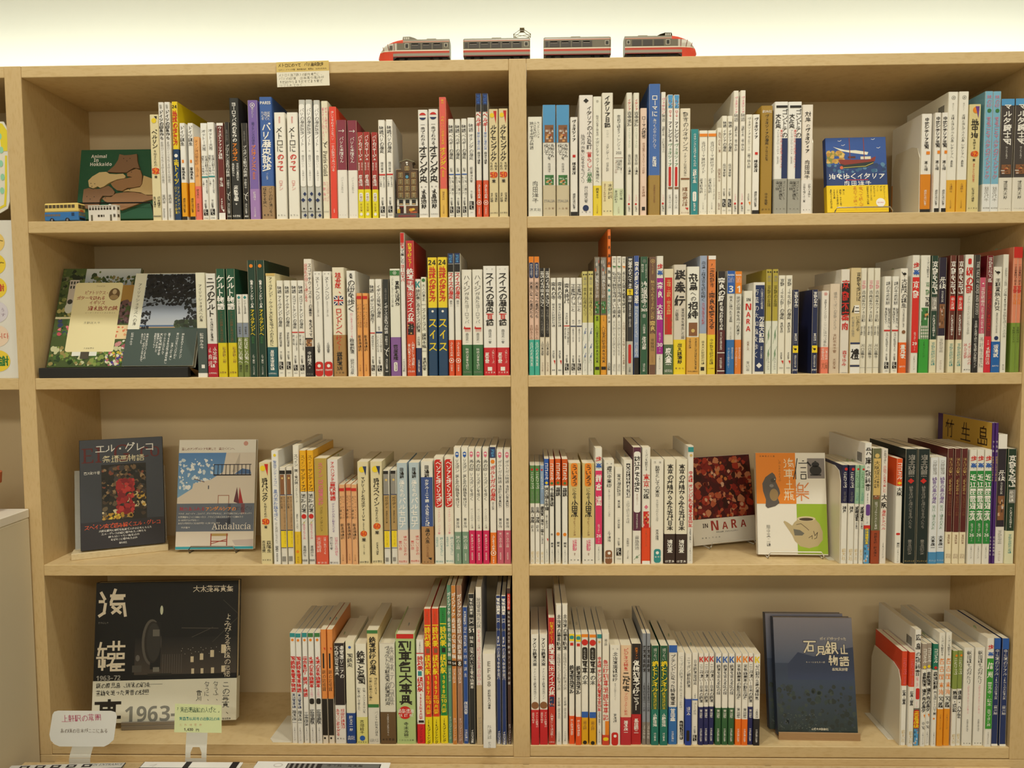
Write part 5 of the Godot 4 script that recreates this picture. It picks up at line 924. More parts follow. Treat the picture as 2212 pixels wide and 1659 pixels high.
	fill_bay("third-row right bay", S3, [
		["guidebook", "EFEDE4", "slim white guidebook with green upper half and red bird mark", 9.0, 182.5, 128, [904.5, 913.8], "^5 385 5E8C50;32-59R #disc .2 .7;68-240W ことりっぷ;258-367S ~co-Trip;421-584K* 日光・那須;602-675K '栃木;870-983C '昭文社", 0],
		["guidebook", "EFEDE4", "slim white guidebook with pale blue upper half", 7.3, 182.1, 128, [922.3], "^0 389 8AA4C4;32-59R #disc .2 .7;68-240W ことりっぷ;258-367S ~co-Trip;412-706K* 横須賀・逗子・葉山;720-792K '三浦半島;869-983C '昭文社", 0],
		["guidebook", "EEEDE4", "slim white guidebook with blue upper third", 8.6, 193.6, 128, [930.5], "^0 251 2A5CB8;34-200W* ココミル;213-243Y #dia .1 .9;268-490K* 河口湖山中湖;532-660K '富士山麓御殿場;758-788R #tri;856-983K 'JTBパブリッシング", 0],
		["guidebook", "EEEDE4", "slim white guidebook with salmon upper third", 8.4, 193.5, 128, [940.0], "^0 251 EE7A48;34-200W* ココミル;213-243G #dia .1 .9;268-447K* 千葉房総;690-736S #disc .2 .7;788-839K '関東;856-983K 'JTBパブリッシング", 0],
		["guidebook", "EEEDE4", "slim white guidebook with deep orange upper third", 10.4, 193.5, 128, [951.4, 963.5], "^0 251 D85A1C;34-200W* ココミル;213-243G #dia .2 .8;272-353K* 箱根;698-732O #disc .15 .8;787-839K '関東;856-983K 'JTBパブリッシング", 0],
		["book", "D9C482", "thick tan book with orange title lozenge and white foot", 22.4, 186.0, 128, [981.2, 1006.3], "0-229O #lab .2 .75;16-220K* ういろう;242-353K にみる;357-530K* 小田原;535-716M '城下町をつくった老舗;^738 1000 EFEBDF;756-867V* 深野彰;885-911M '編著;951-964K =新評論", 0],
		["guidebook", "EDEADF", "tall white guidebook with pink panel and red and blue heading", 13.0, 212.8, 146, [1025.0], "70-112R* 歩;124-174B* 楽;^193 827 E2326A;220-367W* 鎌倉;409-494W* 湘南;653-730W '地図で歩く;742-769W =26;773-815W 'コース;846-970K 'JTBパブリッシング", 0],
		["paperback_book", "F0ECDF", "white paperback with rounded brown foot badge", 18.6, 190.7, 128, [1044.1], "26-39S =筑摩;56-259K 横浜中華街;276-544S '世界に誇るチャイナタウンの歴史;677-785K 山下清海;867-1000M #lab .1 .8;876-915W #disc .35 .65;936-949W =筑摩選書", 0],
		["pocket_paperback", "F0ECDE", "white pocket paperback with black monogram at foot", 14.6, 178.3, 108, [1061.6], "69-300K '幕末歴史散歩;337-420K '東京篇;512-632K '一坂太郎著;729-812K '中公新書;835-914K #rc;941-955S =1754", 0],
		["paperback_book", "F0ECDF", "white paperback with black title strip", 16.2, 191.3, 128, [1077.9], "34-357K #rect .3 .75;43-353W* 文学する中央線沿線;383-606S '小説で読む中央線;748-830K '矢野勝巳;868-950K 'ぶんしん出版", 0],
		["book", "5E2844", "purple book with white title lozenge and white foot", 15.3, 213.9, 146, [1094.6], "35-557W #lab .1 .9;73-380K* 訪江戸まち歩き;395-495M '東京観光ガイド;568-695W '歴史を学ぶ知的時空旅行;^714 1000 EDEADF;756-879K '宮地克治;921-956G #leaf", 0],
		["book", "EFECE0", "white illustrated guide with orange-red foot and black and red title", 15.3, 213.8, 146, [1110.8], "15-196K 'ニッポンを解剖する;219-342R 東京;349-434K 図鑑;488-526V #dia .25 .75;545-687R #town;^683 1000 E84A1E;699-849M 'JTBパブリッシング;971-1000W #rect 0 1", 0],
		["paperback_book", "F0ECDF", "white paperback with rounded teal foot badge", 23.4, 191.7, 128, [1131.1], "17-34S =筑摩;56-360K 敗者としての東京;381-591S '巨大都市の隠れた地層;669-771K 吉見俊哉;857-990T #lab .25 .8;874-913W #disc .4 .65;926-939W =筑摩選書", 0],
		["book", "EEE8D4", "thick cream book with dark brown foot and large black title", 20.6, 191.9, 128, [1154.2, 1175.2], "43-679K* 東京の片隅からみた近代日本;^713 1000 3A2A24;764-892W* 浦辺登;965-986W =弦書房", 0],
		["book", "EDE9E0", "tall slim white book with green head and red title", 11.0, 215.7, 146, [1191.3], "8-49T #rect 0 1;65-91C #disc .3 .8;209-304R* 中央線;319-688R* オレンジ色の電車今昔50年;699-821K '甲武鉄道の開業から;859-981K 'JTBパブリッシング", 0],
		["guidebook", "EFEDE4", "slim white guidebook with navy upper half", 11.3, 180.5, 128, [1468.1, 1479.7], "^0 385 23264A;25-57R #disc .4 .9;66-229W* ことりっぷ;270-365S ~co-Trip;415-483K* 神戸;845-963C '昭文社", 0],
		["guidebook", "EFEDE4", "slim white guidebook with mint green upper half", 8.2, 180.4, 128, [1489.8, 1498.3], "^0 391 9CC4A4;25-57R #disc .4 .9;66-229G ことりっぷ;270-365T ~co-Trip;415-565K* 城崎温泉;574-646K '出石豊岡;845-963C '昭文社", 0],
		["textbook", "F0EEEA", "tall white textbook with big black title and bright picture foot", 12.8, 220.2, 165, [1509.1], "33-104K* 兵;111-181K* 庫;189-207K の;222-393K 教科書;415-496K '歴史人物を楽しむ;507-600P #lab .3 .9;607-667K 'シリーズ;^681 1000 6A7E8E;704-837Y* 摂津播磨但馬;681-711R #rect 0 1;844-1000U #town;90-165K #bar", 0],
		["book", "6E7050", "olive green book with gold title panel and rust foot", 15.5, 210.4, 146, [1524.0], "43-81C #disc .2 .8;85-403C #rect .1 .95;105-341K 大阪淀川探訪;403-438M #town;457-698W '絵図でよみとく文化と景観;^709 1000 A2482A;729-938K '西野由紀・鈴木康久", 0],
		["book", "EDE6DC", "tall white guide with black and red brushed title", 11.9, 209.5, 146, [1538.3], "12-128K '古地図で歩く;144-378R '古地図と写真で楽しむ;385-518K* 大阪;525-705R 歴史トラベル;814-954K 'JTBパブリッシング", 0],
		["guidebook", "EC5A22", "orange and white guidebook beside gap", 11.1, 191.5, 128, [1565.9], "34-200W* ココミル;217-247Y #dia .1 .9;^260 1000 EFEDE4;273-354K* 大阪;707-728R #lab .1 .8;797-848K '関西;860-992K 'JTBパブリッシング", 0],
		["book", "1C2A2A", "thick black book with silver title and red seal", 21.7, 209.1, 146, [1585.5, 1607.7], "47-238S* 湖北残照;253-300R #dia .2 .75;316-690S 観音信仰と偉大なる先人たち;787-919S '豊島昭彦;970-982C =サンライズ", 0],
		["book", "E6EAEE", "pale book fading to blue foot with purple title", 14.7, 193.8, 128, [1626.5, 1641.6], "29-160S '奥琵琶湖;180-432P 観音の里の歴史;447-675G '近江・湖北の文化;734-860K* 大東俊一;^889 1000 4A90C4;962-977W =サンライズ", 0],
		["book", "5A1E1E", "dark red book with cream foot band", 11.4, 209.5, 146, [1655.5, 1667.5, 1679.7], "76-395C 'ほとけの誓い、おもき石山;409-584M '紫式部ゆかりの寺;^723 1000 EFE4C4;746-826M '鷲尾龍華;912-952M =淡交社", 0],
		["guidebook", "EDEAE0", "white guidebook with long green panel and red and blue heading", 13.0, 207.7, 146, [1694.0, 1707.2, 1720.5], "52-97R* 歩;110-160B* 楽;^183 821 2A8A3C;210-518W* 近江琵琶湖;531-617W* 若狭;640-726W '地図で歩く;731-758W =26;762-799W 'コース;839-952K 'JTBパブリッシング", 0],
		["booklet", "4A2474", "very thin tall purple booklet with golden front board", 5.1, 255.4, 182, [1729.8], "0-962K #isle;118-213W '竹生島;235-411C '琵琶湖に浮かぶ神の島;801-944W '竹生島奉賛会", 0],
		["booklet", "4A2474", "very thin tall purple booklet beside golden-fronted twin", 5.9, 255.4, 182, [1735.6], "118-213W '竹生島;235-411C '琵琶湖に浮かぶ神の島;801-944W '竹生島奉賛会", 0],
		["book", "2E2430", "dark violet book with pale pink head and cream foot", 16.5, 234.9, 165, [1747.0], "0-112W #rect 0 1;272-360W 丹後;368-463W '海の京都の旅;475-663M #town;^715 1000 E9E4DA;739-847S '京都学会;903-983M 'ナカニシヤ", 0],
		["book", "1E3A2A", "dark green book with outlined white title at right end", 15.5, 208.8, 146, [1763.2], "54-333W* 京都を学ぶ;351-468S #rect .2 1;360-459W '丹波編;504-684W '文化資源を発掘する;^711 1000 E6E4C0;738-909T '京都学研究会編", 0],
	])
	fill_bay("bottom-row left bay", 0.0, [
		["book", "EFEDE6", "slim white book with teal head and red outlined title", 10.5, 210.5, 146, [458.5, 469.5], "0-36T #rect 0 1;49-75O #disc .25 .75;205-533R* 国鉄特急電車物語;542-680N 直流電車編;697-823K 福原俊一;849-978K 'JTBパブリッシング", 0],
		["book", "EFEDE6", "slim white book with teal head and solid red title", 10.0, 210.9, 146, [480.9], "0-39T #rect 0 1;52-78O #disc .25 .75;211-577R* 寝台急行「銀河」物語;710-840K 三宅俊彦;853-977K 'JTBパブリッシング", 0],
		["book", "EFEDE6", "slim white book with green head and small engine badge", 11.0, 211.3, 146, [492.7, 505.0], "0-36G #rect 0 1;49-75O #disc .25 .75;209-493R* 永遠の蒸気機関車;502-580V 'その時代;588-640K #lab .1 .9;688-821K* 広田尚敬;847-977K 'JTBパブリッシング", 0],
		["book", "EFE4D2", "slim book with orange upper part and black lower part", 10.5, 217.9, 146, [516.4, 528.1], "^0 605 E8924A;158-183R #tri;208-338K #rect .3 .6;350-575K '銀の記憶録Ⅱ;605-926K #rect 0 1;934-967K #disc .2 .6", 0],
		["book", "2E2422", "thick black-brown book with white outlined title and white foot", 19.6, 191.9, 128, [545.1], "24-345W> 超電導リニアの;24-317W< 不都合な真実;^615 1000 F0ECE4;648-856R> 技術的課題が;648-923R< あまりに多すぎる;942-956K =草思社", 0],
		["paperback_book", "EDE7CC", "cream paperback with blue foot band", 16.9, 196.6, 128, [564.8], "51-78B #disc .2 .8;120-258K 国鉄史;^702 1000 23488E;725-877W 鈴木勇一郎;923-960W =講談社", 0],
		["book", "EFEBDA", "white book with pale yellow foot and handwritten black title", 20.8, 190.6, 128, [585.4], "67-400K* 鉄道と愛国;433-662K< '列車で旅して考えた;433-690K> '中国・アジア3万キロを;^729 1000 E6E08A;757-900K 吉岡桂子;914-967B #disc .25 .8;974-986K =岩波書店", 0],
		["book", "E9D49C", "cream cloth-look book with dark green bands and black title", 21.0, 216.9, 146, [607.6], "0-29G #rect 0 1;58-393K* 鉄道旅行の歴史;414-560K> '19世紀における;414-618K< '空間と時間の工業化;648-677G #rect 0 1;^677 1000 E6E2D4;710-927K> 'パノラマ的知覚の誕生;952-978S =法政大学", 0],
		["book", "E6E2D2", "thick pale book with brown band and title beside faint sideways letters", 29.2, 192.1, 128, [634.1], "0-2M #rect 0 1;28-614K ヴィクトリア朝英国の鉄道旅行史;28-614S> '鉄道旅行の風景;^680 1000 6E5638;699-916W 'その線路の先には新時代があった;944-963K =東京書籍", 0],
		["book", "B9D08C", "very thick pale green book with huge black title", 35.9, 209.3, 146, [667.7], "0-41R #rect .05 .95;54-642K* 列車名大事典;651-776R #disc .1 .8;681-716W =最新増補;724-750W =改訂版;798-941K 寺本光照;958-971K =イカロス出版", 0],
		["book", "EDEAE2", "slim white and red timetable reprint", 14.7, 197.7, 128, [695.2], "^130 791 EFECE4;11-124K 'JTBのムック;124-133R #rect 0 1;152-294R* 時刻表;299-344T #rect .2 .7;356-497R* 復刻版;514-762R 1925年4月号;774-796K #rect .2 .9;^811 1000 D8262C;824-994K 'パブリッシング", 0],
		["book", "E4401E", "tall red timetable reprint with yellow title and yellow foot", 13.1, 256.7, 182, [709.7, 723.9], "13-108M 'JTBのムック;117-124Y #rect .1 1;130-282Y* 時刻表;291-325M #rect .3 .8;338-486Y* 復刻版;490-777Y 1967年10月号;^798 1000 F0DC1E;816-1000K* JTBパブリッシング", 0],
		["book", "1E8A3E", "tall green timetable reprint with yellow title and yellow foot", 13.8, 258.3, 182, [738.4], "17-108K 'JTBのムック;114-121Y #rect .1 1;134-284Y* 時刻表;293-327K #rect .3 .8;340-482Y* 復刻版;491-771Y 1968年10月号;^793 1000 F0DC1E;810-991K* JTBパブリッシング", 0],
		["photo_album", "5E9A80", "very tall sea-green album", 7.6, 300.3, 182, [749.6], "44-185W* ガイドブック;200-451W 最盛期の国鉄車輌;470-503K #rect 0 1;473-499W =15;518-606W '浅原信彦;828-976W 'ネコ・パブリッシング", 0],
		["photo_album", "CE8438", "very tall amber album", 8.7, 300.5, 182, [758.4], "44-192W* ガイドブック;200-458W 最盛期の国鉄車輌;469-503K #rect 0 1;473-499W =14;517-610W '浅原信彦;831-979W 'ネコ・パブリッシング", 0],
		["photo_album", "A67A60", "very tall dusty brown album", 10.0, 300.7, 182, [768.7], "55-196W* ガイドブック;203-465W 最盛期の国鉄車輌;473-506K #rect 0 1;476-502W =8;517-613W '浅原信彦;834-982W 'ネコ・パブリッシング", 0],
		["book", "2450A0", "tall bright blue book with white lettering", 9.4, 259.1, 182, [779.2], "26-283W 東海道新幹線「のぞみ」30年の軌跡;292-515W '名列車誕生;687-781W 須田寛著;893-979W '交通新聞社", 0],
		["photo_album", "26282E", "tall black railway album", 12.0, 284.4, 182, [791.0], "27-137W '電気機関車;145-207W ~EX;211-223S #rect .05 .95;227-254W =51;277-629W '特集・四国の大いなる電気機関車;902-992W* イカロス出版", 0],
		["photo_album", "ECE6DC", "tall white album with pink and grey lettering", 10.9, 297.5, 182, [804.6], "63-257S 被爆電車75年の旅;265-623V '今も走り続ける広島の街から;^619 1000 C9B490;824-951S 'ザメディアジョン", 0],
		["book", "EEEBE4", "thick white book with grey letters standing forward", 23.5, 177.5, 108, [823.4], "69-352S* ＥＦ５８;377-585K 昭和50年代の情景;^704 1000 F0EEE8;754-905S '所澤秀樹;930-1000S '創元社", 12],
		["photo_album", "203A78", "tall navy railway album", 8.7, 281.0, 182, [840.6, 850.4], "16-126W* 電気機関車;130-198W ~EX;205-245S =54;269-561W 'EF64の足跡1000番代;909-1000W* イカロス出版", 0],
		["photo_album", "4A3230", "tall dark maroon album at divider", 7.0, 295.2, 182, [860.0], "34-135R #rect .1 1;38-131W '永久保存版;143-349W '電気機関車の王者;357-620W '鉄道ファンの記録;868-1000W 'ネコ・パブリッシング", 0],
	])
	fill_bay("bottom-row right bay", 0.0, [
		["book", "F0EEE6", "white book with red foot band and small round picture", 15.0, 209.5, 146, [907.5, 923.4], "32-281K* アメリカ鉄道大全;303-589K 'アメリカ本土鉄道完全ガイド;600-680M #disc 0 1;^680 1000 CC2830;701-839W> 'アメリカ鉄道の;701-802W< '全貌を知る", 0],
		["guidebook", "C4202C", "tall red guidebook with yellow and white title", 12.4, 240.3, 165, [938.5], "32-199Y 列車で行こう！;203-370W* 鉄道王国;374-421W #cross;421-610W* スイスの旅;619-698N #town;^698 1000 C63A2C;749-947W '入門書にして決定版！;975-984W =世界文化", 0],
		["book", "EEEBE2", "tall slim white book with thin black title", 10.3, 264.4, 182, [951.7, 963.1], "67-323K 北海道の簡易軌道;340-608S '全路線をたどる軌道の旅;659-810K '石川孝織・佐々木正巳;902-977S 'イカロス出版", 0],
		["paperback_book", "EFEDE4", "white paperback with yellow head and orange foot", 10.3, 209.4, 146, [975.6, 987.6], "0-64Y #rect 0 1;16-48T #lab .1 .9;80-106R #rect .2 .8;281-541K* 鉄道聖地巡礼;^743 1000 EE5A22;769-918W '旅と鉄道編集部", 0],
		["paperback_book", "EFEDE2", "white paperback with brown head, red badge and golden foot", 12.8, 209.4, 146, [999.5, 1013.8], "0-27O #rect 0 1;37-111R #disc 0 1;117-233K #lab .1 .9;133-223W 'とことん;239-355K* 電車;361-456K の本;700-753B #rect 0 1;^750 1000 E6AC1E;780-865M '南正時;960-1000K #disc .2 .8", 0],
		["book", "ECE8DE", "slim white book with teal head and red title", 9.1, 209.4, 146, [1026.2], "0-37T #rect 0 1;48-90C #disc .25 .75;201-297R* 中央線;313-695R* オレンジ色の電車今昔50年;700-822K '甲武鉄道の開業から;854-981K 'JTBパブリッシング", 0],
		["book", "EDE8DA", "cream book with large thin red title", 13.0, 210.4, 146, [1037.9], "42-106K '南正時;227-776R 急行列車追跡乗車記;781-907O #rect .4 1;^907 1000 D84A30;929-960Y #lab .1 .9", 0],
		["paperback_book", "EFECE2", "white paperback with rounded red foot badge", 19.5, 189.3, 128, [1055.0], "29-41S =筑摩;65-358K 北海道廃線紀行;376-546S '草原の記録をたどって;681-769K 芦原伸;869-1000R #lab .15 .8;892-921W #disc .35 .65", 0],
		["book", "EACBAA", "peach book with big black hand lettering and red foot", 19.9, 189.0, 128, [1075.0], "29-253R ビジネス特急;259-464K* こだま;476-699R 'プロジェクト秘史;^720 1000 C23038;752-887W* 福原俊一", 0],
		["book", "241E26", "dark night-picture book with white title and red foot", 18.4, 191.0, 128, [1094.3], "35-151O '鉄道ファン;163-657W* 貨物列車で行こう！;^698 1000 BE2A2E;738-889W* 長田昭二", 0],
		["book", "8E94A0", "tall slim grey-blue book with black title", 7.3, 210.5, 146, [1108.7, 1116.5], "100-348K* 世界遺産鉄道;437-700K 'ＪＲ電鉄０番線からの旅;^795 1000 8A8078;827-943W 'ぶんか社", 0],
		["book", "1E5A40", "dark green book with yellow title", 14.4, 188.3, 128, [1128.4, 1144.6], "24-148W '渡りたい;152-462Y* 橋とトンネル;462-639Y '鉄道探究読本;^639 1000 22786A;677-810W* 小野田滋;872-958W '河出書房", 0],
		["book", "E6E2DA", "white book with blue head and foot and black title", 15.7, 188.0, 128, [1161.6], "0-72B #rect 0 1;91-606K ブランドになった特急電車;^621 1000 3470B4;635-764W* 曽田幸;864-969W '交通新聞社", 0],
		["paperback_book", "EDEAE0", "slim white paperback with black oval at foot", 12.6, 174.4, 108, [1176.6], "36-422S 'にっぽんの鉄道150年;432-628S '蒸気から新幹線へ;741-947K #lab .3 .85;757-937W '平凡社新書", 0],
		["paperback_book", "ECE8DE", "slim white paperback with royal blue foot", 11.7, 173.3, 108, [1189.7], "36-368K 'ニッポン縦断鉄道;^492 1000 2444A0;575-668W '清谷;834-953K #lab .2 .7", 0],
		["pocket_paperback", "EFEBE0", "slim white pocket paperback with thin blue stripe", 11.3, 174.1, 108, [1202.1], "72-350K '日本鉄道廃線史;438-490K '小牟田;500-515B #rect 0 1;536-670S '消えた鉄路;794-876K '中公新書;892-959K #rc", 0],
		["paperback_book", "EFECE4", "slim white paperback with big red K and navy foot", 9.4, 173.2, 108, [1213.0, 1222.6, 1232.4, 1303.9], "24-101R =K;112-535K ここが凄い！日本の鉄道;^582 1000 242A5E;608-706W '青田孝;815-959W '交通新聞社新書", 0],
		["paperback_book", "EFECE4", "slim white paperback with big blue K and green foot", 11.1, 173.0, 108, [1244.8, 1256.8, 1268.9], "24-107B =K;117-448K 鉄道を支える匠の技;^593 1000 34623C;609-707W '青田孝;816-961W '交通新聞社新書", 0],
		["paperback_book", "EFECE4", "slim white paperback with big yellow K and orange foot", 11.4, 172.6, 108, [1281.7, 1293.3], "24-91O =K;112-496K 蒸気機関車の動態保存;590-704K '青田孝;^714 1000 F0741E;818-963W '交通新聞社新書", 0],
		["paperback_book", "EFECE4", "slim white paperback with big yellow K and black foot", 12.0, 172.2, 108, [1314.8], "24-92Y =K;112-497K ゼロ戦から夢の超特急;591-695K '小島英俊;^705 1000 242428;820-965W '交通新聞社新書", 0],
		["guidebook", "EFEDE4", "slim white guidebook with orange-red upper half", 10.1, 177.4, 108, [1583.6, 1595.0], "^0 365 DA4A2C;67-247V ことりっぷ;270-348V ~co-Trip;410-562K* 広島・宮島;832-966C '昭文社", 0],
		["textbook", "EEECE6", "tall white textbook with big black title and bright picture foot", 11.5, 217.4, 146, [1606.8], "27-178K* 広島;187-224K の;229-398K 教科書;407-489V '戦国・近代;503-599R #lab .3 .9;617-668V 'シリーズ;^677 1000 6E6E60;690-851R #lab 0 1;700-846Y* 安芸備後;855-1000U #town;90-165K #bar", 0],
		["guidebook", "EEECE4", "slim white guidebook with grey-brown upper half", 9.1, 192.5, 128, [1617.6, 1627.3], "^0 248 A8998C;41-186W* ココミル;207-243Y #dia .1 .9;274-413K* 倉敷尾道;434-666K* 瀬戸内の島々;687-723O #tri;754-837K '中国;858-982K 'JTBパブリッシング", 0],
		["guidebook", "EEECE4", "slim white guidebook with green upper half", 9.2, 192.3, 128, [1637.7], "^0 253 1E7A62;41-186W* ココミル;212-248R #dia .1 .9;269-440K* 萩津和野;455-693K '門司港レトロ下関;709-745O #disc .2 .6;859-983K 'JTBパブリッシング", 0],
		["book", "EEECE2", "white illustrated guide with orange title and golden foot", 11.3, 212.7, 146, [1649.3, 1662.1], "23-201K 'ニッポンを解剖する;219-416O 名古屋;430-546O 東海;556-658K 図鑑;^672 1000 EE9A22;714-854M 'JTBパブリッシング", 0],
		["guidebook", "EEECE4", "slim white guidebook with olive upper half and short title", 9.0, 179.0, 108, [1674.3], "^0 400 8A9A4C;33-67O #disc .4 .9;72-250W ことりっぷ;417-639K* 静岡・浜松;872-973C '昭文社", 0],
		["guidebook", "EEECE4", "slim white guidebook with olive upper half and longer title", 9.0, 179.0, 108, [1683.9], "^0 400 8A9A4C;33-67O #disc .4 .9;72-250W ことりっぷ;417-711K* 清里・八ヶ岳;872-973C '昭文社", 0],
		["book", "EDEAE0", "thick white book with dark side and slim black title", 18.5, 184.5, 128, [1699.1, 1719.6], "29-369K '飯田線ものがたり;380-671V '川村カネトがつないだレールに乗って;725-855K '太田朋子神川靖子;968-979K =新評論", 0],
		["guidebook", "EEEBE2", "white guidebook with bright green panel beside blue pair", 12.8, 203.4, 146, [1735.6], "59-102R* 歩;122-166B* 楽;^185 834 3C9A34;210-371W* 信州;400-625W '善光寺・松本;649-810W '地図で歩く20;859-976K 'JTBパブリッシング", 0],
		["book", "26366A", "tall navy and sky blue book at right end", 12.4, 201.9, 146, [1749.4, 1763.8], "0-99B #rect 0 1;99-345W '中山道のリアル;355-567W 'ＪＲからの大街道の旅;621-710W '宮川勉;981-1000W #rect 0 1", 0],
	])

# ---------------------------------------------------------------- scene
func _ready() -> void:
	# camera
	var cam := Camera3D.new()
	cam.name = "camera"
	add_child(cam)
	cam.position = Vector3(0.8992, 0.7568, 1.3732)
	cam.rotation = Vector3(-0.0625, 0.0219, -0.0071)
	cam.fov = 53.27
	cam.near = 0.02
	cam.current = true
	# air and exposure
	var we := WorldEnvironment.new()
	var env := Environment.new()
	env.background_mode = Environment.BG_COLOR
	env.background_color = Color(0.02, 0.018, 0.015)
	env.tonemap_mode = Environment.TONE_MAPPER_LINEAR
	env.tonemap_exposure = 0.9
	env.sdfgi_enabled = true
	env.ssao_enabled = true
	env.ssil_enabled = true
	we.environment = env
	add_child(we)
	make_materials()
	# ceiling lights of the shop: a row of square lamps near the shelves, larger panels further into the room
	for k in 3:
		downlight(Vector3(0.05 + 0.85 * k, 2.2, 0.42), "round recessed ceiling downlight above the shelf fronts, %s of three" % ["leftmost", "middle", "rightmost"][k])
	for k in 2:
		ceiling_lamp(Vector3(0.05 + 1.7 * k, 2.18, 3.9), Vector2(1.4, 0.6), FAR_E, "long ceiling panel lamp over the shop floor, %s one" % ["left", "right"][k])
	strip_light()
	build_room()
	build_bookcase()
	shelve_books()
	spec_things()

const NEAR_E := 0.88
const FAR_E := 5.2
const STRIP_E := 0.62
const WARM := Color(1.0, 0.995, 0.955)

func make_materials() -> void:
	spec_rx.compile("^(-?\\d+)-(-?\\d+)([A-Z])([*']?)([<>]?) ?([*'~=#]?)(.*)$")
	paper = StandardMaterial3D.new()
	paper.vertex_color_use_as_albedo = true
	paper.roughness = 0.6
	gloss = StandardMaterial3D.new()
	gloss.vertex_color_use_as_albedo = true
	gloss.roughness = 0.42
	pagem = StandardMaterial3D.new()
	pagem.albedo_color = Color("dfd3b6")
	pagem.roughness = 0.85

func ceiling_lamp(at: Vector3, size: Vector2, energy: float, label: String) -> void:
	var t := thing("ceiling_lamp", label, "lamp", at, 0.0, "ceiling lamps of the shop")
	var f := MB.new()
	var x := size.x / 2 + 0.02
	var z := size.y / 2 + 0.02
	f.box(Vector3(-x, -0.01, -z), Vector3(x, 0.02, -z + 0.02)); f.box(Vector3(-x, -0.01, z - 0.02), Vector3(x, 0.02, z))
	f.box(Vector3(-x, -0.01, -z), Vector3(-x + 0.02, 0.02, z)); f.box(Vector3(x - 0.02, -0.01, -z), Vector3(x, 0.02, z))
	part(f, "frame", t, plain("d8d6d0", 0.5))
	var g := MB.new()
	g.quad(Vector3(-size.x / 2, 0.0, -size.y / 2), Vector3(size.x / 2, 0.0, -size.y / 2), Vector3(size.x / 2, 0.0, size.y / 2), Vector3(-size.x / 2, 0.0, size.y / 2))
	var m := StandardMaterial3D.new()
	m.albedo_color = Color(0.9, 0.88, 0.84)
	m.emission_enabled = true
	m.emission = Color(1.0, 0.88, 0.7)
	m.emission_energy_multiplier = 1.5
	part(g, "diffuser", t, m)
	var l := AreaLight3D.new()
	l.name = "lamp_light"
	l.area_size = size
	l.light_color = WARM
	l.light_energy = energy
	l.area_range = 12.0
	l.shadow_enabled = true
	t.add_child(l)
	l.position = Vector3(0, -0.012, 0)
	l.rotation.x = -PI / 2

func downlight(at: Vector3, label: String) -> void:
	var t := thing("downlight", label, "lamp", at, 0.0, "downlights above the shelves")
	var f := MB.new()
	f.lathe([Vector2(0.085, 0.0), Vector2(0.085, -0.006), Vector2(0.07, -0.008), Vector2(0.066, 0.0)], Vector3.ZERO, Color.WHITE, 24)
	part(f, "ring", t, plain("d8d6d0", 0.5))
	f = MB.new()
	f.lathe([Vector2(0.066, -0.003), Vector2(0.0, -0.004)], Vector3.ZERO, Color.WHITE, 8)
	var m := StandardMaterial3D.new()
	m.albedo_color = Color(0.9, 0.9, 0.87)
	m.emission_enabled = true
	m.emission = Color(1.0, 0.97, 0.9)
	m.emission_energy_multiplier = 2.0
	part(f, "diffuser", t, m)
	var l := SpotLight3D.new()
	l.name = "downlight_beam"
	l.spot_angle = 44.0
	l.spot_angle_attenuation = 0.6
	l.spot_range = 12.0
	l.spot_attenuation = 2.0
	l.light_size = 0.06
	l.light_color = WARM
	l.light_energy = NEAR_E
	l.shadow_enabled = true
	t.add_child(l)
	l.position = Vector3(0, -0.075, 0)
	l.rotation.x = -PI / 2

func strip_light() -> void:
	var t := thing("strip_light", "long strip light lying on top of the bookcase against the wall", "lamp", Vector3(0.9, TOPT, -0.15))
	var f := MB.new()
	f.box(Vector3(-1.6, 0, -0.014), Vector3(1.6, 0.012, 0.014))
	part(f, "channel", t, plain("d8d6d0", 0.5))
	var g := MB.new()
	g.quad(Vector3(-1.59, 0.0125, 0.01), Vector3(1.59, 0.0125, 0.01), Vector3(1.59, 0.0125, -0.01), Vector3(-1.59, 0.0125, -0.01))
	var m := StandardMaterial3D.new()
	m.albedo_color = Color(0.9, 0.9, 0.85)
	m.emission_enabled = true
	m.emission = Color(1.0, 0.95, 0.8)
	m.emission_energy_multiplier = 2.0
	part(g, "diffuser", t, m)
	var l := AreaLight3D.new()
	l.name = "strip_glow"
	l.area_size = Vector2(3.16, 0.02)
	l.light_color = Color(1.0, 1.0, 0.95)
	l.light_energy = STRIP_E
	l.area_range = 8.0
	l.shadow_enabled = true
	t.add_child(l)
	l.position = Vector3(0, 0.018, 0)
	l.rotation.x = PI / 2

func build_room() -> void:
	var wallm := plain("d7dad1", 0.9)
	var b := MB.new(); b.box(Vector3(-2.5, -0.75, -0.34), Vector3(4.3, 2.24, -0.235)); struct(b, "wall_back", wallm, "white papered wall behind the bookcase, lit from the strip light")
	b = MB.new(); b.box(Vector3(-2.6, -0.75, 5.0), Vector3(4.4, 2.24, 5.1)); struct(b, "wall_front", wallm, "white papered wall on the far side of the shop")
	b = MB.new(); b.box(Vector3(-2.6, -0.75, -0.34), Vector3(-2.5, 2.24, 5.1)); struct(b, "wall_left", wallm, "white papered side wall left of the shelves")
	b = MB.new(); b.box(Vector3(4.3, -0.75, -0.34), Vector3(4.4, 2.24, 5.1)); struct(b, "wall_right", wallm, "white papered side wall right of the shelves")
	b = MB.new(); b.box(Vector3(-2.6, 2.2, -0.34), Vector3(4.4, 2.3, 5.1)); struct(b, "ceiling", plain("efece4", 0.9), "plain white ceiling of the shop")
	b = MB.new(); b.box(Vector3(-2.6, -0.85, -0.34), Vector3(4.4, -0.75, 5.1)); struct(b, "floor", wood("b59a72", "96794f", Vector3(2, 2, 2), 21), "brown wooden floor of the shop")

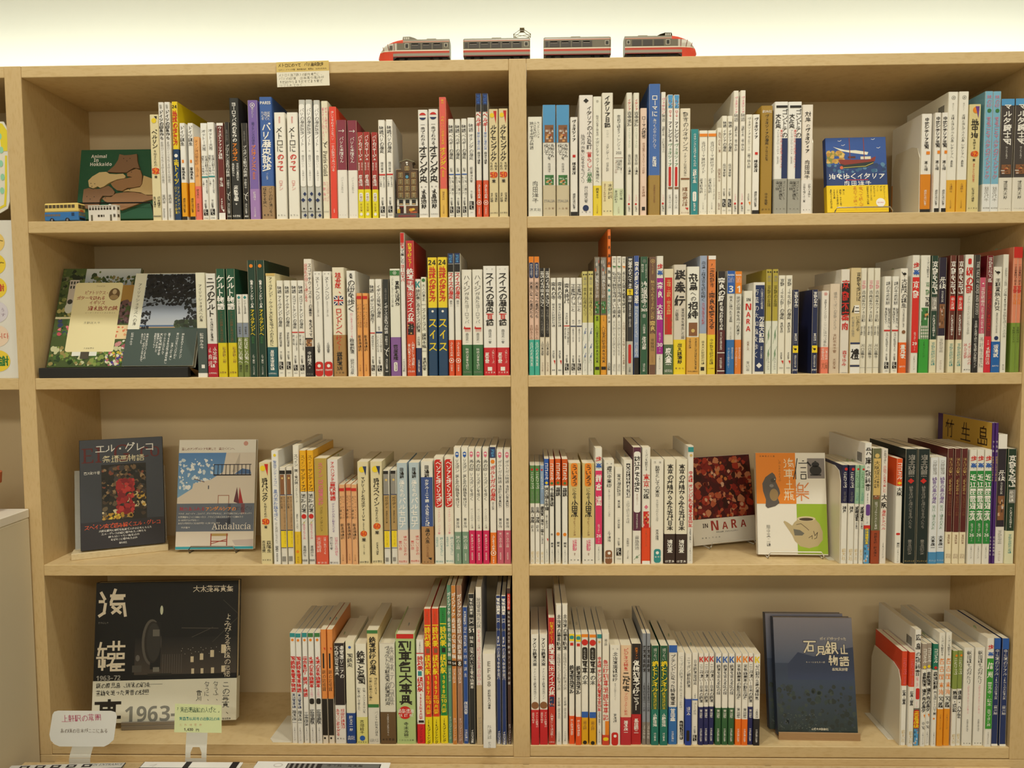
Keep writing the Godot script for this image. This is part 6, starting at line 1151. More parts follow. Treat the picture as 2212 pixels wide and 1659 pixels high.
func build_bookcase() -> void:
	var w := wood("d9be8c", "cfb17d", Vector3(2.2, 9.0, 2.2), 3)
	var wv := wood("d6ba88", "ccad79", Vector3(9.0, 2.2, 9.0), 4)
	var bm := plain("d9c299", 0.6)
	var t := thing("bookcase", "pale birch bookcase with four rows of shelves in two bays", "bookcase", Vector3.ZERO)
	var e := 0.0008
	for x in [[-0.36, -0.33], [-0.0305, 0.0], [XD1, XD2], [XR, XR + 0.0305]]:
		var b := MB.new()
		b.bevel_box(Vector3(x[0], -0.022, -DEEP - 0.006), Vector3(x[1], TOPT, 0.0), e)
		part(b, "divider" if x[0] > 0.5 and x[0] < 1.0 else "side_panel", t, wv)
	for x in [[-0.33, -0.0305], [0.0, XD1], [XD2, XR]]:
		for y in [[TOPB, TOPT, "top_board"], [S1 - 0.0205, S1, "shelf"], [S2 - 0.0205, S2, "shelf"], [S3 - 0.0205, S3, "shelf"], [-0.0205, 0.0, "shelf"]]:
			if x[0] < -0.1 and y[1] > 0.5 and y[1] < 1.0 and y[1] > 0.9: continue
			var b := MB.new()
			b.bevel_box(Vector3(x[0] + 0.0002, y[0], -DEEP), Vector3(x[1] - 0.0002, y[1], -0.0004), e)
			part(b, y[2], t, w)
		var p := MB.new()
		p.box(Vector3(x[0], -0.02, -DEEP - 0.006), Vector3(x[1], TOPT - 0.002, -DEEP))
		part(p, "back_panel", t, bm, "plain beige back panel")
	var base := thing("base_cabinet", "wooden base under the bookcase behind the flat books", "cabinet", Vector3(0, -0.75, 0))
	var b := MB.new()
	b.bevel_box(Vector3(-0.36, 0.0, -DEEP - 0.006), Vector3(XR + 0.03, 0.7275, 0.0), 0.001)
	part(b, "body", base, w)
	for k in 4:
		var q := MB.new()
		q.bevel_box(Vector3(0.005 + 0.445 * k, 0.06, 0.0005), Vector3(0.44 + 0.445 * k, 0.715, 0.0165), 0.001)
		part(q, "door", base, w)

# ---------------------------------------------------------------- things shown face out
func face_book(called: String, label: String, at: Vector3, turn: float, tilt: float, w: float, h: float, th: float, back: String, group := "") -> Node3D:
	# a book whose front cover lies in the local xy plane, its lower edge at y = 0
	var t := thing(called, label, "book", at + Vector3(0, th * sin(tilt) + 0.0002, 0), turn, group)
	t.rotation.x = -tilt
	var b := MB.new()
	var c := hexc(back)
	b.bevel_box(Vector3(-w / 2, 0, -0.0012), Vector3(w / 2, h, 0), 0.0004, c)
	b.bevel_box(Vector3(-w / 2, 0, -th), Vector3(w / 2, h, -th + 0.0012), 0.0004, c)
	b.bevel_box(Vector3(-w / 2, 0, -th), Vector3(-w / 2 + 0.0012, h, 0), 0.0004, c)
	part(b, "cover", t, gloss)
	var p := MB.new()
	p.box(Vector3(-w / 2 + 0.0014, 0.001, -th + 0.0014), Vector3(w / 2 - 0.0016, h - 0.001, -0.0014))
	part(p, "pages", t, pagem)
	return t

func wire_stand(label: String, at: Vector3, turn: float, w: float, depth: float, lip: float, back: float, tilt: float, m: Material) -> Node3D:
	# bent wire book rest: two feet with upturned lips in front and a leaning back loop
	var t := thing("wire_book_stand", label, "book stand", at + Vector3(0, 0.00012, 0), turn, "wire stands under the face-out books")
	var r := 0.0013
	var b := MB.new()
	b.tube([Vector3(-w / 2, r, -depth), Vector3(-w / 2, r, 0.012), Vector3(-w / 2, lip * 0.5, 0.017), Vector3(-w / 2 + 0.004, lip, 0.015), Vector3(w / 2 - 0.004, lip, 0.015), Vector3(w / 2, lip * 0.5, 0.017), Vector3(w / 2, r, 0.012), Vector3(w / 2, r, -depth)], r)
	part(b, "base_wire", t, m)
	b = MB.new()
	var s := sin(tilt)
	var k := cos(tilt)
	b.tube([Vector3(-w * 0.32, r, -depth), Vector3(-w * 0.32, back * k, -depth - back * s + 0.01), Vector3(w * 0.32, back * k, -depth - back * s + 0.01), Vector3(w * 0.32, r, -depth)], r)
	b.tube([Vector3(-w / 2, r, -depth), Vector3(w / 2, r, -depth)], r)
	part(b, "back_wire", t, m)
	return t

func card_print(t: Node3D, b: MB, called := "cover_print") -> void:
	part(b, called, t, paper)

func fade(b: MB, x0: float, y0: float, x1: float, y1: float, z: float, low: String, high: String) -> void:
	# a printed sky: colour runs from low to high
	var k := b.v.size()
	b.rect(x0, y0, x1, y1, z, hexc(low))
	b.c[k + 2] = hexc(high); b.c[k + 3] = hexc(high)

func pts(a: Array, ox := 0.0, oy := 0.0, s := 1.0) -> PackedVector2Array:
	var p := PackedVector2Array()
	for k in range(0, a.size(), 2): p.append(Vector2((a[k] - ox) * s, (oy - a[k + 1]) * s))
	return p

func spec_things() -> void:
	toy_vehicles()
	trains()
	canal_house()
	puzzle()
	lake_books()
	spain_books()
	engine_book()
	sea_book()
	right_covers()
	bookends()
	notes_and_cards()
	table_books()
	left_corner()

func puzzle() -> void:
	var wire := plain("1c1a18", 0.4, 0.6)
	var at := Vector3(0.121, S1 + 0.0165, -0.088)
	var e := thing("wire_easel", "black wire easel holding the green animal puzzle", "easel", Vector3(0.121, S1 + 0.00012, -0.088))
	var b := MB.new()
	b.tube([Vector3(-0.07, 0.036, 0.012), Vector3(-0.072, 0.044, 0.016), Vector3(0.068, 0.044, 0.016), Vector3(0.07, 0.036, 0.012), Vector3(0.07, 0.01, 0.006)], 0.0014)
	b.tube([Vector3(-0.072, 0.04, 0.016), Vector3(-0.072, 0.01, 0.006), Vector3(-0.072, 0.01, -0.02)], 0.0014)
	part(b, "front_rail", e, wire)
	b = MB.new()
	for x in [-0.04, 0.04]:
		b.tube([Vector3(x, 0.0014, 0.03), Vector3(x, 0.011, -0.004), Vector3(x, 0.012, -0.022), Vector3(x * 0.8, 0.1, -0.05)], 0.0014)
	b.tube([Vector3(-0.072, 0.0105, -0.006), Vector3(0.072, 0.0105, -0.006)], 0.0014)
	part(b, "leg_wire", e, wire)
	var t := thing("wooden_puzzle", "green wooden puzzle board with interlocking brown and cream animal pieces", "puzzle", at)
	t.rotation.x = -0.2
	b = MB.new()
	b.bevel_box(Vector3(-0.085, 0, -0.012), Vector3(0.085, 0.14, 0), 0.0006)
	part(b, "board", t, plain("1f5a3c", 0.55))
	b = MB.new()
	for l in [["Animal", -0.049, 0.1265, 0.03], ["In", -0.054, 0.1185, 0.009], ["Hokkaido", -0.044, 0.1105, 0.042]]:
		put_latin(b, l[0], l[1], l[2], l[3], 0.0085, ink("W"), 0.0004)
	part(b, "lettering", t, paper)
	var pieces := [
		["8e6a4c", [1060, 690, 1120, 705, 1200, 700, 1265, 690, 1280, 790, 1310, 870, 1240, 860, 1160, 915, 1040, 915, 930, 905, 1010, 830, 1050, 760], [1115, 745, 1190, 745, 1155, 775]],
		["e2c690", [715, 1010, 760, 960, 840, 910, 920, 905, 960, 930, 1040, 935, 1120, 930, 1150, 960, 1140, 985, 1050, 1000, 960, 1040, 900, 1085, 860, 1100, 830, 1080, 780, 1105, 730, 1085], [750, 1045, 795, 1050, 765, 1080]],
		["a87c54", [1165, 925, 1200, 900, 1270, 870, 1320, 890, 1345, 960, 1345, 1055, 1330, 1085, 1260, 1100, 1180, 1105, 1120, 1140, 1060, 1130, 1012, 1092, 982, 1050, 1040, 1012, 1150, 990, 1230, 972, 1170, 960], [1218, 912]],
		["957052", [670, 1115, 730, 1098, 780, 1115, 870, 1108, 960, 1074, 1005, 1110, 1035, 1150, 1025, 1190, 980, 1200, 895, 1196, 868, 1240, 862, 1320, 840, 1352, 790, 1335, 720, 1350, 680, 1330, 665, 1240], [715, 1205, 800, 1208, 755, 1235]],
		["a27852", [895, 1230, 925, 1210, 1000, 1212, 1050, 1170, 1150, 1156, 1250, 1156, 1350, 1172, 1420, 1200, 1560, 1200, 1560, 1225, 1400, 1265, 1290, 1310, 1130, 1370, 1080, 1350, 1000, 1290, 930, 1265], [932, 1222]],
		["d8b880", [1362, 955, 1480, 1000, 1590, 1040, 1590, 1192, 1400, 1190, 1340, 1160, 1200, 1144, 1130, 1146, 1185, 1122, 1330, 1096, 1352, 1060], [1210, 1125]]]
	for q in pieces:
		var o := pts(q[1], 1105.0, 1470.0, 0.000165)
		b = MB.new()
		b.slab(o, 0.0, 0.004, hexc(q[0]))
		var pc := part(b, "animal_piece", t, paper)
		b = MB.new()
		for k in range(0, q[2].size(), 2):
			b.disc((q[2][k] - 1105.0) * 0.000165, (1470.0 - q[2][k + 1]) * 0.000165, 0.0009, 0.0009, 0.0042, ink("K"), 8)
		part(b, "eyes", pc, paper)

func lake_books() -> void:
	# black display rest with two face-out books
	var t := thing("display_rest", "long black display rest under two leaning books", "book stand", Vector3(0.152, S2 + 0.00012, -0.004))
	var b := MB.new()
	b.bevel_box(Vector3(-0.147, 0, -0.012), Vector3(0.128, 0.0185, 0), 0.0008, hexc("201e1e"))
	part(b, "front_lip", t, paper)
	b = MB.new()
	b.quad(Vector3(-0.147, 0.002, -0.012), Vector3(0.12, 0.002, -0.012), Vector3(0.12, 0.05, -0.125), Vector3(-0.147, 0.05, -0.125), hexc("262324"))
	b.box(Vector3(-0.147, 0.0, -0.13), Vector3(0.12, 0.05, -0.1255), hexc("262324"))
	part(b, "back_board", t, paper)
	b = MB.new()
	var curl := []
	for k in 9: curl.append(Vector3(0.1285 + 0.0165 * sin(k * 0.2), 0.0185 - 0.002 * k, -0.004 - 0.004 * k))
	for k in 8:
		b.quad(curl[k], curl[k + 1], curl[k + 1] + Vector3(0, -0.0175 + 0.002 * (k + 1), -0.03), curl[k] + Vector3(0, -0.0175 + 0.002 * k, -0.03), hexc("7a5c3a"))
	part(b, "curled_end", t, paper)
	# cottage and lake country guide
	t = face_book("guidebook", "green picture-collage guidebook with a cream title panel leaning on the black rest", Vector3(0.083, S2 + 0.016, -0.024), 0.03, 0.36, 0.150, 0.200, 0.008, "4a5a30")
	b = MB.new()
	var z := 0.0003
	scatter(b, Rect2(-0.074, 0.14, 0.075, 0.058), 90, 0.002, 0.007, ["2a3818", "46562a", "5e6a34", "1e2a14", "6e6e50"], z, 11)
	b.rect(-0.058, 0.12, -0.04, 0.176, z + 2e-5, hexc("c4b8ac"))
	for k in 6: b.rect(-0.056 + 0.0055 * (k % 3), 0.158 + 0.009 * (k / 3), -0.053 + 0.0055 * (k % 3), 0.164 + 0.009 * (k / 3), z + 3e-5, hexc("3a3830"))
	fade(b, -0.03, 0.165, 0.074, 0.199, z + 1e-5, "8a94a0", "c8ccc8")
	scatter(b, Rect2(-0.03, 0.165, 0.104, 0.02), 60, 0.002, 0.005, ["3a4a24", "2a381c", "55602c", "7a6c40"], z + 3e-5, 12)
	b.rect(0.03, 0.13, 0.074, 0.165, z + 1e-5, hexc("a8803c"))
	scatter(b, Rect2(-0.074, 0.1, 0.04, 0.04), 40, 0.002, 0.006, ["4a5a2a", "7a8040", "34421c", "a8a060"], z, 13)
	b.disc(-0.052, 0.118, 0.008, 0.011, z + 3e-5, hexc("c8c8bc")); b.disc(-0.036, 0.122, 0.007, 0.012, z + 3e-5, hexc("b08848"))
	b.disc(-0.052, 0.131, 0.005, 0.005, z + 4e-5, hexc("3a3a30")); b.disc(-0.036, 0.136, 0.004, 0.005, z + 4e-5, hexc("d8a070"))
	b.rect(-0.074, 0.096, -0.034, 0.1, z + 4e-5, hexc("d8d0a8"))
	scatter(b, Rect2(-0.074, 0.06, 0.04, 0.036), 26, 0.003, 0.006, ["c05060", "d87a80", "4a6a34", "2c3a5e", "385428"], z + 2e-5, 14)
	scatter(b, Rect2(-0.074, 0.002, 0.14, 0.04), 160, 0.002, 0.006, ["4a6a2c", "6e8a3c", "2e4420", "8a9a4c", "c8c89c", "9a8a50"], z + 2e-5, 15)
	b.rect(-0.032, 0.022, 0.014, 0.042, z + 6e-5, hexc("e8e8dc"))
	b.flat(PackedVector2Array([Vector2(-0.016, 0.016), Vector2(0.0, 0.016), Vector2(0.0, 0.03), Vector2(-0.008, 0.037), Vector2(-0.016, 0.03)]), z + 7e-5, hexc("4e4638"))
	scatter(b, Rect2(0.03, 0.002, 0.044, 0.03), 60, 0.002, 0.004, ["4a3a8a", "d8c040", "c06070", "4a7a34", "e0d8c0"], z + 7e-5, 16)
	scatter(b, Rect2(0.035, 0.085, 0.039, 0.05), 60, 0.002, 0.006, ["4a3038", "6a4a48", "2e2a20", "7a5a60"], z + 2e-5, 17)
	b.rect(0.038, 0.055, 0.074, 0.083, z + 4e-5, hexc("e8cfa0"))
	scatter(b, Rect2(0.04, 0.057, 0.032, 0.024), 16, 0.001, 0.004, ["d87a50", "e0a070", "c86048"], z + 5e-5, 18)
	scatter(b, Rect2(0.038, 0.03, 0.036, 0.024), 30, 0.002, 0.005, ["e6e2d8", "c88a8a", "5a7a44", "b05a68"], z + 5e-5, 19)
	b.lozenge(-0.046, 0.03, 0.044, 0.17, 0.005, z + 1e-4, hexc("ecdfae"))
	var zz := z + 1.3e-4
	var rd := hexc("9a2e22")
	put_latin(b, "Travel in", 0.002, 0.163, 0.02, 0.003, hexc("a89060"), zz, true)
	text_h(b, "ビアトリクス・", -0.026, 0.02, 0.1495, 0.0075, rd, zz, 0.11)
	text_h(b, "ポターを訪ねる", -0.04, 0.014, 0.1385, 0.0078, rd, zz, 0.11)
	text_h(b, "イギリス", -0.015, 0.015, 0.129, 0.0078, rd, zz, 0.11)
	text_h(b, "湖水地方の旅", -0.016, 0.04, 0.1175, 0.0095, rd, zz, 0.11)
	text_h(b, "ピーターラビットのふるさと", -0.02, 0.038, 0.108, 0.003, hexc("8a7a50"), zz)
	text_h(b, "北野佐久子", -0.02, 0.012, 0.088, 0.005, ink("K"), zz, 0.06)
	text_h(b, "大修館書店", -0.012, 0.008, 0.037, 0.0028, ink("K"), zz)
	b.disc(0.03, 0.146, 0.0105, 0.0125, zz, hexc("6e5434")); b.disc(0.03, 0.151, 0.0042, 0.0052, zz + 1e-5, hexc("c8b088")); b.disc(0.03, 0.14, 0.008, 0.005, zz + 1e-5, hexc("a88c60"))
	card_print(t, b)
	# Irish essays
	t = face_book("paperback_book", "dark tree-and-lake photo book with slate band leaning on the black rest", Vector3(0.2195, S2 + 0.0165, -0.013), 0.0, 0.36, 0.132, 0.186, 0.012, "e8e6d4")
	b = MB.new()
	b.rect(-0.0655, 0.0005, -0.044, 0.1855, z, hexc("e8e6d2"))
	b.rect(-0.0435, 0.06, 0.0655, 0.184, z, hexc("8a94a4"))
	fade(b, -0.0435, 0.078, 0.0655, 0.12, z + 1e-5, "b4b8bc", "8a96ac")
	b.rect(-0.0435, 0.06, 0.0655, 0.076, z + 2e-5, hexc("3e5248"))
	b.rect(-0.0435, 0.0745, 0.03, 0.0765, z + 3e-5, hexc("b09068"))
	b.rect(-0.0435, 0.077, 0.02, 0.08, z + 3e-5, hexc("4a6488"))
	scatter(b, Rect2(0.02, 0.074, 0.046, 0.018), 40, 0.003, 0.006, ["2e3a24", "3c4a2c", "242e1c"], z + 4e-5, 31)
	scatter(b, Rect2(-0.0435, 0.135, 0.109, 0.049), 420, 0.002, 0.006, ["16161a", "1c1c20", "101014", "22242a"], z + 5e-5, 32)
	scatter(b, Rect2(-0.0435, 0.118, 0.109, 0.022), 90, 0.0015, 0.004, ["16161a", "1c1c20"], z + 5e-5, 33)
	scatter(b, Rect2(0.035, 0.09, 0.03, 0.04), 60, 0.0015, 0.0045, ["16161a", "202226"], z + 5e-5, 34)
	scatter(b, Rect2(-0.0435, 0.07, 0.018, 0.04), 36, 0.0015, 0.004, ["16161a", "1e2024"], z + 5e-5, 35)
	b.path([Vector2(-0.0435, 0.116), Vector2(-0.02, 0.126), Vector2(0.0, 0.132), Vector2(0.03, 0.137)], 0.0015, z + 6e-5, hexc("141416"))
	card_print(t, b)
	b = MB.new()
	b.rect(-0.0657, 0.0004, 0.0657, 0.072, 0.00045, hexc("46544f"))
	part(b, "band", t, paper)
	b = MB.new()
	zz = 0.0006
	text_v(b, "アイリッシュネスへの扉", -0.0545, 0.166, 0.079, 0.0075, ink("K"), zz, 0.06)
	text_v(b, "松井ゆみ子", -0.0545, 0.066, 0.04, 0.005, ink("W"), zz, 0.07)
	var cols := ["未来は自分でつくるもの", "たとえ、今がどんなときで", "あろうとも", "芳醇なエッセイ", "新境地へ歩み出した", "文化を共有する", "ローカルに溶け込んで", "築150年の家で歴史を旅し", "辺境への引っ越し", "思いがけないコロナ禍と", "30年目のアイルランド"]
	var xx := [-0.026, -0.031, -0.036, -0.011, -0.006, 0.0, 0.007, 0.0145, 0.0225, 0.0305, 0.0405]
	var big := [5, 7, 9, 10]
	for k in cols.size():
		var hh: float = 0.0062 if k in big else 0.0042
		if cols[k].length() > 10: hh = 0.0046
		var top := 0.064 if k != 8 else 0.045
		var txt: String = cols[k]
		text_v(b, txt, xx[k], top, maxf(top - hh * txt.length(), 0.003), hh, ink("W"), zz, 0.09)
	part(b, "lettering", t, paper)

func spain_books() -> void:
	var turn := deg_to_rad(24.0)
	var s := thing("ledge_stand", "pale slanting wooden ledge under the dark painting book", "book stand", Vector3(0.11, S3 + 0.00012, -0.066), turn)
	var b := MB.new()
	b.bevel_box(Vector3(-0.0835, 0.0, -0.03), Vector3(0.0835, 0.0125, 0.006), 0.0008)
	part(b, "ledge", s, wood("dcc9a0", "ccb68a", Vector3(6, 6, 6), 8))
	b = MB.new()
	b.quad(Vector3(-0.08, 0.0126, -0.024), Vector3(0.08, 0.0126, -0.024), Vector3(0.08, 0.16, -0.056), Vector3(-0.08, 0.16, -0.056))
	b.quad(Vector3(0.08, 0.0126, -0.026), Vector3(-0.08, 0.0126, -0.026), Vector3(-0.08, 0.16, -0.058), Vector3(0.08, 0.16, -0.058))
	var ac := StandardMaterial3D.new()
	ac.albedo_color = Color(0.9, 0.92, 0.9, 0.18)
	ac.transparency = BaseMaterial3D.TRANSPARENCY_ALPHA
	ac.roughness = 0.05
	part(b, "clear_back", s, ac)
	var t := face_book("hardback_book", "black book with a red and gold painting on the slanting ledge", Vector3(0.116, S3 + 0.0125, -0.0655), turn, 0.2, 0.146, 0.21, 0.014, "26262a")
	b = MB.new()
	var z := 0.0003
	put_latin(b, "El", -0.052, 0.18, 0.034, 0.036, hexc("6a2420"), z, true)
	put_latin(b, "G", 0.0, 0.182, 0.03, 0.032, hexc("6a2420"), z, true)
	put_latin(b, "co", 0.05, 0.181, 0.034, 0.02, hexc("6a2420"), z, true)
	text_h(b, "エル・グレコ", -0.046, 0.058, 0.192, 0.017, ink("W"), z + 3e-5, 0.1, 0.0)
	text_h(b, "祭壇画物語", -0.034, 0.04, 0.171, 0.013, hexc("e6dcb8"), z + 3e-5, 0.085)
	text_h(b, "西川和子著", -0.066, -0.038, 0.146, 0.006, ink("W"), z + 3e-5, 0.09)
	# plain stand-in picture: patches in the painting's colours
	b.rect(-0.036, 0.052, 0.042, 0.16, z + 1e-5, hexc("2a221c"))
	scatter(b, Rect2(-0.036, 0.1, 0.078, 0.058), 120, 0.002, 0.006, ["3a2e22", "5a4630", "1c1814", "7a6040", "46423e", "8a4a34", "a08460"], z + 2e-5, 41)
	scatter(b, Rect2(-0.036, 0.054, 0.078, 0.05), 90, 0.002, 0.006, ["2a221a", "4a3a28", "b89040", "d8c8a0", "1c1814", "6a5a40"], z + 2e-5, 42)
	scatter(b, Rect2(-0.012, 0.062, 0.034, 0.07), 90, 0.003, 0.007, ["b02828", "c83a34", "8a1c1e", "a02424"], z + 3e-5, 43)
	scatter(b, Rect2(0.018, 0.07, 0.022, 0.036), 26, 0.002, 0.005, ["d8c490", "c8a040", "3a2c1c"], z + 4e-5, 44)
	scatter(b, Rect2(-0.026, 0.054, 0.03, 0.014), 16, 0.002, 0.004, ["d8b83c", "b88c2c"], z + 4e-5, 45)
	b.rect(-0.0725, 0.001, 0.0725, 0.052, z + 6e-5, hexc("2c2a2c"))
	text_h(b, "スペイン史で読み解くエル・グレコ", -0.066, 0.066, 0.043, 0.009, hexc("e0582c"), z + 9e-5, 0.1)
	text_h(b, "大胆な構図と強烈な色彩で人々の心をとらえた", -0.042, 0.05, 0.034, 0.0042, ink("W"), z + 9e-5)
	text_h(b, "エル・グレコの絵に描かれた人物たち", -0.038, 0.04, 0.028, 0.0042, ink("W"), z + 9e-5)
	text_h(b, "彼らはいったい誰なのか", -0.026, 0.028, 0.022, 0.0042, ink("W"), z + 9e-5)
	text_h(b, "なぜそこに描かれたのか", -0.022, 0.024, 0.016, 0.0042, ink("W"), z + 9e-5)
	text_h(b, "彩流社", -0.008, 0.006, 0.009, 0.004, ink("W"), z + 9e-5)
	card_print(t, b)
	# white villa guide
	wire_stand("thin grey wire stand under the blue-sky Spanish guidebook", Vector3(0.284, S3, -0.088), 0.03, 0.09, 0.03, 0.014, 0.1, 0.2, plain("8a857c", 0.3, 0.8))
	t = face_book("guidebook", "white-framed guidebook with blue sky, white house and grey band", Vector3(0.2845, S3 + 0.003, -0.083), 0.03, 0.17, 0.152, 0.214, 0.012, "ece6d8")
	b = MB.new()
	text_h(b, "愛しのアンダルシアを旅して 南スペインへ", -0.07, 0.034, 0.196, 0.0052, hexc("8a4a30"), z, 0.09)
	b.disc(0.056, 0.206, 0.0045, 0.0045, z, hexc("d8a090"))
	fade(b, -0.0755, 0.08, 0.0755, 0.188, z, "8ab4d4", "5a8cc8")
	scatter(b, Rect2(-0.075, 0.115, 0.07, 0.062), 90, 0.0012, 0.004, ["e6ecf0", "d4e0ea", "f2f4f4"], z + 1e-5, 51)
	b.flat(PackedVector2Array([Vector2(-0.0755, 0.006), Vector2(0.0755, 0.006), Vector2(0.0755, 0.188), Vector2(0.018, 0.188), Vector2(0.012, 0.15), Vector2(-0.012, 0.135), Vector2(-0.045, 0.128), Vector2(-0.047, 0.118), Vector2(-0.0755, 0.1)]), z + 3e-5, hexc("e2d6c6"))
	b.flat(PackedVector2Array([Vector2(0.03, 0.15), Vector2(0.045, 0.188), Vector2(0.045, 0.15)]), z + 4e-5, hexc("c8bcae"))
	b.rect(-0.006, 0.143, 0.068, 0.1455, z + 5e-5, hexc("2c2830")); b.rect(-0.006, 0.164, 0.068, 0.1655, z + 5e-5, hexc("2c2830"))
	for k in 10: b.rect(-0.006 + 0.0078 * k, 0.144, -0.0046 + 0.0078 * k, 0.165, z + 5e-5, hexc("2c2830"))
	b.flat(PackedVector2Array([Vector2(0.035, 0.146), Vector2(0.068, 0.146), Vector2(0.066, 0.154), Vector2(0.05, 0.157)]), z + 4.5e-5, hexc("5070a0"))
	b.line(Vector2(-0.043, 0.137), Vector2(-0.024, 0.131), 0.0015, z + 5e-5, hexc("7a5a44"))
	b.rect(-0.016, 0.117, -0.014, 0.124, z + 5e-5, hexc("3c4450"))
	for q in [[0.004, 0.084, 0.026, 0.105]]:
		b.rect(q[0], q[1], q[2], q[3], z + 5e-5, hexc("a05a34")); b.rect(q[0] + 0.0012, q[1], q[2] - 0.0012, q[3] - 0.0012, z + 5.5e-5, hexc("e6dccc"))
	b.flat(PackedVector2Array([Vector2(0.046, 0.121), Vector2(0.056, 0.08), Vector2(0.044, 0.08)]), z + 5e-5, hexc("b03030"))
	b.flat(PackedVector2Array([Vector2(0.041, 0.121), Vector2(0.046, 0.088), Vector2(0.035, 0.092)]), z + 5.2e-5, hexc("6a3a40"))
	b.rect(-0.0755, 0.001, 0.0755, 0.006, z + 4e-5, hexc("3aa0b0"))
	for q in [[-0.007, 0.006, 0.028], [0.024, 0.006, 0.028], [-0.007, 0.018, 0.02]]:
		b.line(Vector2(q[0], q[1]), Vector2(q[0], q[2] + 0.002), 0.002, z + 6e-5, hexc("a04030"))
	b.rect(-0.008, 0.026, 0.026, 0.031, z + 6e-5, hexc("b89a5c")); b.line(Vector2(-0.007, 0.016), Vector2(0.024, 0.016), 0.0018, z + 6e-5, hexc("a04030")); b.line(Vector2(-0.007, 0.011), Vector2(0.024, 0.02), 0.0014, z + 6e-5, hexc("a04030"))
	b.flat(PackedVector2Array([Vector2(0.034, 0.018), Vector2(0.0755, 0.02), Vector2(0.0755, 0.006), Vector2(0.04, 0.008)]), z + 5e-5, hexc("c8b8b0"))
	card_print(t, b)
	b = MB.new()
	b.rect(-0.0757, 0.035, 0.0757, 0.089, 0.0005, hexc("6a7280"))
	b.rect(0.002, 0.036, 0.03, 0.06, 0.00052, hexc("4a4e5c")); b.rect(0.024, 0.05, 0.03, 0.088, 0.00052, hexc("565866")); b.rect(0.05, 0.068, 0.057, 0.088, 0.00052, hexc("7a5058"))
	part(b, "band", t, paper)
	b = MB.new()
	text_h(b, "魅力あふれる", -0.07, -0.02, 0.079, 0.0075, hexc("b03a48"), 0.0006, 0.1)
	text_h(b, "アンダルシアの", -0.02, 0.04, 0.079, 0.0078, hexc("f09a3a"), 0.0006, 0.12)
	text_h(b, "町めぐり", 0.04, 0.072, 0.079, 0.007, hexc("4a3a40"), 0.0006, 0.08)
	text_h(b, "マラガ、セビージャ、コルドバ、グラナダを中心に、すべて訪ねてほしい街をセレクト", -0.072, 0.072, 0.0695, 0.0036, ink("W"), 0.0006)
	text_h(b, "世界遺産をじっくり味わったり、フラメンコなどのカルチャーに触れたり", -0.072, 0.055, 0.063, 0.0036, ink("W"), 0.0006)
	text_h(b, "白い村歩きもはずせない！", -0.072, -0.03, 0.057, 0.0036, ink("W"), 0.0006)
	text_h(b, "あなたが歩きたくなる村がきっと見つかります", -0.072, 0.01, 0.051, 0.0036, ink("W"), 0.0006)
	put_latin(b, "Andalucía", 0.032, 0.045, 0.076, 0.0125, hexc("ece6dc"), 0.0006, true)
	text_h(b, "中村葉子", -0.066, -0.048, 0.043, 0.0034, ink("W"), 0.0006)
	part(b, "lettering", t, paper)

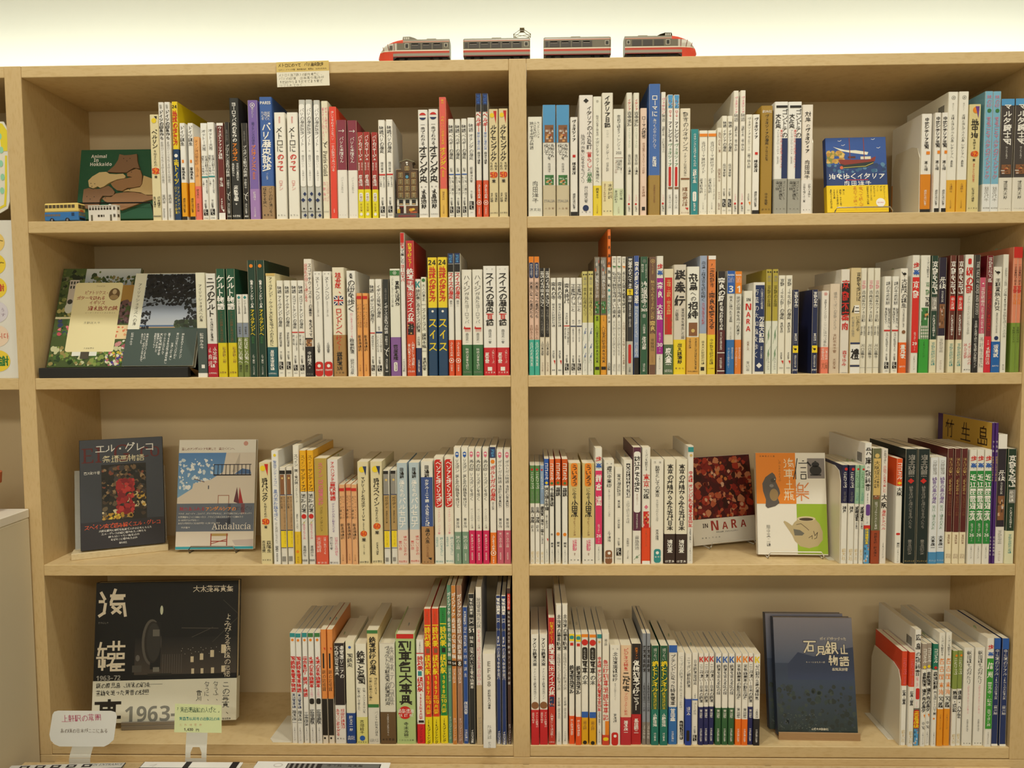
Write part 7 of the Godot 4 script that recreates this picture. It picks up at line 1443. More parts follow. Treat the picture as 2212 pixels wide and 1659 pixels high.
func engine_book() -> void:
	var turn := deg_to_rad(3.5)
	var s := thing("tilted_rest", "grey lipped rest under the big steam engine photo book", "book stand", Vector3(0.186, 0.0 + 0.00012, -0.058), turn)
	var b := MB.new()
	b.bevel_box(Vector3(-0.08, 0.0, -0.02), Vector3(0.08, 0.009, 0.006), 0.0008)
	b.bevel_box(Vector3(-0.08, 0.009, 0.003), Vector3(0.08, 0.016, 0.006), 0.0008)
	part(b, "lip", s, plain("8c8478", 0.4, 0.3))
	b = MB.new()
	b.box(Vector3(-0.07, 0.002, -0.06), Vector3(0.07, 0.2, -0.056))
	b.box(Vector3(-0.07, 0.0, -0.06), Vector3(0.07, 0.004, 0.0))
	part(b, "back", s, plain("8c8478", 0.4, 0.3))
	var t := face_book("photo_album", "large square black photo book with white brush characters and white band", Vector3(0.186, 0.0095, -0.0578), turn, 0.15, 0.276, 0.268, 0.018, "1e1c1c")
	var z := 0.0003
	b = MB.new()
	b.rect(-0.1375, 0.0005, 0.1375, 0.2675, z, hexc("141212"))
	# the night photograph: boiler front, lamp, lit yard windows
	fade(b, -0.06, 0.09, 0.137, 0.16, z + 1e-5, "4a423a", "1a1716")
	b.disc(-0.028, 0.152, 0.019, 0.044, z + 2e-5, hexc("5a554e"), 28); b.disc(-0.026, 0.152, 0.016, 0.04, z + 3e-5, hexc("2c2926"), 28)
	b.rect(-0.03, 0.1, -0.01, 0.19, z + 2.5e-5, hexc("1c1a18")); b.disc(-0.024, 0.152, 0.0135, 0.036, z + 4e-5, hexc("363230"), 28)
	b.rect(-0.026, 0.163, -0.013, 0.176, z + 5e-5, hexc("6a655c"))
	b.disc(-0.01, 0.213, 0.003, 0.009, z + 5e-5, hexc("c8ccb0"), 12)
	b.rect(-0.064, 0.095, -0.046, 0.108, z + 4e-5, hexc("4e4a44")); b.disc(-0.054, 0.122, 0.004, 0.006, z + 4e-5, hexc("6a6660"))
	b.rect(-0.034, 0.088, 0.012, 0.092, z + 4e-5, hexc("26221e")); b.rect(-0.024, 0.095, -0.012, 0.104, z + 5e-5, hexc("7a766c"))
	for k in 9: b.rect(-0.006 + 0.0045 * k, 0.092, -0.005 + 0.0045 * k, 0.128, z + 4e-5, hexc("5a544c"))
	for q in [[0.048, 0.112, 1.0], [0.066, 0.116, 1.1], [0.086, 0.121, 1.2], [0.107, 0.128, 1.5], [0.05, 0.09, 0.9], [0.068, 0.09, 0.9], [0.088, 0.09, 1.0], [0.108, 0.092, 1.1]]:
		b.rect(q[0], q[1], q[0] + 0.006 * q[2], q[1] + 0.011 * q[2], z + 5e-5, hexc("d8c8a8"))
	b.line(Vector2(0.03, 0.178), Vector2(0.1, 0.176), 0.0016, z + 4e-5, hexc("4a443c")); b.line(Vector2(0.05, 0.16), Vector2(0.09, 0.178), 0.0012, z + 4e-5, hexc("4a443c"))
	b.line(Vector2(0.09, 0.15), Vector2(0.137, 0.195), 0.0014, z + 4e-5, hexc("3c3630")); b.line(Vector2(0.11, 0.23), Vector2(0.137, 0.205), 0.0014, z + 4e-5, hexc("3c3630"))
	for k in 24: b.disc(0.03 + 0.004 * k + 0.002 * sin(k * 5.0), 0.134 + 0.006 * sin(k * 2.3), 0.0006, 0.0006, z + 5e-5, hexc("d8d0c0"), 6)
	var cr := hexc("e9dcc4")
	put_char(b, "汽", -0.1055, 0.229, 0.054, 0.054, 0.0056, cr, z + 8e-5)
	put_char(b, "罐", -0.1055, 0.127, 0.054, 0.056, 0.0042, cr, z + 8e-5)
	text_h(b, "きかんしゃ", -0.132, -0.112, 0.191, 0.004, hexc("8a857c"), z + 8e-5)
	text_h(b, "大木茂写真集", 0.05, 0.128, 0.253, 0.0125, cr, z + 8e-5, 0.09)
	text_v(b, "よみがえる鉄路の記憶", 0.119, 0.204, 0.082, 0.0125, cr, z + 8e-5, 0.075)
	put_latin(b, "1963–72", -0.109, 0.0855, 0.046, 0.0095, hexc("a8a49c"), z + 8e-5)
	card_print(t, b)
	b = MB.new()
	b.bevel_box(Vector3(-0.1384, 0.0003, -0.0184), Vector3(0.1384, 0.08, 0.0006), 0.0002, hexc("e9e6d2"))
	part(b, "band", t, paper)
	b = MB.new()
	z = 0.0009
	var k1 := ink("K")
	text_h(b, "桜の鹿児島、流氷の網走", -0.132, -0.028, 0.0715, 0.0098, k1, z, 0.1)
	b.line(Vector2(-0.027, 0.072), Vector2(-0.005, 0.072), 0.0006, z, k1)
	text_h(b, "蒸機を追った青春の残照", -0.132, -0.03, 0.0575, 0.0098, k1, z, 0.1)
	put_char(b, "車", -0.108, 0.0225, 0.05, 0.045, 0.0058, k1, z)
	put_latin(b, "1963–72", 0.0, 0.016, 0.18, 0.03, hexc("8a8a82"), z)
	text_v(b, "この写真、", 0.1175, 0.075, 0.012, 0.0145, k1, z, 0.085)
	text_v(b, "匂うふ、", 0.098, 0.075, 0.038, 0.0135, k1, z, 0.085)
	text_v(b, "匂うに、", 0.081, 0.075, 0.038, 0.0135, k1, z, 0.085)
	text_v(b, "香川", 0.066, 0.058, 0.038, 0.011, k1, z, 0.1)
	text_h(b, "新宿書房", 0.112, 0.128, 0.0035, 0.0036, k1, z)
	part(b, "lettering", t, paper)

func sea_book() -> void:
	wire_stand("thin bare wire stand under the yellow-banded sailing boat book", Vector3(1.497, S1, -0.034), -0.03, 0.1, 0.03, 0.0125, 0.08, 0.2, plain("b0aaa0", 0.25, 0.9))
	var t := face_book("pocket_paperback", "blue book with a sailing boat and broad yellow band on wire stand", Vector3(1.4915, S1 + 0.003, -0.03), -0.04, 0.15, 0.107, 0.139, 0.014, "2c4a94")
	var b := MB.new()
	var z := 0.0003
	b.rect(-0.053, 0.05, 0.053, 0.1385, z, hexc("30549c"))
	b.rect(-0.053, 0.05, 0.053, 0.088, z + 1e-5, hexc("2a4278"))
	scatter(b, Rect2(-0.053, 0.072, 0.106, 0.02), 30, 0.002, 0.005, ["3a6488", "5a86a4", "2a3e6a"], z + 2e-5, 61)
	scatter(b, Rect2(-0.053, 0.09, 0.034, 0.026), 46, 0.003, 0.006, ["d0a850", "b88838", "e0c070", "8a8a3c", "c09044"], z + 3e-5, 62)
	b.flat(PackedVector2Array([Vector2(-0.031, 0.096), Vector2(-0.02, 0.092), Vector2(0.02, 0.094), Vector2(0.034, 0.101), Vector2(0.03, 0.089), Vector2(0.018, 0.083), Vector2(-0.022, 0.081)]), z + 5e-5, hexc("2a3430"))
	b.flat(PackedVector2Array([Vector2(-0.031, 0.098), Vector2(0.02, 0.097), Vector2(0.035, 0.103), Vector2(0.033, 0.094), Vector2(-0.02, 0.088), Vector2(-0.029, 0.091)]), z + 6e-5, hexc("8a3428"))
	b.path([Vector2(-0.022, 0.083), Vector2(0.016, 0.085), Vector2(0.03, 0.091)], 0.0008, z + 7e-5, hexc("e0d060"))
	for x in [-0.0105, 0.0145]: b.line(Vector2(x, 0.098), Vector2(x - 0.0004, 0.137), 0.0014, z + 7e-5, hexc("8a3a34"))
	b.flat(PackedVector2Array([Vector2(-0.04, 0.122), Vector2(-0.02, 0.116), Vector2(-0.011, 0.115), Vector2(0.0, 0.115), Vector2(0.022, 0.111), Vector2(0.02, 0.106), Vector2(0.006, 0.108), Vector2(-0.012, 0.111), Vector2(-0.026, 0.114)]), z + 8e-5, hexc("e8e4d0"))
	b.rect(0.008, 0.098, 0.026, 0.103, z + 8e-5, hexc("e0d8c0")); b.rect(-0.014, 0.1, -0.001, 0.104, z + 8e-5, hexc("5a2c24"))
	b.disc(-0.026, 0.083, 0.003, 0.003, z + 8e-5, hexc("d86a3c"))
	for q in [[-0.028, 0.132], [0.031, 0.134], [0.04, 0.118], [-0.022, 0.124]]: b.path([Vector2(q[0] - 0.003, q[1] + 0.001), Vector2(q[0], q[1]), Vector2(q[0] + 0.003, q[1] + 0.002)], 0.0007, z + 8e-5, ink("W"))
	text_h(b, "海をゆくイタリア", -0.049, 0.05, 0.067, 0.0105, ink("W"), z + 9e-5, 0.12)
	b.rect(-0.02, 0.0595, 0.02, 0.0605, z + 9e-5, ink("R"))
	text_h(b, "内田洋子", -0.024, 0.026, 0.0545, 0.009, ink("W"), z + 9e-5, 0.1)
	card_print(t, b)
	b = MB.new()
	b.bevel_box(Vector3(-0.0538, 0.0003, -0.0143), Vector3(0.0538, 0.05, 0.0005), 0.0002, hexc("f0cc18"))
	part(b, "band", t, paper)
	b = MB.new()
	z = 0.0008
	text_v(b, "食べて飲んで", 0.006, 0.048, 0.008, 0.008, hexc("d88a28"), z, 0.08)
	text_v(b, "星の下で眠った", -0.004, 0.048, 0.006, 0.008, hexc("d88a28"), z, 0.08)
	var cs := ["ポルトフィーノ", "ポンザ", "バーリ", "タオルミーナ", "ヴェネツィアほか", "12都市を海から訪問"]
	for k in 6: text_v(b, cs[k], 0.047 - 0.0058 * k, 0.048, 0.048 - 0.0034 * cs[k].length(), 0.0036, ink("K"), z)
	cs = ["美しい", "帆船ラ・チチャ号で", "イタリア半島を旅した", "183日間", "星粒のような航海日誌"]
	for k in 5: text_v(b, cs[k], -0.024 - 0.0056 * k, 0.043, 0.043 - 0.0035 * cs[k].length(), 0.0036, ink("K"), z)
	b.disc(0.04, 0.0175, 0.008, 0.008, z, ink("W")); text_h(b, "国内旅行", 0.034, 0.046, 0.0175, 0.0024, ink("R"), z + 2e-5)
	part(b, "lettering", t, paper)

func right_covers() -> void:
	var wm := plain("e6e2d6", 0.35)
	# red petal picture book
	wire_stand("white wire stand under the red petal picture book", Vector3(1.293, S3, -0.128), 0.32, 0.1, 0.03, 0.0125, 0.07, 0.25, wm)
	var t := face_book("photo_album", "square picture book of dark red petals with white foot, third row right bay", Vector3(1.2875, S3 + 0.003, -0.1265), 0.32, 0.19, 0.143, 0.172, 0.01, "ece4d4")
	var b := MB.new()
	var z := 0.0003
	b.rect(-0.0712, 0.05, 0.0712, 0.1715, z, hexc("4a1410"))
	scatter(b, Rect2(-0.071, 0.05, 0.142, 0.121), 260, 0.004, 0.0095, ["8a2418", "a8341e", "6a1812", "5a1410", "b85a3a", "c8805a", "3a100c"], z + 1e-5, 71)
	scatter(b, Rect2(-0.071, 0.05, 0.142, 0.121), 60, 0.002, 0.0045, ["d8a888", "c8783c", "b8401c", "3a0e0c"], z + 2e-5, 72)
	put_latin(b, "IN", -0.043, 0.037, 0.013, 0.008, hexc("4a3830"), z)
	put_latin(b, "N", -0.022, 0.036, 0.02, 0.019, hexc("a8382c"), z)
	put_latin(b, "A", 0.001, 0.0345, 0.018, 0.014, hexc("a8382c"), z)
	put_latin(b, "R", 0.022, 0.0365, 0.016, 0.017, hexc("a8382c"), z)
	put_latin(b, "A", 0.043, 0.0355, 0.018, 0.014, hexc("a8382c"), z)
	text_h(b, "奈良の風景、きせきのものがたり", -0.02, 0.03, 0.023, 0.0028, ink("K"), z)
	text_h(b, "写真と文の本", -0.055, -0.01, 0.0135, 0.003, ink("K"), z)
	card_print(t, b)
	# orange and green teapot book
	wire_stand("white coated wire stand under the orange and green teapot book", Vector3(1.3925, S3, -0.048), -0.03, 0.1, 0.03, 0.0135, 0.1, 0.2, wm)
	t = face_book("paperback_book", "book with orange and green quarters showing a teapot and clay figure", Vector3(1.3905, S3 + 0.003, -0.044), -0.04, 0.15, 0.129, 0.19, 0.012, "eee8da")
	b = MB.new()
	b.rect(-0.0642, 0.0945, 0.009, 0.1897, z, hexc("ec8a24"))
	b.rect(0.009, 0.002, 0.0642, 0.0945, z, hexc("9ab82c"))
	text_h(b, "信楽焼の工藝", -0.058, -0.028, 0.1835, 0.003, ink("K"), z + 1e-5)
	var c := hexc("f4ead0")
	text_v(b, "汽車土瓶", -0.0035, 0.181, 0.1, 0.019, c, z + 2e-5, 0.07)
	text_v(b, "しがらきやきもの", -0.0205, 0.178, 0.136, 0.004, hexc("7a4a14"), z + 2e-5)
	put_char(b, "信", 0.0185, 0.16, 0.028, 0.042, 0.0016, ink("K"), z + 3e-5)
	put_char(b, "楽", 0.017, 0.119, 0.032, 0.04, 0.0022, hexc("e08a4a"), z + 3e-5)
	b.rect(0.031, 0.142, 0.0625, 0.1795, z + 1e-5, hexc("8c8480"))
	b.disc(0.046, 0.157, 0.011, 0.0095, z + 2e-5, hexc("2e2a26")); b.disc(0.046, 0.168, 0.007, 0.005, z + 2e-5, hexc("2a2622")); b.line(Vector2(0.037, 0.166), Vector2(0.032, 0.172), 0.003, z + 2e-5, hexc("2a2622")); b.rect(0.036, 0.147, 0.056, 0.15, z + 2e-5, hexc("3a3632")); b.disc(0.046, 0.173, 0.002, 0.002, z + 3e-5, hexc("3a3632"))
	# clay figure
	b.flat(PackedVector2Array([Vector2(-0.034, 0.153), Vector2(-0.03, 0.149), Vector2(-0.027, 0.142), Vector2(-0.028, 0.136), Vector2(-0.022, 0.122), Vector2(-0.0205, 0.114), Vector2(-0.025, 0.105), Vector2(-0.022, 0.096), Vector2(-0.03, 0.09), Vector2(-0.044, 0.086), Vector2(-0.048, 0.09), Vector2(-0.047, 0.102), Vector2(-0.052, 0.118), Vector2(-0.053, 0.132), Vector2(-0.047, 0.144), Vector2(-0.039, 0.15)]), z + 4e-5, hexc("5e5650"))
	b.disc(-0.032, 0.111, 0.008, 0.0115, z + 5e-5, hexc("a08458")); b.disc(-0.033, 0.138, 0.0045, 0.004, z + 5e-5, hexc("48423c")); b.disc(-0.036, 0.128, 0.004, 0.003, z + 5e-5, hexc("8a8580")); b.disc(-0.03, 0.14, 0.001, 0.001, z + 6e-5, hexc("d8d0c0"), 8)
	# teapot
	var pot := hexc("c0ac80")
	b.flat(PackedVector2Array([Vector2(-0.014, 0.063), Vector2(-0.008, 0.06), Vector2(0.0, 0.054), Vector2(0.004, 0.06), Vector2(0.012, 0.067), Vector2(0.042, 0.067), Vector2(0.05, 0.058), Vector2(0.0555, 0.043), Vector2(0.055, 0.028), Vector2(0.046, 0.017), Vector2(0.03, 0.0125), Vector2(0.014, 0.016), Vector2(0.004, 0.026), Vector2(0.0, 0.036), Vector2(-0.009, 0.05), Vector2(-0.016, 0.061)]), z + 4e-5, pot)
	b.disc(0.026, 0.067, 0.017, 0.0045, z + 5e-5, hexc("d8c8a0"), 24); b.disc(0.026, 0.066, 0.013, 0.0028, z + 6e-5, hexc("4a3a28"), 24)
	b.flat(PackedVector2Array([Vector2(0.002, 0.048), Vector2(0.014, 0.046), Vector2(0.022, 0.04), Vector2(0.018, 0.036), Vector2(0.004, 0.036)]), z + 6e-5, hexc("6e6a5c"))
	b.path([Vector2(0.008, 0.056), Vector2(0.016, 0.058), Vector2(0.026, 0.05), Vector2(0.03, 0.046)], 0.0009, z + 6e-5, hexc("4a3c28")); b.path([Vector2(0.03, 0.032), Vector2(0.036, 0.036), Vector2(0.036, 0.03)], 0.001, z + 6e-5, hexc("4a3c28")); b.path([Vector2(0.039, 0.044), Vector2(0.041, 0.036), Vector2(0.046, 0.042), Vector2(0.044, 0.032), Vector2(0.04, 0.03)], 0.001, z + 6e-5, hexc("3a2e20"))
	text_v(b, "畑中英二編", -0.044, 0.056, 0.015, 0.0072, ink("K"), z + 2e-5, 0.055)
	card_print(t, b)
	# silver mine stories, two copies on a cardboard rest
	var s := thing("cardboard_rest", "brown lipped cardboard rest under the two dark blue books", "book stand", Vector3(1.4375, 0.0 + 0.00012, -0.026), -0.02)
	b = MB.new()
	b.bevel_box(Vector3(-0.075, 0.0, -0.075), Vector3(0.075, 0.003, 0.004), 0.0006)
	b.bevel_box(Vector3(-0.075, 0.003, 0.001), Vector3(0.075, 0.0145, 0.004), 0.0006)
	part(b, "tray", s, plain("a8855c", 0.7))
	b = MB.new()
	b.quad(Vector3(-0.07, 0.003, -0.07), Vector3(0.07, 0.003, -0.07), Vector3(0.07, 0.15, -0.105), Vector3(-0.07, 0.15, -0.105))
	part(b, "back", s, plain("a8855c", 0.7))
	for k in 2:
		var off := Vector3(-0.0085 if k else 0.0, 0.0, -0.0215 * k)
		t = face_book("paperback_book", ["dusky blue mountain book with cream title in front on the cardboard rest", "twin dusky blue book peeping out behind its copy on the cardboard rest"][k], Vector3(1.4365, 0.0035, -0.0275) + off, -0.02, 0.2, 0.148, 0.214, 0.016, "3c4660", "twin dusky blue books on the rest")
		b = MB.new()
		fade(b, -0.0737, 0.13, 0.0737, 0.2137, z, "525e78", "8a8690")
		fade(b, -0.0737, 0.0003, 0.0737, 0.13, z, "2a322e", "3c4862")
		b.flat(PackedVector2Array([Vector2(-0.05, 0.128), Vector2(-0.03, 0.15), Vector2(0.0, 0.142), Vector2(0.03, 0.152), Vector2(0.0737, 0.16), Vector2(0.0737, 0.1), Vector2(-0.05, 0.1)]), z + 1e-5, hexc("36425e"))
		scatter(b, Rect2(-0.073, 0.002, 0.146, 0.09), 160, 0.002, 0.006, ["2c3430", "343e3c", "3c4640", "28302e", "323c48"], z + 2e-5, 81)
		scatter(b, Rect2(-0.07, 0.01, 0.07, 0.03), 60, 0.0005, 0.001, ["5a6458", "6a7068"], z + 3e-5, 82)
		var cr := hexc("ece2c8")
		text_h(b, "ガイドがつづった", 0.012, 0.062, 0.175, 0.0055, cr, z + 5e-5, 0.1)
		for q in [["石", -0.007, 0.161, 0.023], ["見", 0.0135, 0.1535, 0.019], ["銀", 0.034, 0.159, 0.022], ["山", 0.056, 0.155, 0.018], ["物", 0.036, 0.1355, 0.0175], ["語", 0.056, 0.1345, 0.0175]]:
			put_char(b, q[0], q[1], q[2], q[3], q[3] * 1.05, q[3] * 0.2, hexc("2a2a34"), z + 4e-5)
			put_char(b, q[0], q[1], q[2], q[3], q[3] * 1.05, q[3] * 0.12, cr, z + 6e-5)
		text_h(b, "ちょっとおもろい話", -0.016, 0.02, 0.132, 0.003, cr, z + 5e-5)
		text_h(b, "長尾英明著", 0.032, 0.062, 0.1195, 0.0055, cr, z + 5e-5, 0.1)
		text_h(b, "山陰中央新報社", -0.012, 0.02, 0.0115, 0.0042, cr, z + 5e-5, 0.1)
		card_print(t, b)
		b = MB.new()
		b.quad(Vector3(-0.0741, 0.0, -0.0155), Vector3(-0.0741, 0.0, -0.0005), Vector3(-0.0741, 0.214, -0.0005), Vector3(-0.0741, 0.214, -0.0155), hexc("343e58"))
		part(b, "spine", t, gloss)

func bookends() -> void:
	var cream := plain("e4dcc8", 0.4, 0.1)
	for q in [["white metal bookend beside the cream brushed-title book", 1.4010, S1, 0.148, 0.11, -1.0, 0.35], ["cream metal bookend left of the white and orange paperback", 1.5878, S1, 0.12, 0.1, -1.0, 0.0], ["cream metal bookend left of the navy-headed slim guidebooks", 1.4614, S3, 0.175, 0.13, -1.0, 0.0], ["grey metal bookend left of the orange-red slim guidebooks", 1.5775, 0.0, 0.145, 0.12, -1.0, 0.0], ["grey metal bookend left of the teal-headed railway books", 0.4523, 0.0, 0.13, 0.1, -1.0, 0.0]]:
		var t := thing("metal_bookend", q[0], "bookend", Vector3(q[1], q[2] + 0.00012, -0.006))
		var b := MB.new()
		var h: float = q[3]
		var d: float = q[4]
		var o := PackedVector2Array([Vector2(0, 0), Vector2(d, 0), Vector2(d, h * 0.8), Vector2(d - 0.012, h), Vector2(0.03, h), Vector2(0.01, h - 0.006), Vector2(0.002, h - 0.024)])
		for k in o.size():
			var a := o[k]
			var e := o[(k + 1) % o.size()]
			b.quad(Vector3(-0.0006, a.y, -a.x), Vector3(0.0006, a.y, -a.x), Vector3(0.0006, e.y, -e.x), Vector3(-0.0006, e.y, -e.x))
		var tri := Geometry2D.triangulate_polygon(o)
		for k in range(0, tri.size(), 3):
			for sx in [-0.0006, 0.0006]:
				var p := []
				for j in 3: p.append(Vector3(sx, o[tri[k + j]].y, -o[tri[k + j]].x))
				b.tri(p[0], p[1], p[2])
		part(b, "upright", t, cream)
		b = MB.new()
		if q[6] == 0.0 and q[1] < 1.0:
			b.slab(PackedVector2Array([Vector2(-0.001, 0), Vector2(-0.001, d), Vector2(-0.04, d), Vector2(-0.045, 0.012), Vector2(-0.036, 0.0)]), 0.0, 0.0012, Color.WHITE)
		else:
			var g := 1.0 if q[6] > 0.0 else -1.0
			b.slab(PackedVector2Array([Vector2(0.001 * g, 0.02), Vector2(0.001 * g, d), Vector2(0.012 * g, d), Vector2(0.012 * g, 0.02)]), 0.0, 0.0012, Color.WHITE)
		var o2 := part(b, "foot_plate", t, cream)
		o2.rotation.x = -PI / 2

func notes_and_cards() -> void:
	var t := thing("paper_note", "handwritten paper note taped to the top board of left bay", "note", Vector3(0.5055, 1.1985, 0.0022))
	t.rotation.z = 0.02
	var b := MB.new()
	b.bevel_box(Vector3(-0.0465, 0, 0), Vector3(0.0465, 0.0255, 0.0004), 0.00015, hexc("ece6d2"))
	part(b, "sheet", t, paper)
	b = MB.new()
	b.bevel_box(Vector3(-0.0465, 0.0255, 0), Vector3(0.0465, 0.043, 0.0004), 0.00015, hexc("dcc070"))
	part(b, "heading_strip", t, paper)
	b = MB.new()
	text_h(b, "メトロにのって パリ歴史散歩", -0.043, 0.037, 0.0375, 0.0062, hexc("4a3a10"), 0.0006, 0.12)
	text_h(b, "ロラン・ドゥッチ著 高井道夫訳 草思社 2,090円", -0.043, 0.042, 0.0295, 0.003, hexc("5a4410"), 0.0006)
	var g := hexc("6a6658")
	text_h(b, "メトロ(地下鉄)の駅を起点に、", -0.043, 0.034, 0.0205, 0.005, g, 0.0006, 0.06)
	text_h(b, "パリの街道 出来事や事件が", -0.043, 0.037, 0.0145, 0.005, g, 0.0006, 0.06)
	text_h(b, "1世紀から21世まで21章で", -0.043, 0.034, 0.0085, 0.005, g, 0.0006, 0.06)
	text_h(b, "つづられてゆく、", -0.043, 0.005, 0.003, 0.0045, g, 0.0006, 0.06)
	part(b, "lettering", t, paper)
	# price cards on bent plastic stems
	var stem := plain("dcd8cc", 0.4)
	for k in 2:
		var at: Vector3 = [Vector3(0.1163, 0.0314, 0.104), Vector3(0.3189, 0.0314, 0.102)][k]
		t = thing("price_card", ["white rounded card with red handwriting on a bent stem", "pale green card with handwriting and price on a bent stem"][k], "card", at)
		t.scale = Vector3.ONE * 0.938
		var h0: float = [0.0235, 0.051][k]
		b = MB.new()
		var last := Vector3(-0.0195, 0.0, 0.004)
		for j in 7:
			var y := h0 * 1.15 * j / 6.0
			var now := Vector3(-0.0195 + 0.0007 * j * (1.0 if k == 0 else 0.2), y, 0.004 * cos(j * 0.5) - 0.004)
			if j > 0:
				if k == 1 and j < 3:
					b.quad(last, last + Vector3(0.0095, 0, 0), now + Vector3(0.0095 + 0.004 * (j - 1), 0, 0), now)
					b.quad(last + Vector3(0.03, 0, 0), last + Vector3(0.0395, 0, 0), now + Vector3(0.0395, 0, 0), now + Vector3(0.03 - 0.004 * (j - 1), 0, 0))
				else:
					b.quad(last, last + Vector3(0.0395, 0, 0), now + Vector3(0.0395, 0, 0), now)
			last = now
		b.quad(Vector3(-0.0195, -0.0332, 0.001), Vector3(0.02, -0.0332, 0.001), Vector3(0.02, 0, 0.001), Vector3(-0.0195, 0, 0.001))
		b.quad(Vector3(-0.0195, -0.0332, -0.02), Vector3(0.02, -0.0332, -0.02), Vector3(0.02, -0.0332, 0.001), Vector3(-0.0195, -0.0332, 0.001))
		part(b, "stem", t, stem)
		b = MB.new()
		if k == 0:
			var o := PackedVector2Array()
			for q in [[-0.047, 0.030, -0.055, 0.022], [-0.054, 0.086, -0.042, 0.0905], [0.064, 0.0915, 0.0735, 0.084], [0.066, 0.032, 0.056, 0.0235]]:
				o.append(Vector2(q[0], q[1])); o.append(Vector2(q[2], q[3]))
			var r := PackedVector2Array([Vector2(-0.036, 0.0225), Vector2(0.047, 0.0225), Vector2(0.056, 0.027), Vector2(0.066, 0.036), Vector2(0.0735, 0.08), Vector2(0.071, 0.088), Vector2(0.063, 0.0905), Vector2(-0.036, 0.0905), Vector2(-0.043, 0.0885), Vector2(-0.0465, 0.083), Vector2(-0.054, 0.045), Vector2(-0.052, 0.034), Vector2(-0.045, 0.0265)])
			b.slab(r, 0.001, 0.0014, hexc("ecebe6"))
			part(b, "card", t, paper)
			b = MB.new()
			text_h(b, "上野駅の幕間", -0.03, 0.044, 0.076, 0.0135, hexc("c0607a"), 0.0017, 0.08, 0.0006)
			text_h(b, "あの頃の日本がここにある", -0.033, 0.056, 0.053, 0.0082, hexc("6e5844"), 0.0017, 0.08)
		else:
			b.slab(PackedVector2Array([Vector2(-0.038, 0.0495), Vector2(0.05, 0.0485), Vector2(0.0515, 0.101), Vector2(-0.0345, 0.1035)]), 0.001, 0.0014, hexc("d9e2ac"))
			part(b, "card", t, paper)
			b = MB.new()
			text_h(b, "『青函連絡船の人びと』", -0.033, 0.05, 0.0925, 0.0105, hexc("3a5a40"), 0.0017, 0.09)
			text_h(b, "青森県弘前市の出版社の本", -0.028, 0.048, 0.0755, 0.0065, hexc("3a8a84"), 0.0017, 0.1)
			text_h(b, "三角浦書房", -0.03, 0.016, 0.064, 0.0045, hexc("d8b890"), 0.0017, 0.08)
			put_latin(b, "1,430", -0.011, 0.0545, 0.02, 0.006, hexc("4a4438"), 0.0017); put_char(b, "円", 0.0055, 0.0545, 0.007, 0.006, 0.0006, hexc("4a4438"), 0.0017)
		part(b, "handwriting", t, paper)

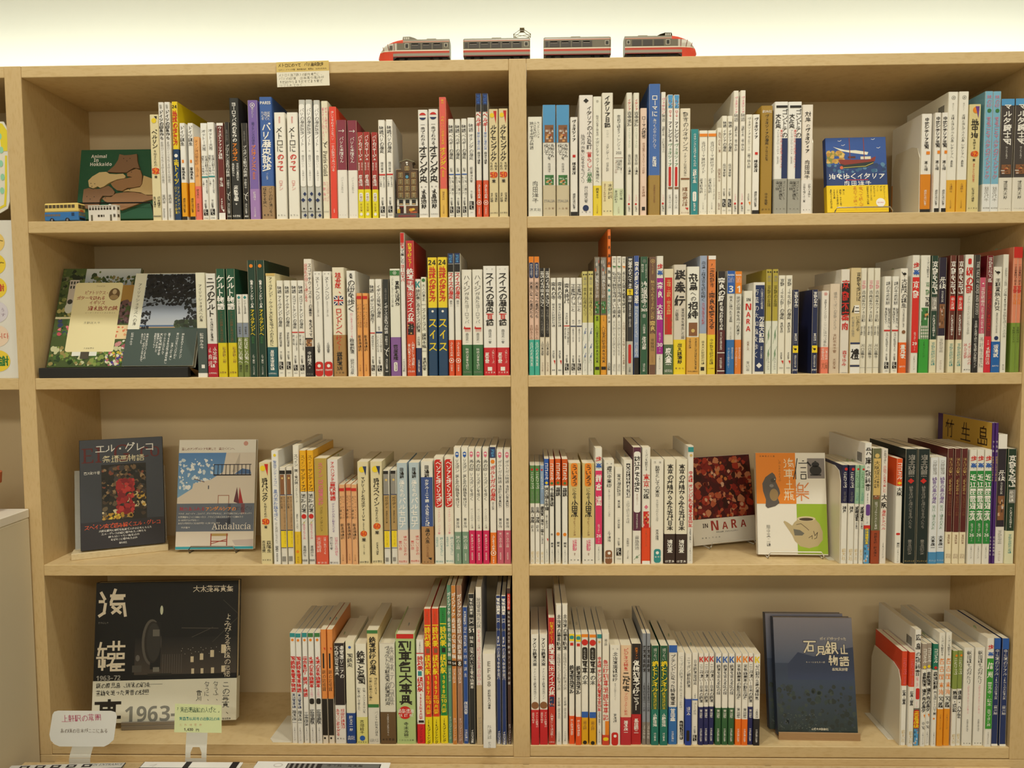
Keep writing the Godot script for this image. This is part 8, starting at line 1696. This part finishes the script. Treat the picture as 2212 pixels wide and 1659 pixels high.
func table_books() -> void:
	var m := wood("c8ae80", "b89a6a", Vector3(3, 3, 3), 14)
	var t := thing("display_table", "wooden display table in front of the shelves under flat books", "table", Vector3(0.79, -0.75, 0.4))
	var b := MB.new()
	b.bevel_box(Vector3(-0.8, 0.725, -0.338), Vector3(0.85, 0.75, 0.3), 0.002)
	part(b, "table_top", t, m)
	for x in [-0.78, 0.77]:
		for z in [-0.3, 0.25]:
			b = MB.new()
			b.bevel_box(Vector3(x, 0, z), Vector3(x + 0.05, 0.725, z + 0.05), 0.002)
			part(b, "leg", t, m)
	for k in 3:
		var cx: float = [0.1101, 0.3217, 0.5454][k]
		var w: float = [0.192, 0.171, 0.23][k]
		var zf: float = [0.125, 0.1166, 0.1143][k]
		t = thing("photo_album", ["black and white station photo book lying flat on the table", "white album with black cross bands lying flat on the table", "white photo book with small black picture lying flat, rightmost of three"][k], "book", Vector3(cx, 0.0002, zf), [0.06, 0.0, -0.01][k], "flat photo books on the table")
		var d: float = [0.2, 0.2, 0.22][k]
		b = MB.new()
		var cc := hexc(["4a4644", "ece9e2", "eae8e2"][k])
		b.bevel_box(Vector3(-w / 2, 0.0305, 0), Vector3(w / 2, 0.0325, d), 0.0006, cc)
		b.bevel_box(Vector3(-w / 2, 0.0, 0), Vector3(w / 2, 0.002, d), 0.0006, cc)
		b.bevel_box(Vector3(-w / 2, 0.0, 0), Vector3(-w / 2 + 0.002, 0.0325, d), 0.0006, cc)
		part(b, "cover", t, gloss)
		b = MB.new()
		b.box(Vector3(-w / 2 + 0.002, 0.002, 0.002), Vector3(w / 2 - 0.002, 0.0305, d - 0.002))
		part(b, "pages", t, pagem)
		b = MB.new()
		var dk := hexc("221e1e")
		if k == 0:
			b.rect(-w / 2 + 0.001, -0.016, w / 2 - 0.001, -0.0008, 0, hexc("c4c0b6"))
			put_latin(b, "MAIN ENTRANCE", 0.062, -0.0055, 0.062, 0.0062, dk, 0.0001, true)
			for j in 5:
				b.rect(-0.078 + 0.026 * j, -0.012, -0.062 + 0.026 * j, -0.003, 0.0001, dk); b.rect(-0.074 + 0.026 * j, -0.009, -0.066 + 0.026 * j, -0.0055, 0.0002, hexc("c4c0b6"))
			b.rect(-w / 2 + 0.001, -d + 0.002, w / 2 - 0.001, -0.016, 0, hexc("3c3836"))
			for j in 9: b.rect(-0.095 + 0.022 * j, -d + 0.01, -0.091 + 0.022 * j, -0.018, 0.0001, hexc("6a645e"))
		elif k == 1:
			b.rect(-w / 2, -0.024, w / 2, -0.0185, 0, dk)
			b.rect(-0.012, -d, -0.002, 0, 0, dk); b.rect(0.068, -d, 0.08, 0, 0, dk)
			b.path([Vector2(-0.07, -0.012), Vector2(-0.06, -0.008), Vector2(-0.064, -0.016)], 0.0006, 0, hexc("b0aca4"))
		else:
			b.rect(-0.06, -0.09, 0.1, -0.006, 0, dk)
			for j in 6: b.rect(-0.058 + 0.009 * j, -0.09, -0.054 + 0.009 * j, -0.006, 0.0001, hexc("8a8680"))
			b.rect(0.0, -0.09, 0.098, -0.008, 0.0001, hexc("6a6a66"))
			text_h(b, "寺下雅一写真集", 0.008, 0.07, -0.012, 0.007, dk, 0.0002, 0.1)
			b.disc(-0.075, -0.012, 0.008, 0.006, 0.0, hexc("c8c4bc")); b.disc(-0.075, -0.012, 0.006, 0.004, 0.0001, hexc("eae8e2"))
		var o := part(b, "cover_print", t, paper)
		o.rotation.x = -PI / 2
		o.position = Vector3(0, 0.0328, 0)

func left_corner() -> void:
	# the counter end and what stands in the bay beyond the left side panel
	var t := thing("white_counter", "plain white counter reaching towards the viewer at the left edge", "counter", Vector3(-0.30, -0.75, 0.002))
	var b := MB.new()
	b.bevel_box(Vector3(-0.5, 0.0, 0.0), Vector3(0.279, 1.18, 0.9), 0.002)
	part(b, "body", t, plain("d6caae", 0.6))
	b = MB.new()
	b.bevel_box(Vector3(-0.5, 1.18, 0.0), Vector3(0.2795, 1.1965, 0.9), 0.0015)
	part(b, "top", t, plain("e4dccb", 0.5))
	t = thing("potted_cactus", "small cactus in a terracotta pot on the white counter", "plant", Vector3(-0.0915, 0.4467, 0.034))
	b = MB.new()
	b.lathe([Vector2(0.0, 0.0), Vector2(0.0255, 0.0), Vector2(0.0325, 0.052), Vector2(0.037, 0.052), Vector2(0.0385, 0.0715), Vector2(0.0345, 0.0715), Vector2(0.033, 0.06), Vector2(0.0, 0.06)], Vector3.ZERO, Color.WHITE, 28)
	part(b, "pot", t, plain("b8643a", 0.8))
	b = MB.new()
	b.disc(0, 0, 0.033, 0.033, 0, hexc("3c2c20"), 20)
	var so := part(b, "soil", t, paper)
	so.rotation.x = -PI / 2; so.position.y = 0.0615
	b = MB.new()
	var prof := []
	for k in 9: prof.append(Vector2(0.019 * sin(PI * (k + 1.5) / 10.6), 0.061 + 0.045 * k / 8.0))
	prof.append(Vector2(0.0, 0.107))
	b.lathe(prof, Vector3.ZERO, hexc("56703c"), 14)
	for k in 40:
		var an := k * 2.4
		var y := 0.066 + 0.001 * k
		b.tube([Vector3(0.018 * sin(an), y, 0.018 * cos(an)), Vector3(0.023 * sin(an), y + 0.002, 0.023 * cos(an))], 0.0003, hexc("c8c49c"), 3)
	part(b, "cactus", t, paper)
	# board of thank-you discs and the poster above it
	t = thing("notice_board", "white card with round coloured thank-you stickers in the left bay", "sign", Vector3(-0.105, S2 + 0.0002, -0.006))
	b = MB.new()
	b.bevel_box(Vector3(-0.21, 0.0, -0.003), Vector3(0.0737, 0.286, 0.0), 0.0004, hexc("e6e3da"))
	part(b, "sheet", t, paper)
	var rows := [["", "f0d078", "6a5a20", 0.247], ["", "f2d440", "5a4a20", 0.2075], ["謝謝", "f2d440", "c83a3a", 0.165], ["ありがとう", "dcd6e0", "a08aa0", 0.121], ["니다", "f0d8c0", "d0503c", 0.0775], ["感謝", "f2d440", "2c7a3c", 0.032]]
	for q in rows:
		b = MB.new()
		b.disc(0.036, q[3], 0.0215, 0.0195, 0.0004, hexc(q[1]), 26)
		var tx: String = q[0]
		if tx == "ありがとう":
			text_h(b, "とう", 0.033, 0.053, q[3] + 0.004, 0.0065, hexc(q[2]), 0.0006)
			text_h(b, "ます", 0.035, 0.053, q[3] - 0.005, 0.0065, hexc(q[2]), 0.0006)
		elif tx == "感謝": put_char(b, "謝", 0.045, q[3], 0.018, 0.018, 0.0022, hexc(q[2]), 0.0006)
		elif tx == "니다":
			put_char(b, "니", 0.041, q[3], 0.009, 0.01, 0.001, hexc(q[2]), 0.0006); put_char(b, "다", 0.0515, q[3], 0.009, 0.01, 0.001, hexc(q[2]), 0.0006)
		elif tx == "謝謝": put_char(b, "謝", 0.046, q[3], 0.013, 0.013, 0.0014, hexc(q[2]), 0.0006)
		else: b.path([Vector2(0.042, q[3] - 0.002), Vector2(0.049, q[3] + 0.003), Vector2(0.054, q[3] + 0.002)], 0.0012, 0.0006, hexc(q[2]))
		part(b, "sticker", t, paper)
	t = thing("poster", "white poster edged in yellow with pale green marks in left bay", "poster", Vector3(-0.1035, 0.985, -0.006))
	b = MB.new()
	b.slab(PackedVector2Array([Vector2(-0.2, 0), Vector2(0.05, 0), Vector2(0.0645, 0.008), Vector2(0.0685, 0.02), Vector2(0.0725, 0.145), Vector2(0.064, 0.162), Vector2(-0.2, 0.166)]), -0.002, 0.0, hexc("e9e6d8"))
	part(b, "sheet", t, paper)
	b = MB.new()
	b.path([Vector2(0.045, 0.006), Vector2(0.06, 0.014), Vector2(0.063, 0.04), Vector2(0.065, 0.08), Vector2(0.066, 0.1)], 0.004, 0.0004, hexc("ecd838"))
	b.slab(PackedVector2Array([Vector2(0.058, 0.11), Vector2(0.069, 0.11), Vector2(0.0705, 0.145), Vector2(0.062, 0.158), Vector2(0.055, 0.16)]), 0.0002, 0.0004, hexc("ecd838"))
	for k in 5: b.disc(0.056 + 0.002 * (k % 2), 0.04 + 0.024 * k, 0.004, 0.006, 0.0005, hexc("9ad8b8"), 10)
	part(b, "print", t, paper)

# ---------------------------------------------------------------- toys
func loft(b: MB, secs: Array, levels: Array, paint: Callable) -> void:
	# secs: [x, ybot, ytop, half width] in mm; levels: heights in mm; both flanks, roof and floor
	for s in secs.size() - 1:
		var a: Array = secs[s]
		var e: Array = secs[s + 1]
		for l in levels.size() - 1:
			for f in [-1.0, 1.0]:
				var q := []
				for w in [[a, levels[l]], [e, levels[l]], [e, levels[l + 1]], [a, levels[l + 1]]]:
					var y := clampf(w[1], w[0][1], w[0][2])
					var sh := clampf((y - (w[0][2] - 5.0)) / 5.0, 0.0, 1.0)
					q.append(Vector3(w[0][0], y, f * w[0][3] * (1.0 - 0.3 * sh * sh)) * 0.001)
				if q[0].distance_to(q[3]) < 1e-5 and q[1].distance_to(q[2]) < 1e-5: continue
				var col: Color = paint.call((a[0] + e[0]) / 2.0, (levels[l] + levels[l + 1]) / 2.0)
				if f > 0: b.quad(q[0], q[1], q[2], q[3], col)
				else: b.quad(q[1], q[0], q[3], q[2], col)
		var top: Color = paint.call((a[0] + e[0]) / 2.0, 99.0)
		var wa: float = a[3] * 0.7
		var we2: float = e[3] * 0.7
		b.quad(Vector3(a[0], a[2], wa) * 0.001, Vector3(e[0], e[2], we2) * 0.001, Vector3(e[0], e[2], -we2) * 0.001, Vector3(a[0], a[2], -wa) * 0.001, top)
		b.quad(Vector3(a[0], a[1], -a[3]) * 0.001, Vector3(e[0], e[1], -e[3]) * 0.001, Vector3(e[0], e[1], e[3]) * 0.001, Vector3(a[0], a[1], a[3]) * 0.001, hexc("2a2624"))
	for s in [0, secs.size() - 1]:
		var a: Array = secs[s]
		var p := [Vector3(a[0], a[1], -a[3]), Vector3(a[0], a[1], a[3]), Vector3(a[0], a[2] - 5.0, a[3]), Vector3(a[0], a[2], a[3] * 0.7), Vector3(a[0], a[2], -a[3] * 0.7), Vector3(a[0], a[2] - 5.0, -a[3])]
		var cc: Color = paint.call(a[0], 26.0)
		if a[2] - a[1] < 6.0: cc = paint.call(a[0], 12.0)
		for k in range(1, 5):
			if s == 0: b.tri(p[0] * 0.001, p[k] * 0.001, p[k + 1] * 0.001, cc)
			else: b.tri(p[0] * 0.001, p[k + 1] * 0.001, p[k] * 0.001, cc)

func train_paint(nosed: bool, x: float, y: float) -> Color:
	var red := hexc("d8482c")
	if nosed and x < 27.0 and (y < 18.9 or y > 33.0): return red
	if nosed and x < 45.0 and y > 33.0: return red
	if nosed and x < 34.0 and y > 21.0: return hexc("cfcabb")
	if y < 8.7: return hexc("2a2422")
	if y < 10.4: return hexc("8a2c24")
	if y < 15.2: return hexc("9c9686")
	if y < 19.0: return hexc("c84a34")
	if y < 21.0: return hexc("ece2cc")
	if y < 34.2: return hexc("77725f")
	if y < 35.7: return hexc("d89a84")
	return hexc("8c8674")

func train_car(label: String, at: Vector3, kind: String, mirrored: bool) -> void:
	var t := thing("toy_train_car", label, "toy train", at, PI if mirrored else 0.0, "toy express train on top of the bookcase")
	var nosed := kind == "nose"
	var len_ := 127.0 if nosed else 118.0
	var off := -len_ / 2
	var levels := [2.0, 8.7, 10.4, 15.2, 19.0, 21.0, 22.2, 27.0, 33.0, 34.2, 35.7, 38.0, 41.0]
	var secs := [[0.0, 9.0, 12.5, 5.0], [3.0, 4.0, 18.5, 9.0], [11.0, 3.0, 29.5, 11.0], [20.0, 3.0, 34.0, 12.5], [27.0, 3.2, 36.6, 13.2], [34.0, 8.7, 38.6, 13.8], [45.0, 8.7, 40.5, 14.0], [len_, 8.7, 40.5, 14.0]] if nosed else [[0.0, 8.7, 39.5, 13.6], [2.0, 8.7, 40.5, 14.0], [len_ - 2.0, 8.7, 40.5, 14.0], [len_, 8.7, 39.5, 13.6]]
	for s in secs: s[0] += off
	var b := MB.new()
	loft(b, secs, levels, func(x: float, y: float) -> Color: return train_paint(nosed, x - off, y))
	part(b, "body", t, gloss)
	b = MB.new()
	b.bevel_box(Vector3(off + (30.0 if nosed else 4.0), 3.0, -10.0) * 0.001, Vector3(-off - 3.0, 8.6, 10.0) * 0.001, 0.0006, hexc("2a2422"))
	part(b, "underframe", t, paper)
	for x in ([off + 42.0, -off - 24.0] if nosed else [off + 24.0, -off - 24.0]):
		for dx in [-8.0, 8.0]:
			b = MB.new()
			for z in [-11.0, 8.0]:
				b.tube([Vector3(x + dx, 4.0, z) * 0.001, Vector3(x + dx, 4.0, z + 3.0) * 0.001], 0.004, hexc("4a443c"), 12)
			part(b, "wheel_pair", t, paper)
	# windows on both flanks
	var wins := []
	if nosed:
		wins = [[49.0, 24.5, 54.5, 31.5, 1], [59.0, 22.6, 76.0, 32.2, 0], [79.0, 22.6, 95.5, 32.2, 0], [98.0, 22.6, 114.5, 32.2, 0], [119.0, 26.0, 123.0, 31.0, 1]]
	else:
		wins = [[3.0, 23.0, 8.5, 32.0, 0], [10.0, 22.6, 28.0, 32.4, 0], [30.0, 22.6, 47.5, 32.4, 0], [49.5, 22.6, 66.0, 32.4, 0], [68.0, 22.6, 85.0, 32.4, 0], [87.0, 22.6, 103.0, 32.4, 0], [108.5, 25.5, 114.0, 31.5, 1]]
		if kind == "plain": wins.remove_at(5)
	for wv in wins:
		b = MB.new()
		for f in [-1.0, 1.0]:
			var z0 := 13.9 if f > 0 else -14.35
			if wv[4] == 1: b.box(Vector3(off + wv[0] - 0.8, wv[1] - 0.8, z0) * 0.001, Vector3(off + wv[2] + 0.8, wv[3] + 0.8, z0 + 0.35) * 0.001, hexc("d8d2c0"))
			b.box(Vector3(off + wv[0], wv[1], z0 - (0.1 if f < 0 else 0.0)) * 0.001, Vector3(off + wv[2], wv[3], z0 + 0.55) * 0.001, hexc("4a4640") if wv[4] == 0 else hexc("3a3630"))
			if wv[4] == 0: b.rect((off + wv[0] + 1.5) * 0.001, 0.0285, (off + wv[2] - 4.0) * 0.001, 0.0318, 0.01449, hexc("7a7268"))  # paler bar: a highlight painted onto the window pane
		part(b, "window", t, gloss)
	if nosed:
		b = MB.new()
		for f in [-1.0, 1.0]:
			for q in [[9.0, 27.0, 10.5, 20.5], [17.5, 32.0, 20.0, 20.8], [29.0, 33.0, 29.5, 21.0]]:
				b.tube([Vector3(off + q[0], q[1], f * (10.8 + q[0] * 0.1)) * 0.001, Vector3(off + q[2], q[3], f * (11.2 + q[0] * 0.1)) * 0.001], 0.0005, hexc("8a3a28"), 4)
		b.rect((off + 21.0) * 0.001, 0.022, (off + 26.5) * 0.001, 0.029, 0.0138, hexc("5a5248"))
		part(b, "windscreen_post", t, gloss)
		b = MB.new()
		b.slab(PackedVector2Array([Vector2(off + 43.0, 40.0) * 0.001, Vector2(off + 44.0, 46.5) * 0.001, Vector2(off + 56.0, 46.8) * 0.001, Vector2(off + 64.0, 44.5) * 0.001, Vector2(off + 72.0, 40.4) * 0.001]), -0.007, 0.007, hexc("8c8674"))
		var cd := part(b, "cab_dome", t, gloss)
		b = MB.new()
		for k in 3: b.box(Vector3(off + 45.5 + 3.6 * k, 42.0, -7.2) * 0.001, Vector3(off + 48.0 + 3.6 * k, 45.6, 7.2) * 0.001, hexc("d8d4c4"))
		part(b, "cab_window", cd, gloss)
	b = MB.new()
	var rx := 86.0 if nosed else (50.0 if kind == "pan" else 48.0)
	b.bevel_box(Vector3(off + rx, 40.4, -6.0) * 0.001, Vector3(off + rx + 17.0, 43.4, 6.0) * 0.001, 0.0006, hexc("a29c8a"))
	part(b, "roof_unit", t, gloss)
	if kind == "pan":
		var x := -off - 14.0
		b = MB.new()
		var c := hexc("8a7c54")
		for z in [-7.0, 7.0]:
			b.tube([Vector3(x - 10, 41, z) * 0.001, Vector3(x - 15, 48, z) * 0.001, Vector3(x - 3, 56.5, z * 0.8) * 0.001, Vector3(x + 3, 56.5, z * 0.8) * 0.001, Vector3(x + 15, 48, z) * 0.001, Vector3(x + 10, 41, z) * 0.001], 0.0006, c, 5)
			b.tube([Vector3(x - 15, 48, z) * 0.001, Vector3(x + 12, 43, z) * 0.001], 0.0004, c, 4)
			b.tube([Vector3(x + 15, 48, z) * 0.001, Vector3(x - 12, 43, z) * 0.001], 0.0004, c, 4)
		for q in [[-15.0, 48.0], [15.0, 48.0], [-3.0, 56.5], [3.0, 56.5]]:
			b.tube([Vector3(x + q[0], q[1], -8) * 0.001, Vector3(x + q[0], q[1], 8) * 0.001], 0.0006, c, 5)
		b.box(Vector3(x - 4, 57, -10) * 0.001, Vector3(x + 4, 58, 10) * 0.001, c)
		part(b, "pantograph", t, paper)

func trains() -> void:
	for q in [["red-nosed toy train end car facing left, leftmost of the four", 0.699, "nose", false], ["grey toy train car with a folding pantograph on its roof", 0.846, "pan", false], ["grey toy train car without pantograph, third from left", 0.988, "plain", false], ["red-nosed toy train end car facing right, rightmost of the four", 1.135, "nose", true]]:
		train_car(q[0], Vector3(q[1], TOPT + 0.00012, -0.024), q[2], q[3])

func toy_vehicles() -> void:
	var t := thing("toy_bus", "toy double-decker bus, blue below and cream above, on the top shelf", "toy bus", Vector3(0.0545, S1 + 0.00012, -0.024), deg_to_rad(-5.0))
	var b := MB.new()
	b.bevel_box(Vector3(-0.033, 0.003, -0.0105), Vector3(0.033, 0.0185, 0.0105), 0.0012, hexc("3a7ac0"))
	part(b, "lower_body", t, gloss)
	b = MB.new()
	b.bevel_box(Vector3(-0.033, 0.0185, -0.0105), Vector3(0.033, 0.0345, 0.0105), 0.0018, hexc("ecd27c"))
	part(b, "upper_body", t, gloss)
	for k in 8:
		b = MB.new(); b.box(Vector3(-0.031 + 0.0074 * k, 0.0255, -0.0107), Vector3(-0.025 + 0.0074 * k, 0.0312, 0.0107), hexc("5a4e38")); part(b, "window", t, gloss)
	for k in 6:
		b = MB.new(); b.box(Vector3(-0.031 + 0.005 * k, 0.011, -0.0107), Vector3(-0.0268 + 0.005 * k, 0.0148, 0.0107), hexc("7a7068")); part(b, "window", t, gloss)
	b = MB.new(); b.box(Vector3(0.02, 0.011, 0.0095), Vector3(0.0255, 0.017, 0.0107), hexc("2a4468")); part(b, "side_door", t, gloss)
	for z in [-0.0048, 0.0048]:
		b = MB.new(); b.box(Vector3(0.031, 0.0248, z - 0.0042), Vector3(0.0333, 0.0315, z + 0.0042), hexc("5a5038")); part(b, "front_window", t, gloss)
		b = MB.new(); b.box(Vector3(0.031, 0.0118, z - 0.0042), Vector3(0.0333, 0.0172, z + 0.0042), hexc("7c8070")); part(b, "front_window", t, gloss)
	b = MB.new(); b.box(Vector3(0.031, 0.0045, -0.007), Vector3(0.0335, 0.009, 0.007), hexc("1c2030")); part(b, "grille", t, gloss)
	b = MB.new(); b.box(Vector3(0.031, 0.0195, -0.004), Vector3(0.0333, 0.0225, 0.005), hexc("d86a3c")); part(b, "route_sign", t, gloss)
	for x in [-0.018, 0.012]:
		b = MB.new()
		b.tube([Vector3(x, 0.004, -0.0112), Vector3(x, 0.004, 0.0112)], 0.004, hexc("26262c"), 14)
		b.disc(x, 0.004, 0.002, 0.002, 0.01125, hexc("8a8a90"), 10)
		part(b, "wheel_pair", t, paper)
	t = thing("toy_tram", "white toy double-deck tram beside the toy bus", "toy tram", Vector3(0.1275, S1 + 0.00012, -0.026), deg_to_rad(-5.0))
	b = MB.new()
	var o := PackedVector2Array([Vector2(-0.027, -0.008), Vector2(0.02, -0.008), Vector2(0.026, -0.0055), Vector2(0.0285, 0.0), Vector2(0.026, 0.0055), Vector2(0.02, 0.008), Vector2(-0.027, 0.008)])
	b.slab(o, 0.002, 0.0295, hexc("e8e4dc"))
	b.slab(PackedVector2Array([Vector2(-0.0275, -0.0085), Vector2(0.02, -0.0085), Vector2(0.0265, -0.006), Vector2(0.029, 0.0), Vector2(0.0265, 0.006), Vector2(0.02, 0.0085), Vector2(-0.0275, 0.0085)]), 0.0295, 0.0308, hexc("dcd8ce"))
	var bd := part(b, "body", t, gloss)
	bd.rotation.x = -PI / 2
	for k in 8:
		b = MB.new(); b.box(Vector3(-0.0255 + 0.0056 * k, 0.0222, -0.0082), Vector3(-0.0217 + 0.0056 * k, 0.0262, 0.0082), hexc("3c3428")); b.box(Vector3(-0.0255 + 0.0056 * k, 0.0272, -0.0082), Vector3(-0.0217 + 0.0056 * k, 0.0282, 0.0082), hexc("5a4c3a")); part(b, "window", t, gloss)
	for k in 3:
		b = MB.new(); b.box(Vector3(-0.009 + 0.0054 * k, 0.0095, -0.0082), Vector3(-0.0052 + 0.0054 * k - (0.002 if k == 2 else 0.0), 0.0135, 0.0082), hexc("3c3428")); part(b, "window", t, gloss)
	for x in [-0.0225, 0.0145]:
		b = MB.new(); b.box(Vector3(x, 0.0022, -0.0082), Vector3(x + 0.0036, 0.0135, 0.0082), hexc("6a6252")); part(b, "doorway", t, gloss)
	for q in [[0.0225, 0.0072, 0.5], [0.0275, 0.0028, 1.1]]:
		for y in [[0.0095, 0.0145], [0.0225, 0.0275]]:
			b = MB.new()
			b.box(Vector3(-0.0016, y[0], -0.0004), Vector3(0.0016, y[1], 0.0006), hexc("4a4234"))
			var w := part(b, "front_window", t, gloss)
			w.position = Vector3(q[0], 0, q[1]); w.rotation.y = q[2]
	b = MB.new()
	b.lathe([Vector2(0.003, 0.0), Vector2(0.003, 0.0012), Vector2(0.0018, 0.0026), Vector2(0.0, 0.003)], Vector3(0.01, 0.0308, 0), hexc("d8d4c8"), 12)
	part(b, "roof_knob", t, gloss)

func canal_house() -> void:
	var t := thing("canal_house_figurine", "small brown painted canal house souvenir between the white books", "figurine", Vector3(0.6835, S1 + 0.00012, -0.03))
	var b := MB.new()
	b.bevel_box(Vector3(-0.0195, 0.008, -0.018), Vector3(0.0195, 0.085, 0.016), 0.0005, hexc("5e4630"))
	part(b, "body", t, paper)
	b = MB.new()
	b.slab(PackedVector2Array([Vector2(-0.0195, 0.085), Vector2(0.0195, 0.085), Vector2(0.0195, 0.0865), Vector2(0.011, 0.0875), Vector2(0.0095, 0.098), Vector2(0.013, 0.1005), Vector2(0.006, 0.1035), Vector2(0.0, 0.1045), Vector2(-0.006, 0.1035), Vector2(-0.013, 0.1005), Vector2(-0.0095, 0.098), Vector2(-0.011, 0.0875), Vector2(-0.0195, 0.0865)]), -0.004, 0.016, hexc("62513c"))
	part(b, "gable", t, paper)
	b = MB.new()
	b.path([Vector2(-0.0195, 0.0868), Vector2(-0.011, 0.0875)], 0.0012, 0.0165, hexc("b09c80")); b.path([Vector2(0.011, 0.0875), Vector2(0.0195, 0.0868)], 0.0012, 0.0165, hexc("b09c80"))
	b.path([Vector2(-0.013, 0.1005), Vector2(0.0, 0.1048), Vector2(0.013, 0.1005)], 0.0014, 0.0165, hexc("8a8466"))
	b.disc(0, 0.099, 0.0022, 0.0016, 0.0166, ink("W"), 8); b.disc(0.0004, 0.0955, 0.0014, 0.0014, 0.0166, ink("W"), 8)
	part(b, "gable_trim", t, paper)
	for r in 5:
		for c in 3:
			if r == 4 and c != 1: continue
			var x := -0.0118 + 0.0118 * c
			var y := 0.0415 + 0.0118 * r
			var w := 0.0032
			var h := 0.0042 if r < 4 else 0.003
			b = MB.new()
			var gold := hexc("c8a468")
			if r == 3 and c == 1:
				b.box(Vector3(x - w, y - h, 0.0155), Vector3(x + w, y + h, 0.0168), hexc("241e1a"))
				b.disc(x, y - 0.003, 0.0028, 0.003, 0.0172, hexc("5a9ab8"), 10)
			else:
				b.box(Vector3(x - w - 0.0006, y - h - 0.0006, 0.0155), Vector3(x + w + 0.0006, y + h + 0.0006, 0.0166), gold)
				b.box(Vector3(x - w + 0.0002, y - h + 0.0002, 0.016), Vector3(x + w - 0.0002, y + h - 0.0002, 0.0168), hexc("3a2c20"))
				for k in 6: b.rect(x - 0.0018 + 0.0022 * (k % 2), y - 0.003 + 0.0024 * (k / 2), x - 0.0004 + 0.0022 * (k % 2), y - 0.0014 + 0.0024 * (k / 2), 0.01695, hexc("dcc890"))
			part(b, "window", t, paper)
	b = MB.new()
	b.box(Vector3(-0.0185, 0.0225, 0.0158), Vector3(0.0185, 0.0345, 0.0172), hexc("e4e0d4"))
	b.box(Vector3(-0.0195, 0.0345, 0.0155), Vector3(0.0195, 0.0365, 0.0185), hexc("4e4c38"))
	for k in 3:
		b.box(Vector3(-0.0148 + 0.0115 * k, 0.0245, 0.0165), Vector3(-0.0076 + 0.0115 * k, 0.0335, 0.0175), hexc("2a2420"))
		b.rect(-0.0142 + 0.0115 * k, 0.0248, -0.0082 + 0.0115 * k, 0.0268, 0.0177, hexc("c8a878"))
	put_latin(b, "THE GEM'S", 0, 0.0355, 0.03, 0.0014, hexc("a8a078"), 0.0187)
	part(b, "shop_windows", t, paper)
	b = MB.new()
	b.box(Vector3(-0.0185, 0.0095, 0.0155), Vector3(0.0185, 0.0225, 0.0165), hexc("6a4428"))
	b.box(Vector3(-0.0185, 0.0095, 0.0158), Vector3(-0.0148, 0.0215, 0.0172), hexc("e4e0d4")); b.box(Vector3(-0.0065, 0.0095, 0.0158), Vector3(-0.0025, 0.0225, 0.0172), hexc("e4e0d4"))
	b.box(Vector3(-0.0135, 0.0095, 0.0158), Vector3(-0.0075, 0.0205, 0.0168), hexc("3a1c18")); b.box(Vector3(-0.0135, 0.0205, 0.0158), Vector3(-0.0065, 0.0218, 0.0172), hexc("a8322c"))
	b.box(Vector3(-0.0175, 0.0095, 0.0165), Vector3(-0.0128, 0.0165, 0.0195), hexc("dcb83c"))
	b.disc(0.0065, 0.0155, 0.004, 0.0028, 0.0168, hexc("e0a030"), 10); b.disc(0.0105, 0.0165, 0.003, 0.0022, 0.0169, hexc("e8c050"), 10); b.rect(0.005, 0.0098, 0.017, 0.0125, 0.0169, hexc("c05a34"))
	part(b, "shop_front", t, paper)
	b = MB.new()
	b.bevel_box(Vector3(-0.021, 0.0, -0.018), Vector3(0.021, 0.0085, 0.0225), 0.0006, hexc("56524e"))
	var bs := part(b, "plinth", t, paper)
	b = MB.new()
	put_latin(b, "Amsterdam", 0, 0.0043, 0.032, 0.006, hexc("b82430"), 0.0228, true)
	part(b, "lettering", bs, paper)
